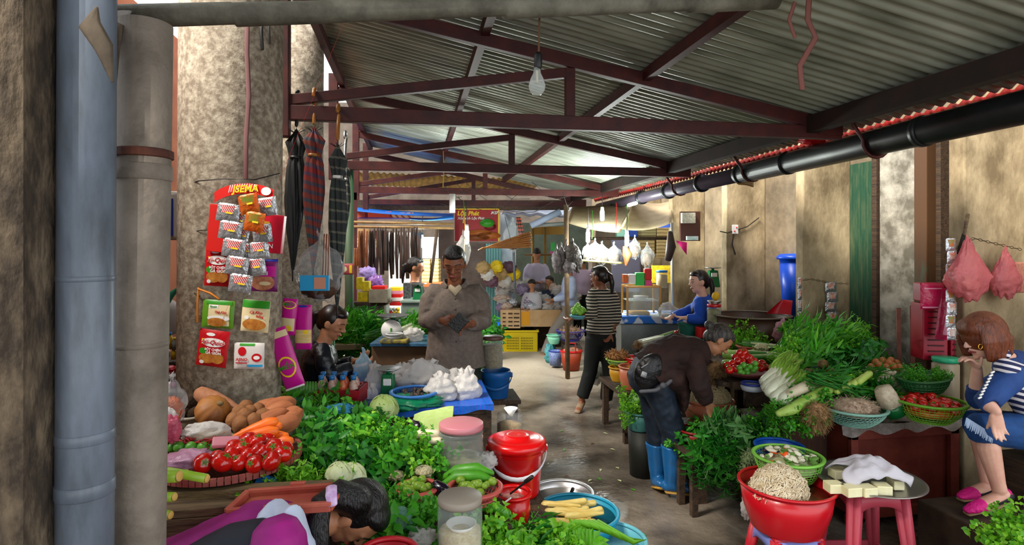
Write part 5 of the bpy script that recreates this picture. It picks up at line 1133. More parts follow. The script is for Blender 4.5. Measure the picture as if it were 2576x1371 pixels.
for i in range(60): a = R_.uniform(0, 6.28); q = math.sqrt(R_.random())*r*.75; b.ell((c.x+q*math.cos(a), c.y+q*math.sin(a), c.z-.045+R_.uniform(0, .04)), (.011, .011, .014), seg=8, rings=5)
single('snail_heap', b, mat('snail_brown', '2e2420', .4, col2='57483c', scale=30), 'heap of small dark snails in the light blue basket', 'snails', kind='stuff')
lump('plastic_sheet', 'bright green plastic bag under the light blue basket', 1030, 1010, 3.14, 170, 30, mat('green_film', '0f8a5a', .3, alpha=.75, bump=.7, scale=7), 12, nz=.5)
bag('pale bluish bag held up by the woman in the black jacket', 915, 925, 3.55, 44, 100, mat('bluish_film', '8fb0c0', .25, alpha=.5, bump=.6, scale=9), neck=.3, seed=7)
# blue bucket and jars right of the table
BB = mat('blue_bucket', '145aa0', .4, col2='0f4a86', scale=4)
table('bucket_stand', 'dark stand under the blue bucket', .40, .72, 3.84, 4.16, .66, wooddark, .03, leg=.04)
def bucket(label, px, pytop, pybot, d, wpx, m, hm, lidm=None, handle_up=False):
    c = Q(px, pybot, d); r = M(wpx/2, d); H = M(pybot-pytop, d); t = thing('bucket', label, 'bucket', tuple(c), CAMR)
    b = MB(); b.lathe([(0, 0), (r*.78, 0), (r*.8, .01), (r*.95, H-.05), (r, H-.045), (r, H-.012), (r*.96, H), (r*.93, H-.006), (r*.9, H-.04), (r*.76, .012), (0, .012)], seg=40); b.build('tub', m, t)
    if lidm: b = MB(); b.lathe([(0, H+.024), (r*.3, H+.03), (r*.45, H+.026), (r*.5, H+.012), (r*.85, H+.016), (r*1.04, H+.006), (r*1.07, H-.004), (r*1.06, H-.03), (r*1.0, H-.03), (r*.98, H-.002), (0, H+.002)], seg=48); b.build('lid', lidm, t)
    b = MB(); b.tube([(r*1.04*math.cos(a)*1.02, -r*1.06*math.sin(a)*(.9), H-.035-.62*r*2*.62*math.sin(a)**1.0) for a in [PI*k/16 for k in range(17)]], [(.006, .0035)]*5+[(.011, .005)]*7+[(.006, .0035)]*5, seg=8, side=(0, 0, 1)); b.build('handle', hm, t)
    for s_ in (-1, 1): b = MB(); b.box((s_*r*1.03, 0, H-.035), (.02, .03, .03)); b.build('handle_lug', m, t, smooth=False, bev=.004)
    return t
bucket('blue plastic bucket under the tall square jar, right of the man', 1247, 930, 1000, 4.0, 76, BB, BB)
jar('square jar of pale nuts standing on top of the blue bucket', 1240, 845, 4.0, 50, 80, CLEAR, mat('brown_lid', '5a3a32', .5), mat('pale_nuts', '8a7c50', .7, col2='6a5c38', scale=60, bump=.6), .75)
RED = mat('bright_red_plastic', 'c4080c', .28, coat=.3); REDB = mat('red_plastic', 'bf0e14', .32, coat=.3)
bucket('bright red lidded bucket with a white bail handle', 1300, 1108, 1238, 2.7, 140, RED, mat('white_handle', 'c9c6cc', .35), RED)
c = Q(1300, 1238, 2.7)
b = MB(); b.box((c.x, c.y, (c.z+.53)/2), (.2, .2, max(.004, c.z-.53)));
if c.z > .535: single('wood_block', b, wooddark, 'dark block under the red bucket', 'block', smooth=False)
jar('jar of peeled garlic cloves behind the red bucket', 1282, 1026, 3.3, 64, 96, CLEAR, None, mat('garlic_cloves', 'b89a62', .6, col2='8f6f3c', scale=45, bump=.7), .62)
b = MB(); cc = Q(1285, 1046, 3.3); b.lathe([(0, 0), (.012, 0), (.014, .008), (.04, .045), (.038, .045), (.012, .012), (0, .012)], cc, seg=20); single('small_cup', b, white, 'small white cup sitting in the mouth of the garlic jar', 'cup')
table('jar_stand', 'dark low stand behind the red bucket', .25, .58, 3.12-.0, 3.5, .5, wooddark, .03, leg=.03) if False else None
c = Q(1282, 1122, 3.3); b = MB(); b.box((c.x, c.y, c.z/2), (.24, .24, c.z)); single('dark_box', b, wooddark, 'dark crate under the garlic jar', 'box', smooth=False, bev=.006)
jar('large clear ribbed jar with a pink lid on the herb table', 1160, 1062, 2.58, 112, 128, mat('clear_ribbed', 'b0bab4', .1, alpha=.16, spec=.9), mat('pink_lid', 'c47a84', .4), mat('jar_pickle', '8a8f70', .5, alpha=.6, col2='b9b69a', scale=9), .35, ribs=6, lidh=.03)
jar('tall clear jar with a grey lid holding white bowl and garlic, front centre', 1157, 1246, 1.9, 112, 150, mat('front_jar_glass', '9aa8a0', .12, alpha=.2, spec=.9), mat('grey_lid', '8f8578', .5), mat('garlic_pale', 'c9b487', .6, col2='e0d4b4', scale=26, bump=.6), .45, shoulder=.16)
b = MB(); cc = Q(1160, 1332, 1.9); b.lathe([(0, 0), (.03, 0), (.05, .022), (.048, .022), (.029, .005), (0, .005)], cc, seg=24); single('white_bowl', b, white, 'small white bowl inside the front clear jar', 'bowl')
# open red pail with spoon
t_, c, r = basin('red_pail', 'open bright red pail with a spoon, in front of the lidded bucket', 1290, 1236, 2.42, 98, .15, RED, .72, 'pail')
b = MB(); b.ell((c.x, c.y, c.z-.05), (r*.82, r*.82, .035), nz=.2, ns=6); single('pickled_garlic', b, mat('garlic_pickle', 'c0706a', .4, col2='d9a898', scale=50, bump=.6), 'pinkish pickles filling the open red pail', 'pickles')
b = MB(); b.tube([Q(1284, 1242, 2.42), Q(1335, 1203, 2.40)], [.004, .006], seg=8); b.tube([Q(1322, 1212, 2.403), Q(1338, 1200, 2.398)], [.009, .009], seg=8); single('spoon', b, mat('dark_spoon_handle', '2a2624', .25, metal=.5), 'dark handled spoon sticking out of the open red pail', 'spoon')
b = MB(); b.tube([Q(1252, 1277, 2.33), Q(1284, 1253, 2.33)], .004, seg=8); single('white_stick', b, white, 'white plastic stick leaning on the open red pail', 'stick')
t_, c, r = basin('aluminium_basin', 'aluminium basin of cloudy water beside the red bucket', 1413, 1236, 2.86, 166, .11, mat('aluminium', 'bdbbbc', .35, metal=.9), .76)
b = MB(); b.lathe([(0, -.004), (r*.88, -.004), (r*.88, 0), (0, 0)], (c.x, c.y, c.z-.04), seg=36); single('cloudy_water', b, mat('cloudy_water', '8a8478', .1), 'cloudy water in the aluminium basin', 'water')
b = MB(); b.tube([Q(1432, 1250, 2.8), Q(1441, 1230, 2.8)], [.007, .009], seg=8); single('ladle_handle', b, mat('dark_spoon_handle', '2a2624', .25), 'dark ladle handle sticking out of the aluminium basin', 'ladle')
TEAL = mat('teal_plastic', '1586a6', .35); LBL = mat('pale_blue_plastic', '62aebc', .35)
t_, c, r = basin('teal_basin', 'teal blue basin of yellow bamboo shoots', 1451, 1283, 2.6, 216, .11, TEAL, .76)
BAM = mat('bamboo_shoot', 'c2a24a', .5, col2='dccb80', scale=12, stretch=(1, 1, 4))
for i in range(13):
    u = i/12; A = V((c.x-r*.75+R_.uniform(0, r*.5), c.y+R_.uniform(-r*.5, r*.5), c.z-.01+R_.uniform(0, .03))); B = A+Rv*R_.uniform(r*.7, r*.95)+Fv*R_.uniform(-.05, .05)+V((0, 0, R_.uniform(-.01, .02)))
    long_veg('bamboo_shoot', [A, (A+B)/2, B], [.017, .014, .007 if i % 2 else .015], BAM, 'pale yellow bamboo shoot in the teal basin', 'bamboo shoot', 'bamboo shoots in the teal basin', seg=8)
b = MB(); b.lathe([(0, -.004), (r*.9, -.004), (r*.9, 0), (0, 0)], (c.x, c.y, c.z-.03), seg=36); single('soaking_water', b, mat('teal_water', '1a4a52', .1), 'dark water under the bamboo shoots in the teal basin', 'water')
t_, c, r = basin('pale_blue_basin', 'pale blue basin of water at the bottom edge with stray leaves', 1530, 1352, 2.42, 196, .12, LBL, .78)
b = MB(); b.lathe([(0, -.004), (r*.88, -.004), (r*.88, 0), (0, 0)], (c.x, c.y, c.z-.05), seg=36); single('clear_water', b, mat('pale_water', '74a6ae', .08), 'clear water in the pale blue basin', 'water')
t_, c, r = basin('red_basin', 'red basin at the bottom edge below the crouching woman', 975, 1385, 1.72, 160, .12, mat('dull_red_plastic', 'a8101e', .4), .78)
c = Q(975, 1385, 1.72); b = MB(); b.box((c.x, c.y, (c.z-.12)/2), (.2, .2, c.z-.12)); single('box', b, wooddark, 'dark box under the red basin at the bottom edge', 'box', smooth=False)
for i, (px, py, d, wq, h, lab) in enumerate(((1050, 1222, 2.22, 104, .062, 'round coral openwork basket of small green fruit, left of the pair'), (1194, 1222, 2.25, 136, .07, 'wider coral openwork basket of green fruit behind the front jar'))):
    t_, c, r = basket('fruit_basket', lab, px, py, d, wq, h, mat('coral_plastic', 'b8504a', .45), .62, nu=36, nv=4, th=.005)
    FM = ball_mesh(.0165, mat('olive_fruit', '6a8f22', .35, col2='8faa3a', scale=20), .03, .95)
    for k in range(16 if i == 0 else 24):
        a = R_.uniform(0, 6.28); q = math.sqrt(R_.random())*r*.72; put(FM, 'green_fruit', V((c.x+q*math.cos(a), c.y+q*math.sin(a), c.z-.022+R_.uniform(0, .03))), ['small olive green fruit in the left coral basket', 'small olive green fruit in the wider coral basket'][i], 'fruit', ['fruit in the left coral basket', 'fruit in the wider coral basket'][i], sc=R_.uniform(.8, 1.15))
CUC = mat('green_gourd', '4f9a1e', .4, col2='3a8018', scale=8, bump=.15)
long_veg('bitter_melon', [Q(1105, 1210, 2.4), Q(1150, 1185, 2.38), Q(1200, 1180, 2.36), Q(1238, 1190, 2.34)], [.014, .026, .026, .01], CUC, 'long green gourd behind the coral baskets, upper one', 'gourd')
long_veg('bitter_melon', [Q(1112, 1222, 2.34), Q(1150, 1200, 2.33), Q(1205, 1198, 2.32), Q(1240, 1208, 2.3)], [.014, .026, .024, .01], CUC, 'long green gourd behind the coral baskets, lower one', 'gourd')
long_veg('green_gourd', [Q(1208, 1278, 2.2), Q(1245, 1276, 2.2), Q(1272, 1292, 2.2), Q(1284, 1325, 2.2)], [.012, .02, .022, .014], CUC, 'curved bright green gourd right of the front jar', 'gourd')
EGG = mat('dark_eggplant', '140a1c', .15, coat=.5)
long_veg('eggplant', [Q(1035, 1068, 2.75), Q(1055, 1076, 2.72)], [.026, .03], EGG, 'shiny dark eggplant at the back of the herb table', 'eggplant')
long_veg('eggplant', [Q(1098, 1220, 2.22), Q(1116, 1234, 2.2)], [.02, .026], EGG, 'shiny dark eggplant between the coral baskets', 'eggplant')
DAI = mat('daikon_white', 'c9b99a', .5, col2='ddd2b8', scale=5); 
long_veg('daikon', [Q(1020, 1104, 2.6), Q(1060, 1092, 2.58), Q(1100, 1090, 2.56)], [.012, .022, .018], DAI, 'pale daikon left of the ribbed jar, upper one', 'daikon')
long_veg('daikon', [Q(1062, 1110, 2.56), Q(1105, 1108, 2.54)], [.012, .016], DAI, 'pale daikon left of the ribbed jar, lower one', 'daikon')
CAU = mat('cauliflower_curd', 'cfc4a0', .8, bump=.9, scale=30, bscale=90, col2='b9ad84')
def caul(label, px, py, d, r):
    c = Q(px, py, d); t = thing('cauliflower', label, 'cauliflower', tuple(c)); b = MB()
    for i in range(40):
        ph = math.acos(1-i/39*1.1); a = i*2.4; b.ell((r*.8*math.sin(ph)*math.cos(a), r*.8*math.sin(ph)*math.sin(a), r*.6*math.cos(ph)), r*.3, seg=8, rings=6, nz=.2)
    b.build('curd', CAU, t); b = MB()
    for k in range(6):
        a = k*1.05; dd = V((math.cos(a), math.sin(a), .4)).normalized(); s_ = dd.cross(V((0, 0, 1))).normalized(); b.grid(lambda u, v: V((0, 0, -r*.5))+dd*r*1.5*v+s_*(u-.5)*r*1.1*math.sin(.4+v*2)+V((0, 0, .3*r*v*v)), 5, 5)
    b.build('outer_leaf', mat('pale_leaf', '6a8a3a', .5, col2='a8b87a', scale=6), t)
caul('whole cauliflower behind the left coral basket', 1065, 1190, 2.36, .036)
caul('small cauliflower with green leaves left of the bigger one', 995, 1200, 2.34, .03)
CAB = mat('cabbage_leaf', '93ad52', .5, col2='b9cc86', scale=4, bump=.3); CABW = mat('cabbage_white', 'b9c48a', .5, col2='d2d8b0', scale=6)
def cabbage(label, px, py, d, r, m, n=9, flat=.8):
    c = Q(px, py, d); t = thing('cabbage', label, 'cabbage', tuple(c)); b = MB(); b.ell((0, 0, 0), (r*.85, r*.85, r*.75*flat), nz=.1); b.build('heart', m, t)
    for k in range(n):
        a = k*2.4; ph = .5+.25*(k % 3); cdir = V((math.cos(a)*math.sin(ph), math.sin(a)*math.sin(ph), math.cos(ph))); s_ = cdir.cross(V((0, 0, 1))).normalized(); u_ = s_.cross(cdir)
        b = MB(); b.grid(lambda u, v: (cdir+s_*(u-.5)*1.6*math.sin(.5+2.2*v)+u_*(v-.5)*1.7).normalized()*r*(1.0+.12*v+.04*math.sin(u*14+k))*V((1, 1, flat)).length/1.5, 8, 8); b.build('leaf', m, t)
cabbage('pale green cabbage leaves on the left of the herb heap, behind the crouching woman', 852, 1200, 2.12, .045, CABW)
cabbage('pale cabbage just above the crouching woman\'s head', 885, 1205, 2.2, .05, CABW)
cabbage('light green cabbage at the back of the herb heap', 965, 1035, 2.95, .07, CAB, 12)
# chinese cabbage leaf fan
b = MB(); A = Q(1035, 1085, 2.7)
for k in range(4): b.grid(lambda u, v: A+(Rv*.19*v+V((0, 0, .07*v-.03*v*v+.01*k)))+(Fv*.3+Uv*.6)*(u-.5)*.09*(1+.4*math.sin(9*v)*.2)+Fv*.02*k, 5, 10)
single('mustard_green', b, CAB, 'flat light green mustard leaf left of the ribbed jar', 'greens')
basin('red_bowl', 'red bowl edge peeking out among the herbs', 985, 1105, 2.7, 60, .04, REDB, .7, 'bowl')
lump('plastic_bag', 'bright blue plastic bag on the front left of the herbs', 665, 1222, 2.05, 66, 46, mat('blue_film', '1a6ab0', .3, alpha=.85, bump=.7, scale=9), 14, nz=.45)
lump('plastic_bag', 'light blue plastic bag wrapped round herbs at the back left', 742, 1020, 2.95, 60, 34, mat('light_blue_film', '3a90c4', .3, alpha=.85, bump=.7, scale=9), 15, nz=.45)
lump('plastic_bag', 'light blue plastic bag over herbs at the back, right one', 855, 1030, 2.85, 76, 26, mat('light_blue_film', '3a90c4', .3, alpha=.85), 16, nz=.45)
lump('plastic_bag', 'milky crumpled plastic bag left of the red bucket', 1226, 1160, 2.6, 50, 44, WHF, 17, nz=.5)
lump('plastic_bag', 'thin greenish clear bag among the front herbs', 1000, 1310, 2.0, 70, 60, mat('greenish_film', '7ab0a0', .2, alpha=.4, bump=.7, scale=9), 18, nz=.5)
lump('plastic_bag', 'milky bag with pink edge at the bottom centre', 1062, 1350, 1.95, 70, 40, HAZE, 19, nz=.5)
# red tray
c = Q(725, 1250, 1.83); t = thing('red_tray', 'faded red plastic tray behind the crouching woman', 'tray', tuple(c)); t.rotation_euler = (0, -.07, CAMR)
b = MB(); b.box((0, 0, -.02), (.31, .13, .006)); b.build('bottom', mat('faded_red_plastic', 'a84436', .5, col2='b8604a', scale=6), t, smooth=False)
b = MB(); n_ = 12; pr = []
b.bar((-.16, -.07, 0), (.16, -.07, 0), .018, .012); b.bar((-.16, .07, 0), (.16, .07, 0), .018, .012); b.bar((-.16, -.07, 0), (-.16, .07, 0), .018, .012); b.bar((.16, -.07, 0), (.16, .07, 0), .018, .012)
b.box((0, -.068, -.012), (.31, .004, .03)); b.box((0, .068, -.012), (.31, .004, .03)); b.box((-.157, 0, -.012), (.004, .13, .03)); b.box((.157, 0, -.012), (.004, .13, .03)); b.build('rim', MATS['faded_red_plastic'], t, smooth=False, bev=.003)
b = MB(); b.box((.0, .085, .008), (.05, .02, .012)); b.build('handle_tab', MATS['faded_red_plastic'], t, smooth=False, bev=.004)
# herb heaps
LH = 'bunch of fresh green herbs in the big heap on the left stall'; GH = 'herb bunches heaped on the left stall'
heap(['leafy', 'leafyD', 'parsleyL', 'featherL'], [(790, 1190, 2.36), (1020, 1180, 2.36), (960, 1068, 2.95), (745, 1050, 2.95)], 56, -Fv*.6+Rv*.5+Uv*.35, LH, GH, .6, jit=.02)
heap(['featherL', 'parsley', 'leafyD', 'featherL'], [(730, 1075, 2.75), (990, 1080, 2.8), (900, 1010, 3.05), (725, 1008, 3.08)], 22, -Fv*.4+Rv*.3+Uv*.7, 'bunch of herbs at the back of the left stall near the bottle crate', 'herb bunches at the back of the left stall', .5)
heap(['parsley', 'parsley', 'parsleyL'], [(960, 1160, 2.4), (1120, 1170, 2.42), (1080, 1105, 2.6), (930, 1110, 2.6)], 14, -Fv*.3+Rv*.3+Uv*.7, 'bright green flat-leaved herb bunch left of the ribbed jar', 'bright herb bunches by the ribbed jar', .5)
heap(['featherL', 'feather'], [(700, 1228, 2.02), (800, 1228, 2.02), (800, 1190, 2.12), (700, 1190, 2.12)], 6, -Fv*.5+Uv*.6, 'feathery herb bunch beside the blue bag at the front left', 'feathery herbs by the blue bag', .42)
heap(['longD', 'leafyD', 'leafy'], [(760, 1180, 2.3), (790, 1185, 2.3), (800, 1080, 2.7), (765, 1080, 2.7)], 8, Rv*.7+Uv*.5-Fv*.3, 'bunch of dark long-leaved greens behind the carrots', 'dark greens behind the carrots', .5)
heap(['leafyD', 'parsleyL', 'leafy', 'featherL'], [(960, 1371, 1.95), (1095, 1371, 1.95), (1100, 1290, 2.12), (960, 1290, 2.12)], 16, -Fv*.4+Uv*.6, 'herb bunch at the front between the coral basket and the clear jar', 'front herb bunches left of the clear jar', .46)
heap(['parsley', 'lettuce', 'parsley'], [(1225, 1420, 2.0), (1290, 1420, 2.0), (1280, 1345, 2.12), (1225, 1335, 2.12)], 9, -Fv*.4+Uv*.7, 'curly bright parsley bunch right of the front clear jar', 'parsley right of the clear jar', .45)
heap(['lettuce', 'lettuce', 'parsley'], [(1360, 1410, 2.15), (1480, 1410, 2.15), (1460, 1370, 2.3), (1370, 1360, 2.3)], 9, -Fv*.2+Uv*.8, 'pale green lettuce at the bottom edge by the pale blue basin', 'lettuces at the bottom edge', .38, name='lettuce')
heap(['featherL', 'longD'], [(1310, 1400, 2.2), (1370, 1400, 2.2), (1360, 1350, 2.35), (1310, 1350, 2.35)], 4, Rv*.5+Uv*.4, 'thin leaved herb bunch between the red pail and lettuce', 'thin herbs by the red pail', .4)
for i in range(6): A = Q(1395+12*i, 1345, 2.3); long_veg('long_leaf', [A, A+Rv*.08+Uv*.05, A+Rv*.2+Uv*.02-Fv*.02*i, A+Rv*.27-Uv*.02], [(.002, .008), (.003, .014), (.003, .012), (.001, .003)], GB, 'long flat green leaf arching over the pale blue basin', 'leaf', 'leaves over the pale blue basin', seg=6)
c = Q(1420, 1395, 2.25); b = MB(); b.box((c.x, c.y, (c.z-.05)/2), (.35, .2, c.z-.05)); single('low_crate', b, wooddark, 'dark low crate under the lettuce at the bottom edge', 'crate', smooth=False)
# ================================================================ right stall
CABM = mat('red_brown_cabinet', '5a1c16', .55, col2='7a3426', scale=5, detail=8, bump=.15)
def cabinet():
    x0, x1, y0, y1, z = 2.60, 3.36, 3.10, 3.56, .60
    t = thing('display_cabinet', 'low dark red wooden cabinet under the green basket of tomatoes', 'cabinet', ((x0+x1)/2, (y0+y1)/2, 0))
    b = MB(); b.box(((x0+x1)/2, (y0+y1)/2+.01, z/2+.03), (x1-x0-.02, y1-y0-.02, z-.08)); b.build('body', CABM, t, world=True, smooth=False)
    for (xa, xb, za, zb, nm) in ((x0, x1, .05, .11, 'rail'), (x0, x1, z-.07, z, 'rail'), (x0, x0+.05, .0, z, 'stile'), (x1-.06, x1, .0, z, 'stile')):
        b = MB(); b.box(((xa+xb)/2, y0-.008, (za+zb)/2), (xb-xa, .03, zb-za)); b.build(nm, CABM, t, world=True, smooth=False, bev=.004)
    b = MB(); b.box(((x0+x1)/2, (y0+y1)/2, z+.012), (x1-x0+.03, y1-y0+.04, .024)); b.build('top', wooddark, t, world=True, smooth=False, bev=.004)
    for x in (x0+.03, x1-.03): b = MB(); b.box((x, y0+.02, .03), (.05, .05, .06)); b.build('leg', CABM, t, world=True, smooth=False)
cabinet()
b = MB(); b.grid(lambda u, v: V((2.52+.86*u, 3.06-.012*math.sin(17*u)-.01*v, .628-.05*v*(1+.35*math.sin(23*u)))), 50, 4); b.grid(lambda u, v: V((2.52+.86*u, 3.06+.45*v, .632+.004*math.sin(30*u+11*v))), 40, 12)
single('plastic_sheet', b, mat('greyish_plastic_sheet', '6f665e', .25, alpha=.85, bump=.8, scale=6, col2='9a9088'), 'crinkled greyish plastic sheet spread on top of the red cabinet', 'sheet')
table('dark_plank_table', 'dark plank table left of the red cabinet under the zucchini pile', 2.12, 2.58, 3.26, 3.6, .60, wooddark, .04, apron=.3, legm=mat('brown_planks', '3a2218', .8, col2='4f3020', scale=4, stretch=(8, 1, 1)))
table('back_produce_table', 'long dark table under the heaped greens along the right wall', 2.27, 3.33, 3.66, 5.4, .74, wooddark, .05, apron=.12)
b = MB(); b.box((2.2, 3.64, .77), (.3, .12, .03)); single('plank', b, wooddark, 'short dark board at the front corner of the back produce table', 'plank', smooth=False)
# baskets on the cabinet
t_, c, r = basket('vegetable_basket', 'lime green openwork basket of tomatoes on the red cabinet', 2338, 1005, 3.28, 158, .12, mat('lime_plastic', '6aa82a', .4), .55, nu=48, nv=8, th=.0035)
for k in range(26):
    a = k*2.4; q = math.sqrt((k+.5)/26)*r*.78; tomato(V((c.x+q*math.cos(a), c.y+q*math.sin(a), c.z-.03+.035*(1-q/r)+R_.uniform(-.01, .01))), 'tomato in the lime green basket on the red cabinet', 'tomatoes in the lime green basket', .9)
b = MB(); b.ell((c.x, c.y, c.z-.06), (r*.72, r*.72, .045)); single('orange_tomato_heap', b, mat('orange_tomatoes', 'b8501a', .4, col2='c97a2a', scale=30), 'orange fruit layer filling the lower part of the lime green basket', 'fruit', kind='stuff')
t_, c2, r2 = basket('vegetable_basket', 'tilted dark green basket of leafy greens above the tomato basket', 2325, 945, 3.42, 116, .085, mat('dark_green_plastic', '1f5a2a', .45), .72, nu=40, nv=5, rot=(0, -.12, 0), th=.007)
b = MB(); b.lathe([(0, 0), (r2*.68, 0), (r2*.93, .08), (r2*.9, .08), (r2*.66, .004), (0, .004)], seg=36); b.build('inner_wall', MATS['dark_green_plastic'], t_)
for k in range(9): a = k*.7; bunch('parsleyL', V((c2.x+.07*math.cos(a), c2.y+.07*math.sin(a), c2.z-.05)), rv(.5)+Uv, 'small green leaf bunch in the tilted dark green basket', 'greens in the tilted dark green basket', .42)
t_, c3, r3 = basket('vegetable_basket', 'pale mint openwork basket of shallots with roots on the cabinet', 2146, 1022, 3.36, 152, .1, mat('mint_plastic', '7fb0a0', .4), .55, nu=44, nv=8, diag=True, th=.0032)
def shag(name, label, c, rx, ry, rz, m, n, L, rad=.0014, down=.4, cat='roots', kind='stuff', core=None, hemi=True, group=None):
    t = MB()
    t.ell(c, (rx*.86, ry*.86, rz*.86), nz=.15, ns=3)
    for i in range(n):
        z = R_.uniform(-.2 if hemi else -1, 1); a = R_.uniform(0, 6.28); q = math.sqrt(max(0, 1-z*z)); u = V((q*math.cos(a), q*math.sin(a), z)); p = V(c)+V((u.x*rx*.82, u.y*ry*.82, u.z*rz*.82)); d = (u*.8+rv(.9)-V((0, 0, down))).normalized(); LL = L*R_.uniform(.5, 1.2)
        m_ = p+d*LL*.5+rv(L*.12); t.tube([p, m_, m_+(d+rv(.6)-V((0, 0, down*.6))).normalized()*LL*.5], [rad, rad*.9, rad*.5], seg=3, dome=False, caps=False)
    return single(name, t, m, label, cat, kind=kind, group=group)
SHA = mat('shallot_roots', '9a7c66', .8, col2='c9b39a', scale=30, bump=.3); 
shag('shallot_heap', 'heap of pinkish shallots with hairy roots in the mint basket', (c3.x, c3.y, c3.z-.005), r3*.82, r3*.8, .065, SHA, 700, .035, cat='shallots')
ROOT = mat('dry_roots', '7a5a34', .85, col2='a8855a', scale=25)
shag('root_bundle', 'shaggy brown bundle of leek roots hanging at the stall corner', Q(2052, 1046, 3.3), .075, .06, .085, ROOT, 900, .05, down=.7, hemi=False)
c = Q(2240, 1015, 3.32); t = thing('noodle_bag', 'clear bag of pale noodles with a green band between the baskets', 'bag', tuple(c)); t.rotation_euler = (0, -.45, CAMR)
b = MB(); b.lathe([(.0, -.08), (.05, -.075), (.058, -.03), (.058, -.01)], seg=20); b.build('green_band', mat('green_foil_band', '0a5a2a', .3), t); b = MB(); b.lathe([(.056, -.012), (.054, .06), (.045, .1), (.0, .105)], seg=20, wav=lambda a, v: .06*math.sin(5*a)); b.build('pale_noodles', mat('pale_noodles', 'c0ae90', .5, col2='dacdb4', scale=50, bump=.5), t)
jar('cloudy plastic jar with a mint green lid beside the right pier', 2378, 898, 3.6, 58, 110, mat('cloudy_jar', 'b8a88c', .3, alpha=.75), mat('mint_lid', '2aa878', .35), None, lidh=.03)
# zucchini, loofah, daikon pile
ZUC = mat('loofah_green', '86a840', .45, col2='a4c060', scale=10, stretch=(1, 1, .3), bump=.2); ZUD = mat('dark_zucchini', '3f6a1e', .4, col2='5f8a2e', scale=8); 
long_veg('loofah_gourd', [Q(1960, 1040, 3.3), Q(1990, 1030, 3.3), Q(2060, 990, 3.4), Q(2135, 955, 3.5)], [.02, .032, .03, .033], ZUC, 'longest light green loofah gourd lying across the pile', 'gourd')
long_veg('loofah_gourd', [Q(2030, 985, 3.52), Q(2080, 955, 3.56), Q(2125, 945, 3.6)], [.02, .028, .022], ZUC, 'shorter light green gourd behind the longest one', 'gourd')
long_veg('daikon', [Q(1963, 1008, 3.42), Q(1995, 988, 3.42), Q(2030, 972, 3.46), Q(2062, 975, 3.5)], [.012, .03, .036, .03], DAI, 'fat cream coloured daikon left of the loofah gourds', 'daikon')
long_veg('daikon', [Q(1978, 1022, 3.4), Q(2020, 1004, 3.42), Q(2062, 992, 3.46)], [.01, .022, .02], DAI, 'thinner cream daikon below the fat one', 'daikon')
long_veg('green_gourd', [Q(1980, 990, 3.6), Q(2000, 966, 3.6), Q(2030, 950, 3.62)], [.014, .024, .018], ZUD, 'dark green gourd among the bok choy', 'gourd')
long_veg('green_gourd', [Q(2010, 985, 3.55), Q(2050, 965, 3.58), Q(2060, 958, 3.6)], [.014, .024, .016], ZUD, 'dark green gourd right beside the fat daikon', 'gourd')
for i in range(5): long_veg('pale_zucchini', [Q(2105+14*i, 985-6*i, 3.4), Q(2135+13*i, 972-8*i, 3.45)], [.018, .02], mat('pale_zucchini', '9fb84a', .4, col2='b8cc6e', scale=10), 'small pale green squash behind the shallot basket', 'squash', 'small pale squashes')
POM = mat('green_pomelo', '2f7a1c', .35, col2='4a9a2a', scale=10, bump=.1)
put(ball_mesh(.05, POM, .03, .95), 'green_mango', Q(2162, 952, 3.62), 'large round smooth green fruit in the middle of the right stall', 'fruit')
put(ball_mesh(.048, mat('grey_green_melon', '3f6a3a', .45, col2='5f8a5a', scale=10), .05, .9), 'green_melon', Q(2112, 945, 3.72), 'grey green melon left of the large round fruit', 'melon')
for i, (px, py) in enumerate(((2035, 935), (2088, 930), (2070, 912), (1990, 905))): put(ball_mesh(.034, mat('brown_taro', '7a6030', .8, col2='4a3a20', scale=20, bump=.5), .15, .9, 3, i), 'taro_root', Q(px, py+4, 3.8), 'round brown taro root in front of the carrot basket', 'taro', 'taro roots before the carrot basket')
# bok choy / celery with white bases
BOKW = mat('bok_choy_white', 'c9cdb0', .4, col2='e2e4cc', scale=6); BOKL = mat('bok_choy_leaf', '6f9f2a', .5, col2='93bf48', scale=6, bump=.3)
def bok(label, a, b_, group, w_=.06, m2=None):
    A = Q(*a); B = Q(*b_); ax = (B-A); L = ax.length; ax.normalize(); s_ = ax.cross(Uv).normalized(); n = s_.cross(ax)
    t = thing('bok_choy', label, 'greens', tuple(A), group=group)
    b = MB(); b.tube([A, A+ax*L*.25, A+ax*L*.55], [w_*.62, w_*.6, w_*.4], seg=12, dome=True)
    for k in range(6): o_ = s_*math.cos(k*1.05)*w_*.45+n*math.sin(k*1.05)*w_*.35; b.tube([A+o_, A+ax*L*.5+o_*1.2, A+ax*L*.7+o_*1.5], [(w_*.3, w_*.16), (w_*.22, w_*.1), (w_*.14, w_*.05)], seg=8, side=s_)
    b.build('stem_base', BOKW, t, world=True)
    for k in range(7):
        o_ = s_*math.cos(k*.9)*w_*.6+n*abs(math.sin(k*.9))*w_*.6; b = MB(); p0 = A+ax*L*.5+o_*.6
        b.grid(lambda u, v: p0+ax*L*.62*v+o_*v*.9+s_*(u-.5)*w_*1.5*math.sin(.35+2.6*v)+n*(.012*math.sin(u*14+k)*v-.03*v*v), 7, 6); b.build('leaf', m2 or BOKL, t, world=True)
BG = 'bok choy at the left corner of the right stall'
for a, b_ in (((1952, 1000, 3.45), (2010, 945, 3.65)), ((1938, 985, 3.5), (1990, 925, 3.7)), ((1925, 960, 3.62), (1990, 900, 3.8)), ((1970, 1005, 3.42), (2030, 960, 3.6)), ((1930, 975, 3.56), (1975, 915, 3.75))): bok('white-based bok choy head piled at the left corner of the right stall', a, b_, BG)
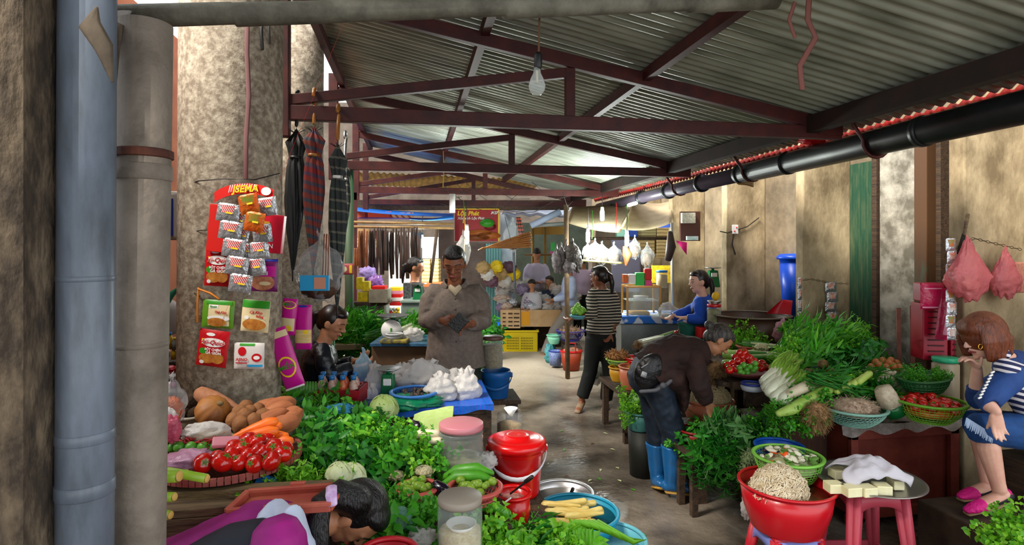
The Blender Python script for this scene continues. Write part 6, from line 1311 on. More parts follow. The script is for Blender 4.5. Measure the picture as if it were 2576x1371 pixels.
# napa stalks, leeks, spring onions
LEEK = mat('leek', 'a8b85a', .45, col2='d8dcae', scale=4); ONI = mat('onion_green', '2f6a2a', .45, col2='4a8a34', scale=5)
def leeks(label, a, b_, n, group, L=.32, droop=.0, rb=True, r0=.012):
    A = Q(*a); B = Q(*b_)
    for i in range(n):
        o_ = rv(.03); o_.z = abs(o_.z)*1.2; p = A+o_; q = B+o_*1.6+rv(.02); t = thing('leek', label, 'leek', tuple(p), group=group); m_ = p+(q-p)*.42
        b = MB(); b.tube([p, m_], [r0, r0*.9], seg=9); b.build('white_shank', BOKW, t, world=True)
        b = MB(); b.tube([m_, p+(q-p)*.7, q-V((0, 0, droop))], [(r0*.9, r0*.8), (r0*1.5, r0*.3), (r0*.8, r0*.1)], seg=8, side=Uv); b.build('green_top', ONI if i % 2 else LEEK, t, world=True)
        if rb:
            b = MB()
            for k in range(24): d = ((p-q).normalized()+rv(.7)).normalized(); b.tube([p, p+d*.03+rv(.008), p+d*.055+V((0, 0, -.02))], [.0012, .001, .0006], seg=3, dome=False, caps=False)
            b.build('roots', ROOT, t, world=True)
leeks('leek lying beside the bent woman\'s head with dangling roots', (1810, 935, 4.1), (1905, 895, 4.5), 7, 'leeks by the bent woman')
leeks('spring onion lying across the table behind the tomato tray', (1985, 900, 4.3), (1850, 905, 4.3), 9, 'spring onions behind the tomato tray', rb=False, r0=.008)
leeks('spring onion fanning above the tomato tray', (1990, 880, 4.6), (1870, 870, 4.7), 8, 'spring onions above the tomato tray', rb=False, r0=.008)
long_veg('celery_gourd', [Q(1830, 892, 4.8), Q(1900, 905, 4.6)], [.045, .04], mat('light_green_melon', '7aa83a', .4, col2='98c05a', scale=5, stretch=(1, 1, 4)), 'thick light green winter melon right of the bent woman', 'melon')
long_veg('celery_gourd', [Q(1825, 915, 4.6), Q(1890, 920, 4.5)], [.035, .03], MATS['light_green_melon'], 'slimmer light green melon below the thick one', 'melon')
shag('root_bundle', 'hairy brown root bundle in front of the bent woman\'s face', Q(1800, 930, 4.05), .07, .05, .06, ROOT, 500, .08, down=.9, hemi=False)
# tomato tray on the right
c = Q(1880, 935, 3.95); t = thing('woven_tray', 'woven maroon tray of plum tomatoes and limes on the right stall', 'tray', (c.x, c.y, c.z-.02))
b = MB(); b.lathe([(0, 0), (.13, 0), (.17, .025), (.175, .035), (.165, .033), (.125, .008), (0, .008)], seg=48); b.build('woven_bottom', mat('maroon_tray', '6a2226', .7, col2='7a3a34', scale=60, bump=.6), t)
PLM = [tomato_mesh(.028, 3)]
for (px, py, d) in [(1835, 930, 3.85), (1852, 928, 3.85), (1842, 915, 3.92), (1856, 910, 3.95), (1868, 912, 3.95), (1850, 900, 4.0), (1866, 898, 4.0), (1878, 902, 4.0), (1860, 888, 4.02), (1872, 886, 4.02), (1884, 900, 4.0), (1897, 908, 3.98), (1905, 918, 3.92), (1918, 914, 3.98), (1926, 924, 3.95), (1915, 926, 3.9), (1890, 912, 3.94), (1830, 920, 3.92)]:
    tomato(Q(px, py, d), 'red tomato in the maroon tray on the right stall', 'tomatoes in the maroon tray', .85)
for i, (px, py) in enumerate(((1860, 925), (1870, 918), (1862, 934), (1878, 930), (1886, 922), (1895, 932), (1880, 938), (1868, 938), (1900, 926), (1900, 915))): put(LM, 'lime', Q(px, py, 3.82), 'small dark lime in front of the plum tomatoes', 'lime', 'limes in the maroon tray', sc=.95)
c = Q(1880, 950, 3.98); b = MB(); b.box((c.x, c.y+.02, (c.z+.74)/2+.0), (.34, .24, max(.02, c.z-.742))); single('low_box', b, wooddark, 'dark box under the maroon tray', 'box', smooth=False) if c.z > .76 else None
t_, cG, rG = basin('blue_lidded_tub', 'flat pale tub with a dark blue rim below the maroon tray', 1892, 962, 3.7, 56, .05, mat('tub_grey', '9aa0a8', .4), .9, 'tub', rimm=mat('navy_rim', '14287a', .35))
# carrots / parsnip basket
t_, c, r = basket('vegetable_basket', 'greyish openwork basket of carrots and parsnips before the greens heap', 2032, 908, 4.15, 118, .11, mat('grey_teal_plastic', '5a8286', .45), .5, nu=40, nv=7, th=.004)
for i in range(6): u = i/5; A = V((c.x-.02+.03*i, c.y-.07+.01*i, c.z-.02)); long_veg('carrot', [A, A+V((.02, .03, .05)), A+V((.05, .06, .085))], [.02, .026, .018], CARR, 'short orange carrot standing in the greyish basket', 'carrot', 'carrots in the greyish basket')
PAR = mat('parsnip', 'c2a672', .6, col2='d8c296', scale=9)
for i in range(10): A = V((c.x-.15+.014*i, c.y-.06+.008*i, c.z-.015)); long_veg('parsnip', [A+V((-.03, -.01, .03)), A+V((0, .02, .04)), A+V((.03, .05, .05))], [.006, .012, .014], PAR, 'cream coloured root in the left of the greyish basket', 'parsnip', 'pale roots in the greyish basket', seg=8)
put(ball_mesh(.04, PAR, .08, .95), 'turnip', Q(2012, 882, 4.2), 'round tan turnip on top of the greyish basket', 'turnip')
lump('plastic_bag', 'pink tinged clear bag behind the greens next to the brown tub', 1972, 838, 4.9, 50, 56, mat('pink_clear_film', 'c08a98', .25, alpha=.6, bump=.7, scale=9), 22, nz=.5)
# big heap of greens
heap(['long', 'long', 'feather', 'leafy', 'parsley'], [(1975, 890, 4.05), (2200, 900, 3.95), (2190, 835, 4.6), (2030, 828, 4.7)], 34, Rv*.55+Uv*.35-Fv*.35, 'bunch of long green vegetables in the tall heap before the green door', 'tall heap of greens on the right stall', .8, jit=.05)
heap(['leafyD', 'long', 'featherL'], [(2060, 910, 4.0), (2220, 905, 3.95), (2200, 870, 4.15), (2080, 875, 4.2)], 12, Rv*.3+Uv*.3-Fv*.6, 'bunch of long green vegetables in the tall heap before the green door', 'tall heap of greens on the right stall', .7, jit=.04)
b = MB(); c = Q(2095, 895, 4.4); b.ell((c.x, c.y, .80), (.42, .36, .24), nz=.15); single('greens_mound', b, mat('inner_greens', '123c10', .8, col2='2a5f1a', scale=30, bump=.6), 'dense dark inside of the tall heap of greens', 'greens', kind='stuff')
heap(['feather', 'feather', 'parsley'], [(1850, 862, 4.9), (1925, 862, 4.9), (1930, 835, 5.1), (1855, 832, 5.1)], 9, Rv*.5+Uv*.7, 'bright feathery fennel bunch in front of the brown tub', 'fennel bunches before the brown tub', .85)
basin('coral_bowl', 'coral bowl under the bright feathery fennel', 1896, 868, 4.85, 90, .05, MATS['coral_plastic'], .7, 'bowl')
heap(['longD', 'feather', 'longD'], [(2150, 985, 3.45), (2225, 985, 3.45), (2260, 955, 3.6), (2150, 960, 3.6)], 8, Rv*.8+Uv*.2-Fv*.2, 'thin spring greens bunch left of the tilted basket', 'spring greens by the tilted basket', .42)
heap(['featherL', 'parsleyL'], [(1985, 1065, 3.3), (2035, 1075, 3.3), (2090, 1000, 3.45), (2040, 1000, 3.45)], 8, -Fv*.7-Uv*.1+Rv*.2, 'dill bunch hanging over the stall edge behind the root bundle', 'dill over the stall edge', .6)
caul('cauliflower in front of the coral bowl on the right stall', 1915, 878, 4.5, .05)
# eggs
basin('egg_bowl', 'white bowl heaped with brown eggs on the right stall', 2228, 925, 3.9, 90, .06, mat('white_enamel', 'cfc6bb', .35), .75, 'bowl')
EGM = ball_mesh(.024, mat('brown_eggs', '8a4a1c', .5, col2='a8642c', scale=20), .02, 1.2)
for i, (px, py, d) in enumerate(((2192, 925, 3.75), (2210, 918, 3.75), (2228, 925, 3.74), (2246, 922, 3.75), (2262, 925, 3.78), (2202, 912, 3.85), (2220, 908, 3.85), (2240, 908, 3.85), (2256, 914, 3.85), (2214, 924, 3.8), (2236, 900+14, 3.8))): put(EGM, 'egg', Q(px, py, d), 'brown egg heaped in the white bowl', 'egg', 'brown eggs in the white bowl')
EGW = ball_mesh(.024, mat('pale_eggs', 'c9b8a0', .5), .02, 1.2)
for i, (px, py, d) in enumerate(((2205, 955, 3.55), (2222, 950, 3.56), (2238, 954, 3.55), (2252, 945, 3.6), (2214, 940, 3.6), (2234, 938, 3.62), (2185, 950, 3.6), (2246, 962, 3.52))): put(EGW, 'egg', Q(px, py, d), 'pale egg on the white cloth in front of the brown eggs', 'egg', 'pale eggs before the brown eggs')
# red hanging basket stack, boards, chain, bags, knife
REDT = mat('raspberry_basket', 'a00c2c', .35, col2='8a0a24', scale=5)
c = Q(2345, 905, 3.75); t = thing('basket_stack', 'tall stack of raspberry red plastic baskets against the right pier', 'baskets', tuple(c), CAMR-.1)
for (x, z, w_, h, nm) in ((-.02, .19, .15, .36, 'lower_stack'), (.1, .19, .06, .34, 'side_stack'), (0, .44, .16, .12, 'upper_basket')):
    b = MB(); b.box((x, 0, z), (w_, .14, h)); o = b.build(nm, REDT, t, smooth=False, bev=.006)
    b = MB()
    for k in range(int(h/.036)): b.box((x, -.075, z-h/2+.022+.036*k), (w_*.62, .004, .008))
    b.build('slots', mat('slot_shadow_red', '3a0410', .6), o, smooth=False)
packet('raspberry red wrapped plastic pack above the red basket stack', 2345, 745, 3.62, 60, 66, 0, mat('raspberry_wrap', 'b00f45', .25, bump=.4), [('r', 0, .3, .8, .04, mat('pink_print', 'd98aa4', .4)), ('r', 0, -.42, .9, .06, MATS['pink_print'])], t_=.03, name='wrapped_pack')
packet('bright pinkish red plastic bag leaning right of the red pack', 2376, 790, 3.6, 34, 130, .12, mat('raspberry_wrap', 'b00f45', .25), [('r', .1, -.1, .3, .6, MATS['pink_print'])], t_=.015, name='wrapped_pack')
BRD = mat('pinkish_board', '8a5848', .7, col2='5f3428', scale=5)
for i, px in enumerate((2262, 2296)): b = MB(); b.bar(Q(px, 925, 4.0-.1*i), Q(px-2, 775-6*i, 4.05-.1*i), .025, .05); single('wooden_board', b, BRD, ['pinkish brown upright board leaning on the grey plaster', 'second upright board just left of the red basket stack'][i], 'board', smooth=False)
YC = PY[0]-.012
def QY(px, py, Y):                                   # point seen at px,py on plane Y
    x = (px-1288)/FPX; dx = Fv+Rv*x; k = Y/dx.y; return Q(px, py, k)
def chain(pts, label, r=.006, m=None):
    b = MB(); L = [V(p) for p in pts]; i = 0
    for a, c_ in zip(L, L[1:]):
        n = max(1, int((c_-a).length/.028))
        for k in range(n):
            p = a+(c_-a)*(k+.5)/n; d = (c_-a).normalized(); s_ = Uv if i % 2 else d.cross(Uv).normalized(); i += 1
            b.tube([p+d*(.016*math.cos(q))+s_*(.007*math.sin(q)) for q in [2*PI*j/8 for j in range(9)]], .0022, seg=4, dome=False, caps=False)
    return single('chain', b, m or mat('rusty_chain', '5a4a36', .5, metal=.6), label, 'chain')
chain([QY(2395, 640, YC-.03), QY(2420, 605, YC-.03), QY(2452, 600, YC-.03), QY(2500, 612, YC-.03), QY(2570, 628, YC-.03)], 'rusty chain strung across the right pier holding the pink bags')
chain([QY(2018, 705, PY[1]-.03), QY(2040, 702, PY[1]-.03), QY(2090, 712, PY[1]-.03), QY(2134, 714, PY[1]-.03)], 'thin chain strung across the second pier holding sachets')
PKF = mat('pink_bag_film', 'e07a80', .25, alpha=.62, bump=.9, scale=7, bscale=24, transl=.3)
def hbag(label, pts, px, py, Y, w_, h, m, seed, flat=.5):
    c = QY(px, py, Y); W = M(w_/2, 3.5); H = M(h/2, 3.5); t = thing('plastic_bag', label, 'bag', (c.x, c.y, c.z-H), 0)
    b = MB()
    def pin(u, q):
        z = u.z; k = 1-.86*max(0, (z+.25)/1.25)**.8 if z > -.25 else 1.0
        return V((q.x*max(.1, k), q.y*max(.2, k), q.z))
    b.ell((0, 0, H), (W, W*flat, H), seg=40, rings=26, nz=.22, ns=4.5, seed=seed, pinch=pin); b.build('film', m, t); return t
hbag('wide pink plastic bag of wrapped goods hanging from the chain', None, 2435, 675, YC-.1, 125, 158, PKF, 3)
b = MB(); c = QY(2440, 715, YC-.1); b.box(c, (.12, .03, .07), Matrix.Rotation(.5, 3, 'Y')); single('wrapped_goods', b, mat('pale_wrapped', 'd9a08a', .4), 'pale folded pack inside the wide pink bag', 'pack', smooth=False, bev=.01)
hbag('pink plastic bag holding a mesh box, hanging at the right edge', None, 2530, 685, YC-.1, 90, 130, PKF, 5)
b = MB(); c = QY(2545, 698, YC-.09); b.box(c, (.15, .05, .19)); single('mesh_box', b, mat('mesh_pack', 'b06a58', .6, col2='c98a72', scale=80, bump=.6), 'reddish mesh textured box inside the right pink bag', 'box', smooth=False, bev=.01)
b = MB(); a = QY(2410, 640, YC-.05); c = QY(2425, 590, YC-.05); e = QY(2434, 540, YC-.05); b.bar(a, c, .028, .003, V((0, 1, 0))); t = thing('knife', 'knife with a wooden handle stuck behind the chain on the right pier', 'knife', tuple(a)); b.build('blade', mat('dark_blade', '2a2a2c', .4, metal=.7), t, world=True, smooth=False); b = MB(); b.tube([c, e], [(.012, .008), (.013, .009)], seg=10); b.build('handle', woodm, t, world=True)
def strip(label, px, y0, n, Y, w_, h, body, cols, zig=0, group=None):
    c = QY(px, y0, Y); t = thing('sachet_strip', label, 'packets', tuple(c), CAMR, group)
    for i in range(n):
        z = -h*i; b = MB(); x = zig*((i % 2)-.5)
        for s_ in (1, -1): b.grid(lambda u, v: V((x+(u-.5)*w_, s_*-.007*max(0, (1-(2*u-1)**2)*(1-(2*v-1)**2))**.5, z+(v-.5)*h*.98)), 8, 8)
        o = b.build('sachet', body, t); b = MB(); b.grid(lambda u, v: V((x+(u-.5)*w_*.7, -.008+.004*(abs(2*u-1)**3), z+(v-.3)*h*.55)), 4, 2); b.build('printed_panel', cols[i % len(cols)], o)
SP = mat('orange_white_panel', 'c8623a', .4, col2='cfc8c0', scale=40)
strip('strip of silver sachets hanging in the middle of the second pier', 2092, 722, 5, PY[1]-.04, .1, .088, SILV, [SP], .015)
strip('small sachet strip at the left edge of the second pier', 2012, 712, 4, PY[1]-.04, .04, .1, SILV, [SP])
strip('colourful sachet strip hanging down beside the raspberry red pack', 2393, 615, 8, YC-.05, .06, .078, SILV, [mat('multi_panel', '5a8a4a', .4, col2='c8501a', scale=30), SP], .008)
# peach basin with sprouts, stool etc
PEA = mat('peach_plastic', 'c07050', .4, col2='b06244', scale=3)
t_, c, r = basin('peach_basin', 'peach coloured basin of bean sprouts behind the bent woman\'s arms', 1782, 1002, 4.1, 128, .17, PEA, .8)
SPR = mat('bean_sprouts', 'b8a070', .6, col2='d6c69c', scale=30)
def tangle(name, label, c, rx, ry, rz, m, n, L, rad=.0016, cat='sprouts', base=True):
    b = MB()
    if base: b.ell(c, (rx*.93, ry*.93, rz*.9), nz=.12)
    for i in range(n):
        z = R_.uniform(0, 1)**.8; a = R_.uniform(0, 6.28); q = math.sqrt(max(0, 1-z*z)); u = V((q*math.cos(a), q*math.sin(a), z)); p = V(c)+V((u.x*rx, u.y*ry, u.z*rz)); s_ = u.cross(rv(1.)).normalized(); L_ = L*R_.uniform(.5, 1); bd = rv(L*.2)
        b.tube([p-s_*L_/2-u*.004, p+bd*.5+u*.004, p+s_*L_/2-u*.006+V((0, 0, -.006))], [rad, rad, rad*.7], seg=3, dome=False, caps=False)
    return single(name, b, m, label, cat, kind='stuff')
tangle('sprout_heap', 'heap of straw coloured bean sprouts in the peach basin', (c.x, c.y, c.z-.03), r*.86, r*.8, .14, SPR, 900, .09, .0022)
table('sprout_stool', 'small dark table under the peach basin', c.x-.2, c.x+.2, c.y-.15, c.y+.15, c.z-.172, wooddark, .03, leg=.03)
# herbs the woman is picking and their bowl/stand
c = Q(1810, 1110, 3.75); table('herb_stand', 'dark crate stand under the hanging basil in front of the bent woman', c.x-.26, c.x+.22, c.y-.12, c.y+.14, .40, wooddark, .03, leg=.04)
t_, c, r = basin('red_bowl', 'dark red bowl under the herbs by the bent woman', 1752, 1078, 3.85, 92, .13, mat('dark_red_plastic', '8a1210', .4), .6, 'bowl')
b = MB(); b.box((c.x, c.y, (c.z-.13)/2), (.1, .1, c.z-.13)); single('wood_block', b, wooddark, 'dark post under the dark red bowl', 'block', smooth=False)
PH = 'bunch of herbs piled in front of the bent woman\'s hands'; PG = 'herbs picked over by the bent woman'
heap(['leafyD', 'parsleyL', 'featherL'], [(1735, 1120, 3.75), (1800, 1125, 3.7), (1800, 1092, 3.85), (1745, 1092, 3.9)], 7, -Fv*.4+Uv*.6-Rv*.2, PH, PG, .6)
heap(['feather', 'parsley', 'parsleyL'], [(1810, 1130, 3.6), (1900, 1130, 3.6), (1890, 1078, 3.8), (1845, 1088, 3.8)], 13, -Fv*.5+Uv*.5, PH, PG, .72)
heap(['basil', 'basilG', 'basil'], [(1770, 1200, 3.55), (1880, 1195, 3.5), (1900, 1110, 3.6), (1800, 1110, 3.6)], 18, -Fv*.55-Uv*.75-Rv*.25, 'leafy basil bunch hanging tip down over the front of the stand', 'basil bunches hanging over the stand', .62, jit=.03)
heap(['featherL', 'parsleyL'], [(1900, 1110, 3.55), (1985, 1105, 3.5), (1975, 1080, 3.6), (1900, 1080, 3.6)], 5, -Fv*.5+Uv*.4+Rv*.3, 'loose dill sprays between the basil and the blue basin', 'dill sprays by the blue basin', .5)
shag('bitter_herb_bundle', 'grey green knobbly bundle of vegetables behind the red basin', Q(1888, 1170, 3.2), .05, .05, .09, mat('grey_green_bundle', '5f7248', .7, col2='7d9060', scale=40, bump=.6), 260, .03, rad=.004, down=0, hemi=False)
# basins & stools front right
RB = mat('red_basin_plastic', 'b80a1a', .32, coat=.2); rs = mat('red_stool', 'b01828', .45); PK = mat('faded_pink_stool', 'b03848', .5, col2='a84050', scale=4); LIL = mat('lilac_stool_inside', '7a84c8', .5)
t_, c, r = basin('red_basin', 'large red basin with bean sprouts standing on the small red stool', 1978, 1212, 2.9, 232, .225, RB, .74)
cb = c.copy(); stool('plastic_stool', 'small bright red stool with lilac inside under the large red basin', (c.x, c.y), c.z-.226, .25, rs, LIL, rz=CAMR+.05)
b = MB(); b.lathe([(0, -.004), (r*.86, -.004), (r*.86, 0), (0, 0)], (c.x, c.y, c.z-.05), seg=36); single('brown_water', b, mat('sprout_water', '5a3a22', .15, col2='7a5a38', scale=30), 'brown water in the large red basin', 'water')
tangle('sprout_heap', 'tall heap of white bean sprouts in the large red basin', tuple(V((c.x, c.y, c.z-.04))-Rv*.06-Fv*.05), .135, .12, .135, mat('white_sprouts', 'c2ac86', .5, col2='e8dcc2', scale=30), 1500, .09, .0026)
t_, c, r = basket('vegetable_basket', 'light green openwork basket of chopped mixed vegetables behind the sprouts', 1982, 1143, 3.08, 164, .12, mat('light_green_plastic', '7cc04a', .4), .74, nu=44, nv=8, th=.0045)
PCS = [ball_mesh(.016, mat('chopped_white', 'd6d2b8', .5), .2, .6, 3), ball_mesh(.014, mat('chopped_orange', 'd8500f', .5), .2, .5, 3), ball_mesh(.015, mat('chopped_green', '5f8a3a', .5), .2, .6, 3), ball_mesh(.012, mat('chopped_purple', '5a2a4a', .5), .2, .6, 3)]
for i in range(70): a = R_.uniform(0, 6.28); q = math.sqrt(R_.random())*r*.85; put(PCS[R_.choice((0, 0, 0, 1, 2, 2, 3))], 'vegetable_piece', V((c.x+q*math.cos(a), c.y+q*math.sin(a), c.z-.03+.055*(1-q/r)+R_.uniform(-.008, .012))), 'small chopped vegetable piece heaped in the light green basket', 'vegetable', 'chopped vegetables in the light green basket', sc=(R_.uniform(.8, 2), R_.uniform(.7, 1.2), R_.uniform(.6, 1)))
b = MB(); b.ell((c.x, c.y, c.z-.06), (r*.8, r*.8, .05)); single('cabbage_shreds', b, mat('shreds', 'a8b478', .6, col2='d0d4b0', scale=40), 'pale shredded vegetables filling the light green basket', 'vegetables', kind='stuff')
t_, c, r = basin('blue_basin', 'round blue basin behind the light green basket', 1960, 1118, 3.3, 122, .12, mat('royal_blue_plastic', '0f4aa8', .35), .8)
b = MB(); b.box((c.x, c.y, (c.z-.12)/2), (.2, .2, c.z-.12)); single('wood_block', b, wooddark, 'dark box under the round blue basin', 'block', smooth=False)
# tray with tofu on pink stool
c = Q(2185, 1200, 2.92); tz = c.z
t = thing('metal_tray', 'round metal tray of tofu on the faded pink stool', 'tray', (c.x, c.y, tz-.02)); b = MB(); b.lathe([(0, 0), (.2, 0), (.235, .014), (.25, .016), (.25, .02), (.232, .019), (.198, .005), (0, .005)], seg=56); b.build('plate', mat('dull_tray_metal', '9a9690', .3, metal=.85), t)
stool('plastic_stool', 'faded pinkish red plastic stool under the metal tray of tofu', (c.x-.03, c.y), tz-.022, .27, PK, None, rz=CAMR+.02, lw=.07)
TOF = mat('tofu', 'd8cf9e', .5, col2='e4deb8', scale=6)
for i, (px, py, d, w_) in enumerate(((2098, 1185, 2.78, .075), (2140, 1190, 2.74, .075), (2180, 1193, 2.74, .07), (2218, 1192, 2.76, .07), (2252, 1188, 2.82, .05), (2110, 1168, 2.95, .08), (2250, 1174, 2.92, .06))):
    q = Q(px, py, d); o = MB(); o.box((0, 0, .022), (w_, .065, .044)); o = o.build('tofu_block', TOF, None, smooth=False, bev=.004); o.location = (q.x, q.y, tz-.013); o.rotation_euler = (0, 0, CAMR+R_.uniform(-.15, .15)); tag(o, 'cream tofu block on the round metal tray', 'tofu', 'tofu blocks on the metal tray')
b = MB(); c = Q(2185, 1160, 2.86)
b.grid(lambda u, v: c+Rv*(.19*(u-.5)*2*(.7+.2*math.sin(9*v)))+Fv*(v-.5)*.22+Uv*(.02-.06*abs(2*v-1)**2-.045*abs(2*u-1)**3+.02*noise.noise(V((u*6, v*5, 2)))), 34, 20)
o = single('white_cloth', b, mat('white_gauze', 'd8d4dc', .6, transl=.3, bump=.5, scale=8), 'thin white cloth draped over the tofu on the tray', 'cloth'); o.modifiers.new('s', 'SOLIDIFY').thickness = .002
lump('plastic_bag', 'clear plastic bag hanging behind the red basin at its left', 1878, 1275, 3.1, 30, 54, HAZE, 25, nz=.5)
# bottom right greens
heap(['parsley', 'parsley', 'lettuce'], [(2520, 1420, 2.4), (2620, 1410, 2.35), (2620, 1320, 2.55), (2555, 1330, 2.55)], 14, -Fv*.4+Uv*.6-Rv*.3, 'bright curly green bunch at the bottom right corner', 'greens at the bottom right corner', .6)
c = Q(2580, 1440, 2.5); b = MB(); b.box((c.x+.08, c.y, c.z/2+.02), (.4, .3, c.z)); single('low_crate', b, wooddark, 'dark low crate under the greens in the bottom right corner', 'crate', smooth=False)
# ---- left of bent woman
t_, c, r = basin('teal_basin', 'dull teal basin of greens on a black bin left of the bent woman', 1612, 1032, 4.3, 86, .14, mat('dull_teal', '3f7a74', .4), .72)
b = MB(); b.lathe([(.1, 0), (.115, c.z-.145), (0, c.z-.145)], (c.x+.02, c.y, 0), seg=24); single('black_bin', b, mat('black_bin', '14160f', .6), 'black plastic bin under the dull teal basin', 'bin')
heap(['parsley'], [(1585, 1025, 4.25), (1625, 1025, 4.25), (1625, 1000, 4.4), (1590, 1000, 4.4)], 5, Uv, 'small green herb bunch in the dull teal basin', 'herbs in the dull teal basin', .5)
lump('green_net_bag', 'light green netted vegetable in the dull teal basin', 1612, 1012, 4.28, 44, 44, mat('light_green_veg', '6aa04a', .6, col2='94c070', scale=30, bump=.5), 27)
t_, c, r = basin('peach_basin', 'peach coloured tub at the hip of the bent woman', 1595, 920, 5.1, 80, .2, PEA, .8)
table('tub_table', 'dark low table under the tubs left of the bent woman', c.x-.16, c.x+.3, c.y-.15, c.y+.5, c.z-.2, wooddark, .04, apron=.3)
basin('mustard_bowl', 'mustard yellow bowl left of the peach tub', 1558, 922, 5.2, 56, .13, mat('mustard_plastic', 'b8861a', .45), .7, 'bowl')
t_, c, r = basket('vegetable_basket', 'light green basket of thin roots left of the red tray', 1558, 902, 5.35, 66, .05, mat('pale_green_basket', '8ab84a', .45), .8, nu=30, nv=4)
shag('galangal_heap', 'brown heap of small dried roots above the pale green basket', (c.x-.02, c.y, c.z+.02), .11, .1, .05, mat('brown_roots', '8a5a2c', .8, col2='a87a4a', scale=30), 220, .04, rad=.005, down=0)
basin('red_tray_bowl', 'bright red shallow dish above the peach tub', 1600, 898, 5.3, 66, .06, REDB, .85, 'dish')
leeks('leek lying on the crate behind the bent woman\'s back', (1612, 868, 5.6), (1730, 845, 5.8), 12, 'leeks behind the bent woman', r0=.018)
t_, c, r = basin('orange_basin', 'orange dish under the leeks behind the bent woman', 1648, 880, 5.4, 60, .07, mat('orange_plastic', 'd0661a', .4), .8, 'dish')
c = Q(1690, 900, 5.6); table('leek_table', 'dark table under the leeks behind the bent woman', c.x-.3, c.x+.35, c.y-.2, c.y+.25, .72, wooddark, .04, apron=.15)
for i, (px, py) in enumerate(((1703, 840), (1714, 832), (1722, 826), (1730, 832), (1740, 838), (1710, 846), (1726, 842), (1736, 828), (1718, 838), (1748, 842))): tomato(Q(px, py, 5.7), 'tomato in the small red pile above the bent woman\'s back', 'tomatoes above the bent woman', 1.1)
b = MB(); b.box((0, 0, 0), (.16, .12, .1)); o = b.build('red_box', REDB, None, smooth=False, bev=.006); o.location = Q(1775, 835, 5.5); tag(o, 'bright red plastic box behind the bent woman\'s head', 'box')
# brown tub, blue bin
t_, c, r = basin('brown_tub', 'very large brown tub behind the right stall', 1890, 790, 5.35, 190, .42, mat('brown_tub', '3a2418', .45, col2='4a3020', scale=5), .85, 'tub', rimw=.03, rimm=mat('brown_tub_rim', '54463a', .45))
table('tub_stand', 'dark stand under the very large brown tub', c.x-.3, c.x+.3, c.y-.25, c.y+.3, c.z-.42, wooddark, .04)
b = MB(); c = Q(1955, 785, 5.3); b.grid(lambda u, v: c+Rv*(u-.5)*.22*(1-v*.6)+Uv*(v*.13-.02)+Rv*v*.08+Fv*.05*math.sin(4*u), 5, 4); single('red_bag', b, mat('red_film', 'b81020', .4), 'red plastic sheet corner sticking up from the brown tub', 'bag')
c = Q(1995, 800, 5.9); t = thing('blue_bin', 'tall bright blue plastic bin half hidden by the second pier', 'bin', tuple(c)); BBN = mat('blue_bin', '0f4ac8', .35)
b = MB(); b.lathe([(0, 0), (.095, 0), (.13, .62), (.12, .62), (.088, .01), (0, .01)], seg=32); b.build('tub', BBN, t); b = MB(); b.lathe([(0, .66), (.12, .655), (.155, .63), (.155, .6), (.145, .6), (.145, .62), (0, .63)], seg=32); b.build('lid', BBN, t)
b = MB(); b.box((c.x, c.y, c.z/2), (.3, .3, c.z)); single('box', b, wooddark, 'dark box under the tall blue bin', 'box', smooth=False)
# ================================================================ background stalls
def blk(name, label, x0, y0, x1, y1, d, dep, m, cat, group=None, bev=.003, kind=None):
    if cat == 'wall panel' or name in ('pale_door', 'ribbed_panel', 'rusty_screen'): y1 = 620+1.7*FPX/d-1
    c = Q((x0+x1)/2, (y0+y1)/2, d); b = MB(); b.box((0, 0, 0), (M(abs(x1-x0), d), dep, M(abs(y1-y0), d)))
    o = b.build(name, m, None, smooth=False, bev=bev); o.location = c+Fv*dep/2; o.rotation_euler = (0, 0, CAMR); return tag(o, label, cat, group, kind)
def rod(name, label, pts, r, m, cat='pole', group=None): b = MB(); b.tube([Q(*p) for p in pts], r, seg=8, dome=False); return single(name, b, m, label, cat, group=group)
BMB = mat('bamboo_pole', '8a6a3c', .6, col2='6a4c28', scale=8)
TARB = mat('bright_blue_tarp', '1a78d8', .4, transl=.5); TARW = mat('pale_tarp', 'c9b898', .6, transl=.45, col2='a8957a', scale=3, bump=.3)
CREAM = mat('cream_woven', 'c4a874', .8, stripes=((0, 0, 1), .05, '8f7648', .3), bump=.4, bscale=60)
b = MB(); b.grid(lambda u, v: V((-1.2+3.4*u, 9.65+1.1*v, 2.92-.1*v-.08*u+.014*math.sin(2*PI*u*34))), 204, 2)
o = struct('ceiling_far', b, mat('tan_translucent_roof', 'a08a5c', .6, transl=.6, col2='7a6840', scale=3), smooth=True); o['label'] = 'tan corrugated roof sheets beyond the last truss'; o.modifiers.new('s', 'SOLIDIFY').thickness = .004
# -- left: tarps, banners, bamboo rails
def sheet(name, label, A, B, C, E, m, sag=.1, cat='tarp', thick=.004, nu=16, nv=8, wave=0):
    A, B, C, E = [Q(*p) for p in (A, B, C, E)]; b = MB()
    b.grid(lambda u, v: (A*(1-u)+B*u)*(1-v)+(E*(1-u)+C*u)*v-Uv*sag*4*u*(1-u)+Uv*wave*math.sin(u*25)*.5, nu, nv); o = single(name, b, m, label, cat); o.modifiers.new('s', 'SOLIDIFY').thickness = thick; return o
sheet('blue_tarp', 'bright blue tarpaulin stretched over the left back stall', (892, 520, 10.2), (1142, 538, 9.8), (1142, 545, 7.8), (885, 530, 7.9), TARB, .02)
sheet('blue_tarp', 'lit pale blue tarpaulin edge left of the red banner', (1030, 553, 8.4), (1142, 540, 8.4), (1142, 550, 7.6), (1030, 552, 7.6), mat('lit_tarp', '7fc4f0', .4, transl=.5), .02)
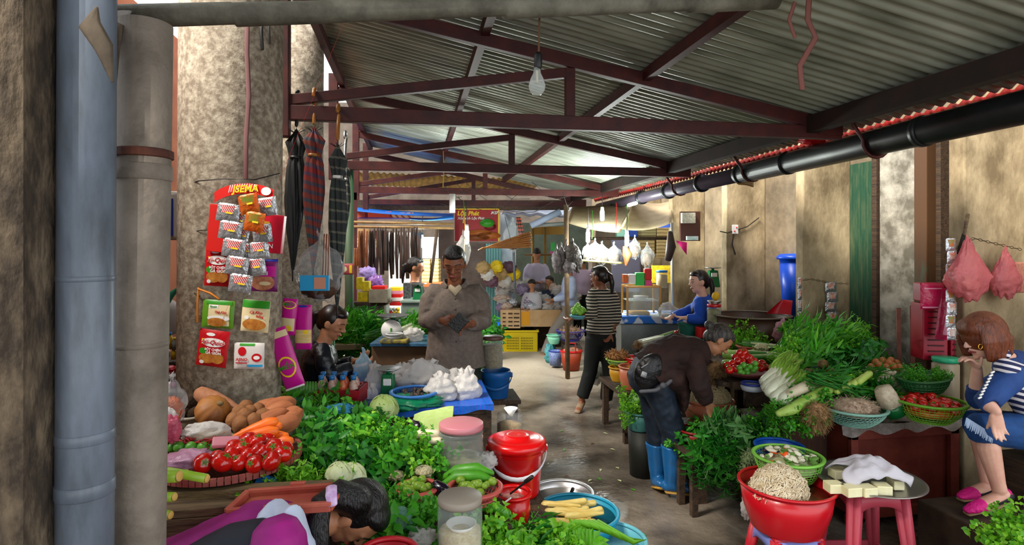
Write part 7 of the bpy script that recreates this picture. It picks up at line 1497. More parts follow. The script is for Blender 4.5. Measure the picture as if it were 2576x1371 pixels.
for (x0, x1, y0, y1, d, m, lab) in ((888, 925, 528, 552, 9.0, mat('dull_red_cloth', '9a3a20', .7), 'dull red awning cloth at the far left of the back stall'), (925, 985, 532, 552, 8.9, mat('orange_red_cloth', 'c04018', .7), 'orange red awning cloth under the blue tarpaulin'), (985, 1040, 535, 550, 8.8, mat('diagonal_cloth', 'b88a5a', .7, stripes=((1, 0, 1), .09, '8a3a20', .4)), 'diagonally striped awning cloth under the blue tarpaulin')): blk('awning_cloth', lab, x0, y0, x1, y1, d, .02, m, 'awning')
for i, (y, d) in enumerate(((558, 7.2), (570, 7.0), (548, 8.0))): rod('bamboo_rail', 'bamboo rail strung across the left back stall', [(868, y, d), (1142, y+(4 if i else 6), d)], .016 if i < 2 else .012, BMB if i < 2 else mat('violet_tube', '5a4a78', .5), group='rails of the left back stall')
BEL = mat('dark_hanging_strip', '1e1310', .5, col2='38241a', scale=8); BEL2 = mat('brown_hanging_strip', '5a2c14', .5, col2='7a4420', scale=8)
for i in range(24):
    px = 903+6.6*i+R_.uniform(-1, 1); d = 6.9+R_.uniform(-.05, .1); y1 = R_.choice((655, 690, 700, 680)); y0 = 572+R_.choice((0, 10, 4)); b = MB()
    b.tube([Q(px, y0, d), Q(px+R_.uniform(-1.5, 1.5), (y0+y1)/2, d), Q(px+R_.uniform(-3, 3), y1, d)], [(.012, .008), (.022, .01), (.014, .006)], seg=8, side=Rv)
    single('leather_belt', b, BEL if i > 3 else BEL2, 'dark strip-like belt hanging from the bamboo rail of the left back stall', 'belt', group='belts hanging from the bamboo rail')
for i in range(9):
    px = 888+5*i; b = MB(); d = 7.4; b.tube([Q(px, 625, d), Q(px, 668, d)], [(.012, .006), (.016, .006)], seg=8, side=Rv); single('leather_belt', b, BEL2, 'short reddish brown belt hanging at the far left of the back stall', 'belt', group='short brown belts at the far left')
rod('wooden_pole', 'dark slanting pole left of the man\'s head', [(1100, 572, 7.2), (1083, 712, 7.1)], .02, wooddark)
blk('white_board', 'white board catching the light behind the slanting pole', 1062, 596, 1103, 650, 8.2, .03, mat('white_board', 'e6e8ee', .5), 'board')
for i, (x0, x1, y0, y1) in enumerate(((1060, 1082, 652, 712), (1084, 1104, 652, 712))): blk('woven_hamper', ['tall cream woven hamper right of the woman in black', 'second cream woven hamper behind the slanting pole'][i], x0, y0, x1, y1, 7.9, .25, CREAM, 'hamper', bev=.02)
blk('bright_spot_panel', 'white panel standing in for the bright daylight seen between the hanging belts', 978, 585, 1040, 640, 12.5, .05, mat('daylit_white_wall', 'f2f2ee', .9), 'wall panel')  # plain white panel, its colour stands for the daylight spot behind the belts
blk('orange_shelf', 'orange brown board shelf under the cream hampers', 1055, 712, 1110, 722, 7.6, .3, mat('orange_board', '9a5024', .6), 'shelf')
blk('cream_shelf_goods', 'yellowish stacked cloth behind the belts at the left', 890, 600, 935, 625, 8.0, .3, CREAM, 'cloth stack', bev=.02)
lump('purple_bag', 'crumpled light purple plastic bag on the left back stall', 925, 690, 6.8, 42, 36, mat('light_purple_film', 'a890d0', .3, alpha=.85, bump=.6, scale=9), 31, nz=.5)
lump('purple_bag', 'white and purple bag beside the yellow boxes', 945, 712, 6.7, 36, 38, mat('purple_film', '8a5aa8', .3, bump=.6, scale=9), 32, nz=.5)
for i, (x0, y0, x1, y1) in enumerate(((896, 698, 911, 728), (911, 708, 928, 733), (900, 735, 925, 760))): blk('yellow_box', 'small yellow box stacked on the left back stall', x0, y0, x1, y1, 6.4, .1, mat('yellow_card', 'c9b012', .5, col2='8a8a10', scale=20), 'box', 'yellow boxes on the left back stall')
blk('white_carton', 'off white carton with a round brown mark on the left shelf', 928, 728, 975, 762, 6.3, .2, mat('off_white_carton', '9a9484', .6, col2='7a7464', scale=5), 'carton')
blk('red_cloth', 'folded red cloth on top of the off white carton', 935, 720, 968, 728, 6.3, .15, REDC, 'cloth')
blk('counter', 'corrugated grey counter front under the white carton', 888, 768, 966, 812, 6.4, .3, mat('grey_corrugated', '6a706a', .5, stripes=((1, 0, 0), .09, '8f958c', .5)), 'counter')
blk('shelf_board', 'dark shelf board on the corrugated counter', 886, 760, 970, 768, 6.35, .35, wooddark, 'shelf')
b = MB(); c = Q(930, 812, 6.55); b.box((c.x, c.y+.25, c.z/2-.005), (.42, .35, c.z-.01)); single('dark_box', b, wooddark, 'dark crate under the corrugated counter', 'crate', smooth=False)
for i, (y, m, lab) in enumerate(((744, REDC, 'flat red box in the coloured stack left of the grey cooler'), (735, MATS['pink_print'] if 'pink_print' in MATS else WHT, 'pink box in the coloured stack left of the grey cooler'), (752, WHT, 'white box in the coloured stack left of the grey cooler'), (764, REDC, 'lowest red box in the stack left of the grey cooler'), (727, YEL, 'yellow box topping the coloured stack left of the grey cooler'))): blk('flat_box', lab, 980, y-4, 1008, y+5, 6.8, .15, m, 'box')
for i in range(9): lump('sweet_packet', 'small bright packet in the jumble under the coloured stack', 980+9*(i % 3)+3, 778+9*(i//3), 6.7, 11, 10, R_.choice([WHT, SKYB, ORF, REDC, YEL]), i, 'packet', nz=.2, group='bright packets under the coloured stack')
b = MB(); c = Q(994, 795, 6.9); b.box((c.x, c.y+.1, c.z/2), (.3, .25, c.z)); single('dark_box', b, wooddark, 'dark crate under the jumble of bright packets', 'crate', smooth=False)
blk('grey_cooler', 'grey insulated cooler box with a green scale on top', 1008, 764, 1090, 830, 5.6, .35, mat('grey_cooler', '6f8078', .5, col2='7d8e86', scale=6), 'cooler', bev=.015)
blk('cooler_lid', 'lid of the grey cooler box', 1006, 756, 1092, 764, 5.58, .39, mat('grey_cooler', ''), 'lid', bev=.01)
c = Q(1050, 830, 5.8); b = MB(); b.box((c.x, c.y, c.z/2), (.32, .3, c.z)); single('dark_box', b, wooddark, 'dark crate under the grey cooler', 'crate', smooth=False)
scale_('green kitchen scale standing on the grey cooler', 1052, 713, 756, 5.7, 26)
blk('metal_tin', 'speckled grey tin beside the scale on the cooler', 1014, 712, 1032, 752, 5.8, .08, mat('speckled_tin', '8a8e90', .3, metal=.5, col2='4a4e50', scale=60), 'tin')
# second table with dial scale
blk('wood_cabinet', 'brown wooden cabinet under the dial scale, left of the man', 934, 872, 1088, 935, 4.35, .35, mat('brown_cabinet', '5f4630', .7, col2='70543a', scale=4), 'cabinet', bev=.006)
c = Q(1010, 935, 4.55); b = MB(); b.box((c.x, c.y, c.z/2-.01), (.38, .26, c.z-.02)); single('dark_box', b, wooddark, 'dark base under the brown wooden cabinet', 'box', smooth=False)
blk('blue_oilcloth', 'grey blue oilcloth on top of the brown cabinet', 930, 864, 1090, 872, 4.3, .45, mat('blue_oilcloth', '3f6a8a', .25, col2='2a4a66', scale=8, bump=.4), 'cloth')
scale_('green dial scale with a big white dial on the brown cabinet', 989, 792, 862, 4.5, 46, dial=True)
t_ = basin('white_pan', 'small pale pan in front of the dial scale', 992, 838, 4.35, 46, .045, mat('pale_pan', 'b5b8b8', .3), .75, 'pan')
lump('plastic_bag', 'clear bag with greenish contents right of the dial scale', 1040, 842, 4.4, 50, 32, HAZE, 35, nz=.4)
leeks('spring onion with thick stems behind the dial scale', (1015, 838, 4.7), (1075, 815, 4.9), 8, 'spring onions behind the dial scale', rb=False, r0=.014)
blk('cloth_roll', 'dark blue and yellow folded cloth on the brown cabinet', 955, 855, 1025, 866, 4.28, .1, mat('navy_yellow_cloth', '1a2a3a', .7, col2='9a8a2a', scale=20), 'cloth', bev=.01)
c = Q(890, 866, 5.0); table('greens_shelf', 'pale edged wooden shelf of greens behind the seated woman', c.x-.22, c.x+.36, c.y, c.y+.5, c.z, mat('pale_wood', '8a7a5a', .7), .05)
heap(['longD', 'feather', 'long', 'longD'], [(862, 860, 5.0), (960, 860, 5.05), (965, 805, 5.45), (868, 795, 5.45)], 16, Rv*.6+Uv*.5-Fv*.2, 'long leafy greens bunch on the pale edged shelf at the back left', 'greens on the back left shelf', .8)
heap(['leafyD', 'long'], [(1020, 835, 4.8), (1080, 835, 4.8), (1075, 808, 5.0), (1030, 808, 5.0)], 4, Rv*.6+Uv*.5, 'dark leafy bunch behind the man\'s elbow', 'greens behind the man\'s elbow', .6)
heap(['leafyD', 'parsleyL'], [(1212, 905, 4.5), (1232, 905, 4.5), (1235, 830, 4.7), (1215, 830, 4.7)], 6, -Fv*.5+Uv*.4, 'green bunch hanging right of the man behind the nut jar', 'greens right of the man', .55)
# banner
c = Q(1200, 566, 9.6); t = thing('shop_banner', 'red shop banner with yellow and white lettering and a lettuce picture', 'banner', tuple(c), CAMR); W = M(112, 9.6); H = M(82, 9.6)
b = MB(); b.box((0, 0, 0), (W, .03, H)); b.build('panel', mat('banner_red', '8f0d14', .5, col2='a8141a', scale=2), t, smooth=False)
b = MB(); b.box((W/2-.01, -.018, 0), (.02, .006, H)); b.box((0, -.018, H/2-.008), (W, .006, .016)); b.build('yellow_edge', YEL, t, smooth=False)
textmesh('Lộc Phát', .1, YEL, 'lettering', t, (-.15, -.02, .19), ext=.002, bold=.003, shear=.2); textmesh('Xúc xích Lộc Phát', .06, WHT, 'lettering', t, (-.1, -.02, .11), ext=.002, shear=.2, bold=.001); textmesh('MSF', .07, WHT, 'lettering', t, (.29, -.02, .2), ext=.002, shear=.3, bold=.002)
for (x, z, rx, rz, m, nm) in ((.17, .03, .12, .07, GRP, 'lettuce_picture'), (.22, -.03, .1, .06, DKR, 'meat_picture'), (.05, -.13, .2, .05, mat('sausage_print', 'a85a1c', .5), 'sausage_picture'), (.2, -.18, .2, .06, MATS['sausage_print'], 'sausage_picture'), (.0, -.21, .22, .05, mat('sausage_dark', '7a3c10', .5), 'sausage_picture')):
    b = MB(); b.lathe([(0, -.004), (1, -.004), (1, .004), (0, .004)], seg=24, rot=Matrix.Rotation(PI/2, 3, 'X')); b.v = [(vx*rx+x, vy-.022-.002*len(nm), vz*rz+z) for vx, vy, vz in b.v]; b.build(nm, m, t)
# walls behind
blk('grey_wall_block', 'rough grey wall below the red banner', 1140, 608, 1262, 700, 10.4, .2, mat('rough_grey', '8f8580', .9, col2='6f6660', scale=3, bump=.4), 'wall panel')
t = blk('ribbed_panel', 'ribbed teal shutter panel under the red banner', 1222, 613, 1260, 684, 9.9, .06, mat('teal_ribbed', '5f9a9a', .5, stripes=((1, 0, 0), .045, '3a6f74', .45)), 'shutter')
blk('pale_door', 'pale blue grey door panel right of the banner', 1259, 535, 1298, 700, 10.0, .06, mat('pale_blue_door', '9fb0c0', .6, col2='b8c4d0', scale=3), 'door panel')
blk('dark_stall_back', 'dark shelf back of the far middle stall', 1298, 560, 1480, 700, 12.2, .1, mat('dark_green_back', '1a241c', .8, col2='2a342a', scale=5), 'wall panel')
blk('yellowish_board', 'ochre board strip over the far middle stall', 1335, 570, 1425, 590, 11.5, .05, mat('ochre_board', 'a8843c', .7), 'board')
for px in (1340, 1371): rod('stall_post', 'mustard coloured post of the far middle stall', [(px, 570, 11.3), (px, 760, 11.3)], .028, mat('mustard_post', '8a7030', .6), group='mustard posts of the far stall')
rod('grey_post', 'thin grey post in front of the lavender shirted man', [(1291, 600, 8.9), (1296, 740, 8.9)], .02, mat('grey_metal_post', '5a5e64', .5))
blk('green_container', 'bright green tub on the shelf of the far stall', 1386, 610, 1396, 632, 10.9, .08, mat('neon_green', '12b83a', .4), 'tub')
blk('magenta_item', 'magenta tub on the shelf of the far stall', 1384, 632, 1394, 638, 10.9, .06, MAGP, 'tub')
rod('stall_shelf', 'shelf rail of the far stall', [(1320, 641, 11.0), (1480, 641, 11.0)], .02, BMB)
sheet('corrugated_awning', 'bluish grey corrugated awning over the far middle stall', (1262, 540, 9.4), (1420, 545, 9.4), (1440, 520, 11.5), (1270, 520, 11.5), mat('bluish_awning', '8a93a8', .4, metal=.4), .0, 'awning', nu=60, wave=.03)
rod('rolled_tarp', 'rolled pale blue tarp hanging over the far stall', [(1335, 568, 8.9), (1410, 532, 8.9)], .05, mat('pale_blue_roll', '9fb0cc', .5))
rod('rolled_tarp', 'second rolled grey tarp beneath the pale blue one', [(1345, 568, 9.1), (1425, 562, 9.0)], .03, mat('grey_roll', '8a9290', .5))
# hanging skewers
for i in range(7):
    a = Q(1204+6*i*.3, 629-2*i*.5, 6.4); e = Q(1332+(i % 3)*2, 585+6*i, 6.45); b = MB(); b.tube([a, (a+e)/2, e], [.006, .014, .012], seg=7); single('bamboo_stick', b, mat('orange_bamboo', 'a8682c', .5, col2='c98a4a', scale=8), 'long orange brown stick in the bundle hanging below the banner', 'stick', group='bundle of hanging sticks')
rod('stick_string', 'string holding up the bundle of sticks', [(1270, 545, 6.45), (1285, 605, 6.42)], .003, WIRE, 'string')
# hanging goods
bag('clear hanging bag of brown dried goods behind the bundle of sticks', 1290, 590, 8.0, 44, 80, CLEAR, fill=mat('dried_brown', ''), fillfrac=.4, neck=.1, seed=3)
for i in range(3): string([(1300+4*i, 548, 7.8), (1308+6*i, 600, 7.8), (1325+3*i, 618, 7.8)], .012, mat('red_black_string', '8a3a2a', .5, stripes=((0, 0, 1), .05, '1a0c08', .4)), 'string of reddish brown dried goods hanging near the banner', 'dried goods', 'dried_goods', group='strings of dried goods by the banner')
DKB = mat('dark_bagged_goods', '2a2422', .35, col2='6a6058', scale=30, bump=.7, bscale=50); GYB = mat('grey_bagged_goods', '4f4848', .3, col2='8a8080', scale=20, bump=.7, bscale=50)
for i, (px, py, w_, h) in enumerate(((1400, 650, 22, 70), (1412, 648, 22, 76), (1424, 645, 22, 80), (1440, 632, 34, 62), (1452, 655, 24, 60), (1408, 665, 26, 40), (1432, 668, 30, 38))): bag('dark bag of dried goods in the cluster on the wooden post', px, py, 6.9+.05*(i % 3), w_, h, DKB if i in (3, 4) else GYB, 'dark bags clustered on the wooden post', neck=.2, seed=i)
for i, (px, py, w_, h) in enumerate(((1497, 632, 30, 56), (1514, 640, 34, 58), (1544, 642, 36, 56), (1478, 636, 24, 50), (1597, 625, 26, 60), (1628, 645, 30, 66))): bag(['clear bag of brown snack hanging left of the bright bulb', 'second clear bag of brown snack on the bamboo rail', 'clear bag of brown snack hanging before the white curtain', 'narrow bag of brown snack next to the wooden post', 'clear bag of brown snack beside the dried leaves', 'tall clear bag of brown snack above the food case'][i], px, py-4, 7.3, w_, h, CLEAR, fill=mat('brown_snack', '7a6248', .8, col2='5a4430', scale=50, bump=.5), fillfrac=.55, neck=.12, seed=i+20)
rod('bamboo_rail', 'pale bamboo rail under the clear snack bags', [(1460, 655, 7.2), (1570, 662, 7.2)], .014, mat('pale_bamboo', 'b0a060', .6))
b = MB(); b.tube([Q(1572, 620, 7.1), Q(1578, 640, 7.1), Q(1574, 668, 7.1)], [(.03, .01), (.06, .02), (.01, .005)], seg=10, side=Rv); single('dried_leaf_bundle', b, mat('amber_dried', '8a4a18', .6, col2='4a2410', scale=10), 'amber dried bundle hanging right of the snack bags', 'dried goods')
b = MB(); b.tube([Q(1686, 585, 6.8), Q(1688, 620, 6.8), Q(1680, 655, 6.8)], [(.03, .02), (.06, .03), (.04, .01)], seg=10, side=Rv); single('dark_bundle', b, BEL, 'dark brown bundle hanging on the cream pillar', 'dried goods')
rod('wooden_post', 'rough wooden post in the aisle behind the striped woman', [(1424, 515, 7.4), (1428, 951, 7.4)], .032, mat('rough_post', '4a3826', .8, col2='6a543a', scale=6))
# lamps
LAMP = mat('lit_tube', 'e8fff4', .3, emit=14.)
for i, (px, py, d, w_, h, lab) in enumerate(((1174, 596, 6.6, 14, 26, 'lit white bulb hanging in front of the red banner'), (1479, 596, 7.2, 11, 20, 'lit greenish bulb among the hanging bags'), (1577, 604, 7.0, 12, 22, 'lit white bulb before the white curtain'), (1515, 542, 7.6, 12, 18, 'lit bulb glowing under the cream tarp'), (1063, 612, 7.5, 7, 18, 'small lit bulb by the white board'))):
    c = Q(px, py, d); r = M(w_/2, d); H = M(h, d); t = thing('fluorescent_bulb', lab, 'lamp', (c.x, c.y, c.z-H/2)); b = MB(); b.tube([(0, 0, 0), (0, 0, H)], r*.9, seg=14); b.build('tube', LAMP, t); b = MB(); b.tube([(0, 0, H+r*.6), (0, 0, H*1.7)], r*.7, seg=10, dome=False); b.build('holder', white, t); b = MB(); b.tube([(0, 0, H*1.7), (0, 0, H*1.7+.25)], .005, seg=5); b.build('wire', WIRE, t)
    lt = bpy.data.lights.new('lamp_light', 'POINT'); lt.energy = 14; lt.shadow_soft_size = .05; lt.color = (.92, 1., .96); lo = bpy.data.objects.new('lamp_light', lt); COL.objects.link(lo); lo.parent = t; lo.location = (0, -.12, -.06)
b = MB(); b.tube([Q(1582, 516, 7.0), Q(1600, 511, 7.05)], .02, seg=8); single('tube_lamp', b, LAMP, 'short lit fluorescent tube under the roof edge', 'lamp')
for (px, y0, y1, d, c_) in ((1166, 505, 560, 6.5, GRP), (1168, 520, 640, 6.55, mat('orange_cord', 'b87a28', .6)), (1490, 530, 600, 7.1, GRP), (1550, 510, 575, 7.0, REDC), (1577, 515, 592, 7.0, GRP), (1115, 380, 470, 5.7, YEL)): string([(px, y0, d), (px+2, (y0+y1)/2, d), (px-1, y1, d)], .004, c_, 'coloured cord hanging from the roof over the back stalls', 'cord', 'cord', group='coloured cords over the back stalls')
rod('white_pipe', 'short white plastic pipe hanging from the third truss', [(1138, 488, 6.9), (1138, 535, 6.9)], .035, white, 'pipe')
bag('milky plastic bag hanging above the man\'s head', 1165, 625, 5.6, 34, 84, HAZE, neck=.15, seed=9)
# tangled wires
for i in range(16):
    a = (1100+R_.uniform(0, 330), 478+R_.uniform(-30, 30), 7.0); e = (a[0]+R_.uniform(-120, 120), a[1]+R_.uniform(-30, 60), 7.1+R_.uniform(0, .6)); m_ = ((a[0]+e[0])/2, (a[1]+e[1])/2+R_.uniform(5, 30), 7.1); string([a, m_, e], .003, WIRE, 'thin dark wire tangled under the far trusses', 'wire', 'wire', group='wires tangled under the far trusses')
# cream tarp right, curtain, hampers, pillar bits
sheet('cream_tarp', 'cream coloured tarp slung over the right back stall', (1428, 560, 7.6), (1560, 585, 7.4), (1600, 500, 8.6), (1440, 520, 8.8), TARW, .03)
sheet('cream_tarp', 'peaked cream tarp beside the cream pillar', (1560, 575, 7.3), (1690, 560, 7.1), (1688, 505, 8.2), (1600, 500, 8.2), TARW, .05)
sheet('blue_edge_cloth', 'blue cloth border along the peaked cream tarp', (1580, 566, 7.6), (1690, 562, 7.4), (1690, 572, 7.4), (1580, 575, 7.6), mat('blue_cloth', '1a3f9a', .6), .0, 'cloth')
sheet('white_curtain', 'pale lavender curtain behind the snack bags', (1538, 598, 9.0), (1612, 598, 9.0), (1612, 735, 9.0), (1538, 735, 9.0), mat('lavender_curtain', 'a8a8c4', .8, transl=.3), .0, 'curtain')
blk('blue_towels', 'folded royal blue towels on the upper shelf', 1578, 565, 1604, 600, 8.2, .1, MATS['blue_cloth'], 'towels'); blk('teal_towels', 'pale teal folded bundle beside the blue towels', 1552, 570, 1577, 598, 8.2, .1, mat('pale_teal', '8ac0b0', .6), 'towels')
for i, (x0, y0, x1, y1, m) in enumerate(((1604, 572, 1652, 598, mat('olive_woven', 'a09468', .8, stripes=((0, 0, 1), .04, '7a6e48', .3))), (1653, 572, 1690, 598, CREAM), (1606, 602, 1648, 640, CREAM), (1652, 602, 1690, 650, CREAM))): blk('woven_mat_roll', ['olive woven mats on the top shelf', 'cream woven mats beside the pillar on the top shelf', 'cream woven mats with blue edging on the lower shelf', 'cream woven mats beside the pillar on the lower shelf'][i], x0, y0, x1, y1, 8.3, .3, m, 'mats', bev=.015)
rod('shelf_board', 'long shelf board under the top woven mats', [(1480, 600, 8.1), (1692, 600, 8.1)], .02, wooddark, 'shelf')
blk('back_board', 'grey brown board behind the right back stall shelves', 1500, 560, 1700, 760, 9.6, .08, mat('grey_brown_back', '6f6252', .8, col2='8a7c68', scale=4), 'wall panel')
blk('yellow_wall_paint', 'mustard yellow painted wall panel behind the woman in blue', 1695, 646, 1766, 800, 8.0, .06, mat('mustard_wall', 'b8860c', .8, col2='9a7010', scale=6, bump=.3), 'wall panel')
blk('brown_meter_board', 'brown wooden board carrying the electric meter', 1712, 532, 1762, 606, 7.05, .05, mat('brown_board', '3f1c10', .6), 'board')
t = blk('electric_meter', 'white electric meter box on the brown board', 1716, 535, 1750, 561, 6.98, .06, mat('meter_white', 'bfbcaa', .5, col2='8f8c7a', scale=40), 'meter')
blk('paper_label', 'small pale teal label at the bottom of the meter board', 1728, 594, 1757, 604, 6.98, .04, mat('teal_label', '7ab0b0', .5, col2='d0d0c8', scale=40), 'label')
blk('rusty_screen', 'rusty brown panel between the far piers', 1765, 530, 1812, 600, 8.0, .05, mat('rusty_brown', '3f2618', .8, col2='7a5428', scale=6), 'panel')
blk('roller_shutter', 'grey ribbed roller shutter between the far piers', 1764, 498, 1812, 528, 8.0, .06, mat('grey_ribs', '7a7a76', .5, stripes=((0, 0, 1), .07, 'a0a09a', .4)), 'shutter')
b = MB(); b.add([Q(1700, 605, 6.9), Q(1728, 610, 6.9), Q(1727, 641, 6.9)], [(0, 1, 2)]); o = single('pink_pennant', b, mat('pink_pennant', 'd81a7a', .6), 'pink triangular pennant on the cream pillar', 'pennant'); o.modifiers.new('s', 'SOLIDIFY').thickness = .004
rod('grey_conduit', 'white conduit pipe beside the mustard wall', [(1690, 560, 6.9), (1692, 770, 6.9)], .02, mat('grey_conduit', '9a948a', .6), 'pipe')
# glass food case on blue cloth counter
t = blk('metal_counter', 'grey metal counter under the blue flowered cloth', 1562, 815, 1742, 905, 6.4, .45, mat('galvanised', '8a908e', .4, metal=.4, col2='a0a6a4', scale=4), 'counter', bev=.01)
c = Q(1640, 905, 6.6); b = MB(); b.box((c.x, c.y, c.z/2), (.6, .3, c.z)); single('low_crate', b, wooddark, 'dark base under the grey metal counter', 'base', smooth=False)
blk('flowered_cloth', 'blue and white flowered tablecloth with orange blooms on the counter', 1545, 796, 1742, 815, 6.3, .62, mat('flowered', '1a6fd0', .5, col2='dce4f0', scale=7, lo=.48, hi=.52, detail=1), 'tablecloth', bev=.01)
t = thing('food_case', 'small glass food case with a golden frame on the flowered cloth', 'display case', tuple(Q(1612, 796, 6.5)), CAMR); W, H, Dp = M(82, 6.4), M(78, 6.4), .3; GOLD = mat('golden_frame', 'b8843c', .35, metal=.4)
for x in (-W/2, W/2):
    for y in (-Dp/2, Dp/2): b = MB(); b.box((x, y, H/2), (.02, .02, H)); b.build('frame_post', GOLD, t, smooth=False)
for z in (.01, H): b = MB(); b.box((0, -Dp/2, z), (W+.02, .02, .02)); b.box((0, Dp/2, z), (W+.02, .02, .02)); b.box((-W/2, 0, z), (.02, Dp, .02)); b.box((W/2, 0, z), (.02, Dp, .02)); b.build('frame_ring', GOLD, t, smooth=False)
b = MB(); b.box((0, 0, H*.55), (W-.02, Dp-.02, .008)); b.build('glass_shelf', GLASS, t, smooth=False); b = MB(); b.box((0, -Dp/2, H/2), (W-.02, .004, H-.02)); b.build('glass_front', GLASS, t, smooth=False)
b = MB(); b.box((-.02, 0, .04), (W*.6, .16, .05)); b.build('bread', mat('bread', 'b8862c', .6), t, smooth=False, bev=.02)
b = MB(); b.lathe([(0, 0), (.07, .01), (.09, .035), (0, .035)], (0, 0, H*.57), seg=20); b.build('plate', white, t)
for i, (x0, y0, x1, y1, m, lab) in enumerate(((1600, 686, 1622, 718, mat('neon_green', ''), 'bright green tub on top of the food case'), (1623, 706, 1640, 720, mat('hot_pink', 'e0408a', .4), 'pink mug on top of the food case'), (1622, 676, 1640, 704, REDC, 'red tub behind the pink mug'), (1568, 690, 1580, 712, ORF, 'orange and blue bottle at the left of the food case top'), (1582, 690, 1600, 714, WHT, 'white packs on top of the food case'))): blk('tub', lab, x0, y0, x1, y1, 6.55, .08, m, 'tub', bev=.008)
jar('tall jar of beige grains with a blue lid beside the food case', 1665, 680, 6.7, 28, 44, CLEAR, CAPB, mat('beige_grain', 'b09a6a', .7), .75)
blk('yellow_pack_row', 'row of yellow snack packs behind the grain jar', 1642, 668, 1692, 712, 7.2, .08, mat('yellow_pack', 'd0b81a', .5, col2='a87a18', scale=15), 'packs')
scale_('green kitchen scale behind the woman in blue', 1793, 672, 722, 7.0, 30)
jar('tall jar of pickles with a red lid at the elbow of the woman in blue', 1796, 765, 5.4, 34, 60, CLEAR, REDB, mat('olive_pickles', '7a7a3a', .6, col2='5a5a20', scale=40), .8)
basin('steel_bowl', 'small steel bowl with yellow fruit on the pickle jar', 1797, 756, 5.4, 34, .04, steel, .6, 'bowl'); put(ball_mesh(.035, mat('yellow_fruit', 'd8a812', .5), .05, 1.2), 'yellow_fruit', Q(1800, 745, 5.4), 'yellow fruit in the small steel bowl', 'fruit')
blk('shelf_ledge', 'dark ledge under the tall pickle jar', 1780, 825, 1815, 835, 5.4, .2, wooddark, 'ledge'); c = Q(1797, 835, 5.5); b = MB(); b.box((c.x, c.y, c.z/2-.01), (.12, .12, c.z-.02)); single('ledge_post', b, wooddark, 'dark post under the ledge of the pickle jar', 'post', smooth=False)
lump('plastic_bag', 'clear bag on the counter between the food case and the woman', 1680, 782, 6.2, 46, 36, HAZE, 41, nz=.5)
c = J = None
c = Q(1775, 850, 5.75); b = MB(); b.box((c.x, c.y, c.z/2), (.34, .34, c.z)); single('low_bench', b, wooddark, 'dark seat under the woman in blue', 'seat', smooth=False)
c = Q(790, 1030, 3.75); b = MB(); b.box((c.x, c.y, c.z/2), (.3, .3, c.z)); single('wooden_stool', b, wooddark, 'dark seat under the woman in the black jacket', 'seat', smooth=False)
# aisle goods
YB_ = mat('bright_yellow_plastic', 'e0c400', .4)
c = Q(1307, 880, 9.5); t = thing('plastic_crate', 'bright yellow slotted plastic crate on the ground in the sunlit aisle', 'crate', (c.x, c.y, 0), CAMR)
b = MB(); b.box((0, -.17, .17), (.56, .02, .34)); b.box((0, .17, .17), (.56, .02, .34)); b.box((-.28, 0, .17), (.02, .34, .34)); b.box((.28, 0, .17), (.02, .34, .34)); b.box((0, 0, .01), (.56, .34, .02)); b.build('walls', YB_, t, smooth=False)
b = MB(); b.box((0, -.185, .33), (.62, .03, .03)); b.box((0, .185, .33), (.62, .03, .03)); b.box((-.295, 0, .33), (.03, .37, .03)); b.box((.295, 0, .33), (.03, .37, .03)); b.build('rim', YB_, t, smooth=False, bev=.004)
b = MB()
for r_ in range(5):
    for k in range(16): b.box((-.2+.025*k+(.03 if k > 7 else 0), -.181, .05+.042*r_), (.012, .004, .022))
b.build('vent_slots', mat('slot_olive', '6a5a10', .6), t, smooth=False)
t2 = blk('cardboard_box', 'cardboard box with dark printing on the left of the sunlit stall', 1259, 780, 1309, 826, 9.3, .35, mat('cardboard', 'd0ad84', .8, col2='bf9a6c', scale=5), 'box')
t = blk('cardboard_box', 'long cardboard box with an orange panel in the sunlit stall', 1310, 780, 1412, 822, 9.35, .35, MATS['cardboard'], 'box'); b = MB(); b.box((-.25, -.178, 0), (.14, .006, .22)); b.build('printed_patch', mat('orange_patch', 'e09a12', .6), t, smooth=False)
for i in range(12): b = MB(); b.box((-.1+.1*(i % 3), -.1775, .09-.065*(i//3)), (.05+.02*((i*7) % 3), .004, .018+.008*(i % 2))); b.build('printed_mark', mat('box_print', '4a3422', .8), t2, smooth=False)
b = MB(); c = Q(1340, 824, 9.6); b.box((c.x, c.y+.2, c.z/2), (1.0, .3, c.z-.02)); single('low_crate', b, wooddark, 'dark base under the cardboard boxes of the sunlit stall', 'base', smooth=False)
DRY = [WHF, HAZE, mat('sheer_violet', '8a7a9a', .3, alpha=.8, bump=.7, scale=9), mat('pinkish_goods', 'b08a7a', .6, col2='d8c8b8', scale=40, bump=.6), mat('silver_packs', 'b8bcc4', .25, metal=.4, bump=.7, scale=10)]
b = MB(); c = Q(1345, 760, 10.2); b.box((c.x, c.y, c.z-.25), (1.2, .7, .5)); single('goods_table', b, mat('goods_table', '5a5048', .8), 'table block under the heap of bagged dry goods', 'table', smooth=False)
for i in range(34):
    px = 1243+R_.uniform(0, 200); py = 700+R_.uniform(0, 78); 
    if px > 1400 and py < 720: continue
    lump('goods_bag', 'small shiny bag in the heap of dry goods in the sunlit stall', px, py, 9.9-.006*(py-700), R_.uniform(20, 44), R_.uniform(16, 30), DRY[i % 5], i+50, nz=.5, group='bags in the sunlit dry goods heap')
for i in range(8): lump('goods_bag', 'bulky white and brown sack behind the man\'s shoulder', 1215+11*i, 672+18*(i % 3), 9.0+.1*i, 34, 30, [mat('brown_sack', 'a88a5a', .8), WHF, mat('violet_sack', '5a3a4a', .5, bump=.5, scale=9), YEL][i % 4], i+90, nz=.35, group='sacks behind the man\'s shoulder')
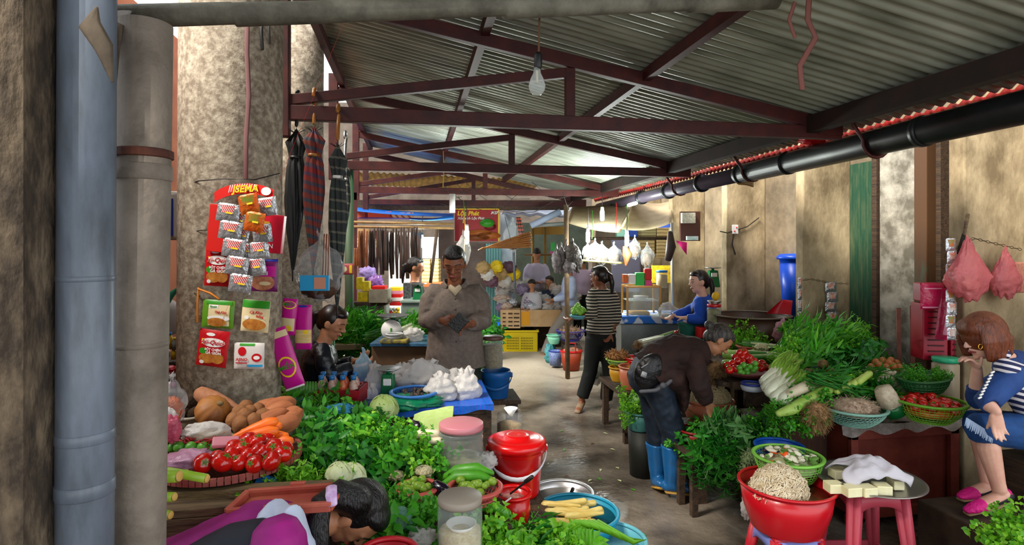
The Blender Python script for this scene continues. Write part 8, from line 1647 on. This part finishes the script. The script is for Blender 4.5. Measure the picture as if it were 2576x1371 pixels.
sheet('blue_sheet', 'bright blue sheet beside the man\'s elbow in the sunlit stall', (1212, 815, 8.4), (1260, 820, 8.4), (1256, 795, 8.8), (1222, 800, 8.8), mat('vivid_blue_sheet', '0f6ae0', .5), .0, 'sheet')
c = Q(1236, 830, 8.8); b = MB(); b.box((c.x, c.y, c.z/2), (.25, .4, c.z)); single('dark_box', b, mat('brown_red_box', '5a2a1a', .7), 'reddish dark crate under the bright blue sheet', 'crate', smooth=False)
# baskets near striped woman
t_, c, r = basket('shopping_basket', 'purple openwork basket of roots in the aisle beside the striped woman', 1435, 830, 8.3, 72, .15, mat('purple_plastic', '3a3a9a', .45), .6, nu=36, nv=6)
shag('root_heap', 'brown twiggy roots heaped in the purple basket', (c.x, c.y, c.z-.02), r*.8, r*.8, .05, mat('twig_roots', '7a5a44', .8, col2='b89a80', scale=30), 180, .06, rad=.005, down=0)
c = Q(1437, 930, 7.9); t = thing('shopping_basket', 'bright red handled shopping basket of red onions on the ground', 'basket', tuple(c), CAMR); b = MB(); b.lathe([(0, 0), (.11, 0), (.15, .26), (.142, .26), (.1, .01), (0, .01)], seg=24, sy=.7); b.build('body', mat('red_brown_mesh', 'a82a10', .5, col2='7a3a1a', scale=60), t)
b = MB(); b.lathe([(.148, .24), (.158, .25), (.148, .27)], seg=24, close=True, sy=.7); b.tube([(-.05, -.1, .26), (-.045, -.1, .38), (.045, -.1, .38), (.05, -.1, .26)], .01, seg=6); b.build('rim', RED, t); b = MB(); b.ell((0, 0, .25), (.12, .09, .05), nz=.4, ns=8); b.build('onions', mat('red_onion', '8a3a2a', .5, col2='c0a080', scale=30), t)
c = Q(1397, 918, 8.1); t = thing('shopping_basket', 'blue mesh basket on the ground left of the red one', 'basket', tuple(c)); b = MB(); b.lathe([(0, 0), (.08, 0), (.095, .2), (.088, .2), (.074, .01), (0, .01)], seg=24); b.build('body', mat('blue_mesh', '1a3a8a', .5, col2='8a9ab8', scale=80), t); b = MB(); b.lathe([(.09, .19), (.1, .195), (.09, .205)], seg=24, close=True); b.build('rim', BLP, t)
lump('teal_bag', 'teal plastic bag on the ground at the left of the baskets', 1385, 890, 8.4, 30, 50, mat('teal_film', '4aa0a8', .3, alpha=.85, bump=.6, scale=9), 99, nz=.4)
basin('mint_basin', 'mint green basin on the teal bag in the aisle', 1394, 842, 8.3, 40, .13, mat('mint_basin', '7fc8a8', .4), .6)
b = MB(); c = Q(1436, 845, 8.3); b.box((c.x, c.y, (c.z-.12)/2), (.22, .2, c.z-.12)); single('dark_crate', b, mat('dim_crate', '4a4440', .7), 'dim crate under the purple basket', 'crate', smooth=False)
bag('tall clear greenish plastic bag standing between the striped woman and the tubs', 1497, 910, 6.7, 44, 110, HAZE, fill=mat('bag_greens', '4a6a4a', .7), fillfrac=.45, neck=.3, seed=8)
t_, c, r = basin('fruit_basin', 'light blue basin of green fruit carried by the striped woman', 1455, 792, 5.85, 46, .04, LBL, .7)
GF = ball_mesh(.028, mat('fresh_green_fruit', '6aa832', .4, col2='8ac24a', scale=10), .03, 1.35)
for i in range(16): a = i*2.4; q = .07*math.sqrt(i/16); put(GF, 'green_fruit', V((c.x+q*math.cos(a), c.y+q*math.sin(a)*.8, c.z+.02+.09*(1-q/.08)*.8)), 'green fruit heaped in the basin carried by the striped woman', 'fruit', 'green fruit carried by the striped woman', sc=.95)
# left gap between pipe and column
t = blk('printed_bag', 'orange and blue printed white bag hanging left of the big column', 400, 480, 446, 604, 3.1, .05, mat('white_bag_print', 'b5aea2', .6), 'bag', bev=.02)
b = MB(); b.box((-.012, -.03, -.01), (.08, .008, .2)); b.build('blue_print', mat('blue_print', '2a7ab0', .5), t, smooth=False); b = MB(); b.box((-.018, -.036, -.015), (.062, .008, .16)); b.build('orange_print', mat('orange_field', 'c85a1c', .5, stripes=((0, 0, 1), .045, 'd8d0c8', .35)), t, smooth=False)
lump('rice_sack', 'plump white sack on the shelf left of the big column', 425, 800, 3.5, 66, 90, mat('white_sack', 'a89c96', .7), 70, nz=.06, ns=2)
BT = [mat('amber_bottle', 'a8521a', .3), mat('yellow_bottle', 'b8961a', .3), mat('clear_bottle_g', '7a8078', .3), mat('cream_bottle', 'b8a890', .4)]
for i, (px, y, h) in enumerate(((412, 855, 34), (428, 838, 40), (440, 850, 30), (450, 832, 46), (420, 872, 26), (438, 876, 28), (452, 870, 30))):
    c = Q(px, y+h, 3.2); r = M(7, 3.2); H = M(h, 3.2); t = thing('sauce_bottle', 'small sauce bottle in the huddle left of the big column', 'bottle', tuple(c), group='sauce bottles left of the big column'); b = MB(); b.lathe([(0, 0), (r, 0), (r, H*.65), (r*.5, H*.85), (r*.5, H*.9), (0, H*.9)], seg=14); b.build('bottle_body', BT[i % 4], t); b = MB(); b.tube([(0, 0, H*.88), (0, 0, H*1.05)], r*.6, seg=10, dome=False); b.build('cap', [REDC, CAPB, YEL, black][i % 4], t)
c = Q(430, 905, 3.25); b = MB(); b.box((c.x-.1, c.y+.1, c.z/2), (.55, .35, c.z)); single('side_shelf', b, wooddark, 'dark shelf block under the sauce bottles', 'shelf', smooth=False)
for i, (px, y, m) in enumerate(((428, 930, REDP), (436, 948, WHT), (422, 955, REDP), (440, 968, MAGP), (415, 940, WHT))): lump('snack_packet', 'red and white snack packet jumbled below the sauce bottles', px, y, 2.95, 34, 20, m, 80+i, 'packet', nz=.25, group='snack packets below the sauce bottles')
b = MB(); c = Q(425, 985, 2.95); b.box((c.x-.06, c.y+.03, c.z/2), (.3, .12, c.z)); single('side_shelf', b, wooddark, 'dark shelf block under the jumbled snack packets', 'shelf', smooth=False)
b = MB(); b.tube([Q(408, 770, 3.4), Q(430, 742, 3.4), Q(452, 722, 3.4)], [.03, .02, .008], seg=10); single('green_net', b, mat('green_net', '2a7a5a', .6), 'green netting bundle above the white sack', 'net')
# loose leaves on the wet floor
for i in range(26):
    p = G(1380+R_.uniform(0, 300), 1060+R_.uniform(0, 300)); b = MB(); b.leaf((0, 0, .004), (R_.uniform(-1, 1), R_.uniform(-1, 1), .05), (0, 0, 1), .05, .02, .1); o = b.build('fallen_leaf', [GL, CABW, mat('brown_scrap', '6a4a2c', .8)][i % 3]); o.location = p; tag(o, 'small scrap of leaf lying on the wet aisle floor', 'leaf', 'scraps on the wet floor')

# extra details around piers and beams
blk('wooden_valance', 'dark timber beam across the front of the back stalls', 880, 503, 1432, 528, 9.75, .08, wooddark, 'beam')
b = MB(); b.box((-.76, 7.75, 1.2), (.07, .07, 2.4)); single('roof_post', b, rust, 'dark red post under the left end of the third truss', 'post', smooth=False)
for i, (x0, y0, x1, y1, m, lab) in enumerate(((886, 575, 930, 640, mat('tan_cloth', '9a7a50', .8), 'tan cloth hanging at the far left of the back stall'), (930, 580, 976, 660, mat('rust_cloth', '7a3018', .8, col2='4a2012', scale=9), 'rust coloured cloth behind the hanging belts'), (1104, 575, 1142, 720, mat('brown_grey_wall2', '5f5148', .9, col2='75665a', scale=4), 'brown grey cloth panel behind the man\'s head'), (1042, 585, 1064, 600, SKYB, 'small sky blue plastic sheet near the white board'))): blk('hanging_cloth', lab, x0, y0, x1, y1, 9.2, .03, m, 'cloth')
b = MB(); pA = QY(1849, 577, PY[2]-.02); t = thing('wall_socket', 'white electrical socket wired onto the third pier', 'socket', tuple(pA)); b.box((0, 0, 0), (.07, .02, .1)); b.build('faceplate', white, t, smooth=False, bev=.004)
b = MB(); b.tube([(.012, -.012, .02), (.012, -.016, .02)], .008, seg=6); b.tube([(-.012, -.012, -.02), (-.012, -.016, -.02)], .008, seg=6); b.build('holes', REDC, t)
def wire_on(pts, Y, label): b = MB(); b.tube([QY(x, y, Y) for x, y in pts], .006, seg=5); return single('cable', b, WIRE, label, 'cable')
wire_on([(1812, 582), (1830, 586), (1850, 580), (1880, 570), (1909, 548)], PY[2]-.02, 'dark cable strung across the third pier at the socket')
wire_on([(1846, 590), (1842, 615), (1850, 640)], PY[2]-.02, 'short loose cable hanging under the wall socket')
for (x0, y0, x1, y1, m, lab, nm) in ((1912, 425, 1944, 528, mat('grey_ribs2', '83827c', .6, stripes=((0, 0, 1), .2, '55544e', .06)), 'grey slatted shutter between the second and third piers', 'shutter'), (1912, 532, 1944, 700, mat('pinkish_curtain', 'a08c8a', .8, col2='bfb0aa', scale=6), 'pinkish patterned curtain between the second and third piers', 'curtain'), (1912, 702, 1944, 790, mat('maroon_box', '4a0f18', .6), 'maroon box beneath the pinkish curtain', 'box')):
    a = QY(x0, y0, 5.84); c = QY(x1, y1, 5.84); b = MB(); b.box(((a.x+c.x)/2, 5.92, (a.z+c.z)/2), (abs(c.x-a.x), .04, abs(a.z-c.z))); single(nm, b, m, lab, nm, smooth=False)
lump('red_cloth', 'bright red cloth tucked above the black gutter pipe', 2052, 352, 4.35, 84, 24, mat('vivid_red_cloth', 'd0101c', .5), 60, nz=.3)
for i in range(5): string([(1855+3*i, 462+2*(i % 2), 4.75), (1895, 458+3*i, 4.7)], .004, BMB, 'thin stick poking out above the gutter end', 'stick', 'stick', group='sticks on the gutter end')
for i in range(4): wire_on([(1850+8*i, 390+4*i), (1900, 398-6*i)], PY[2]-.3, 'twig resting under the roof edge near the third pier')['group'] = 'twigs under the roof edge'
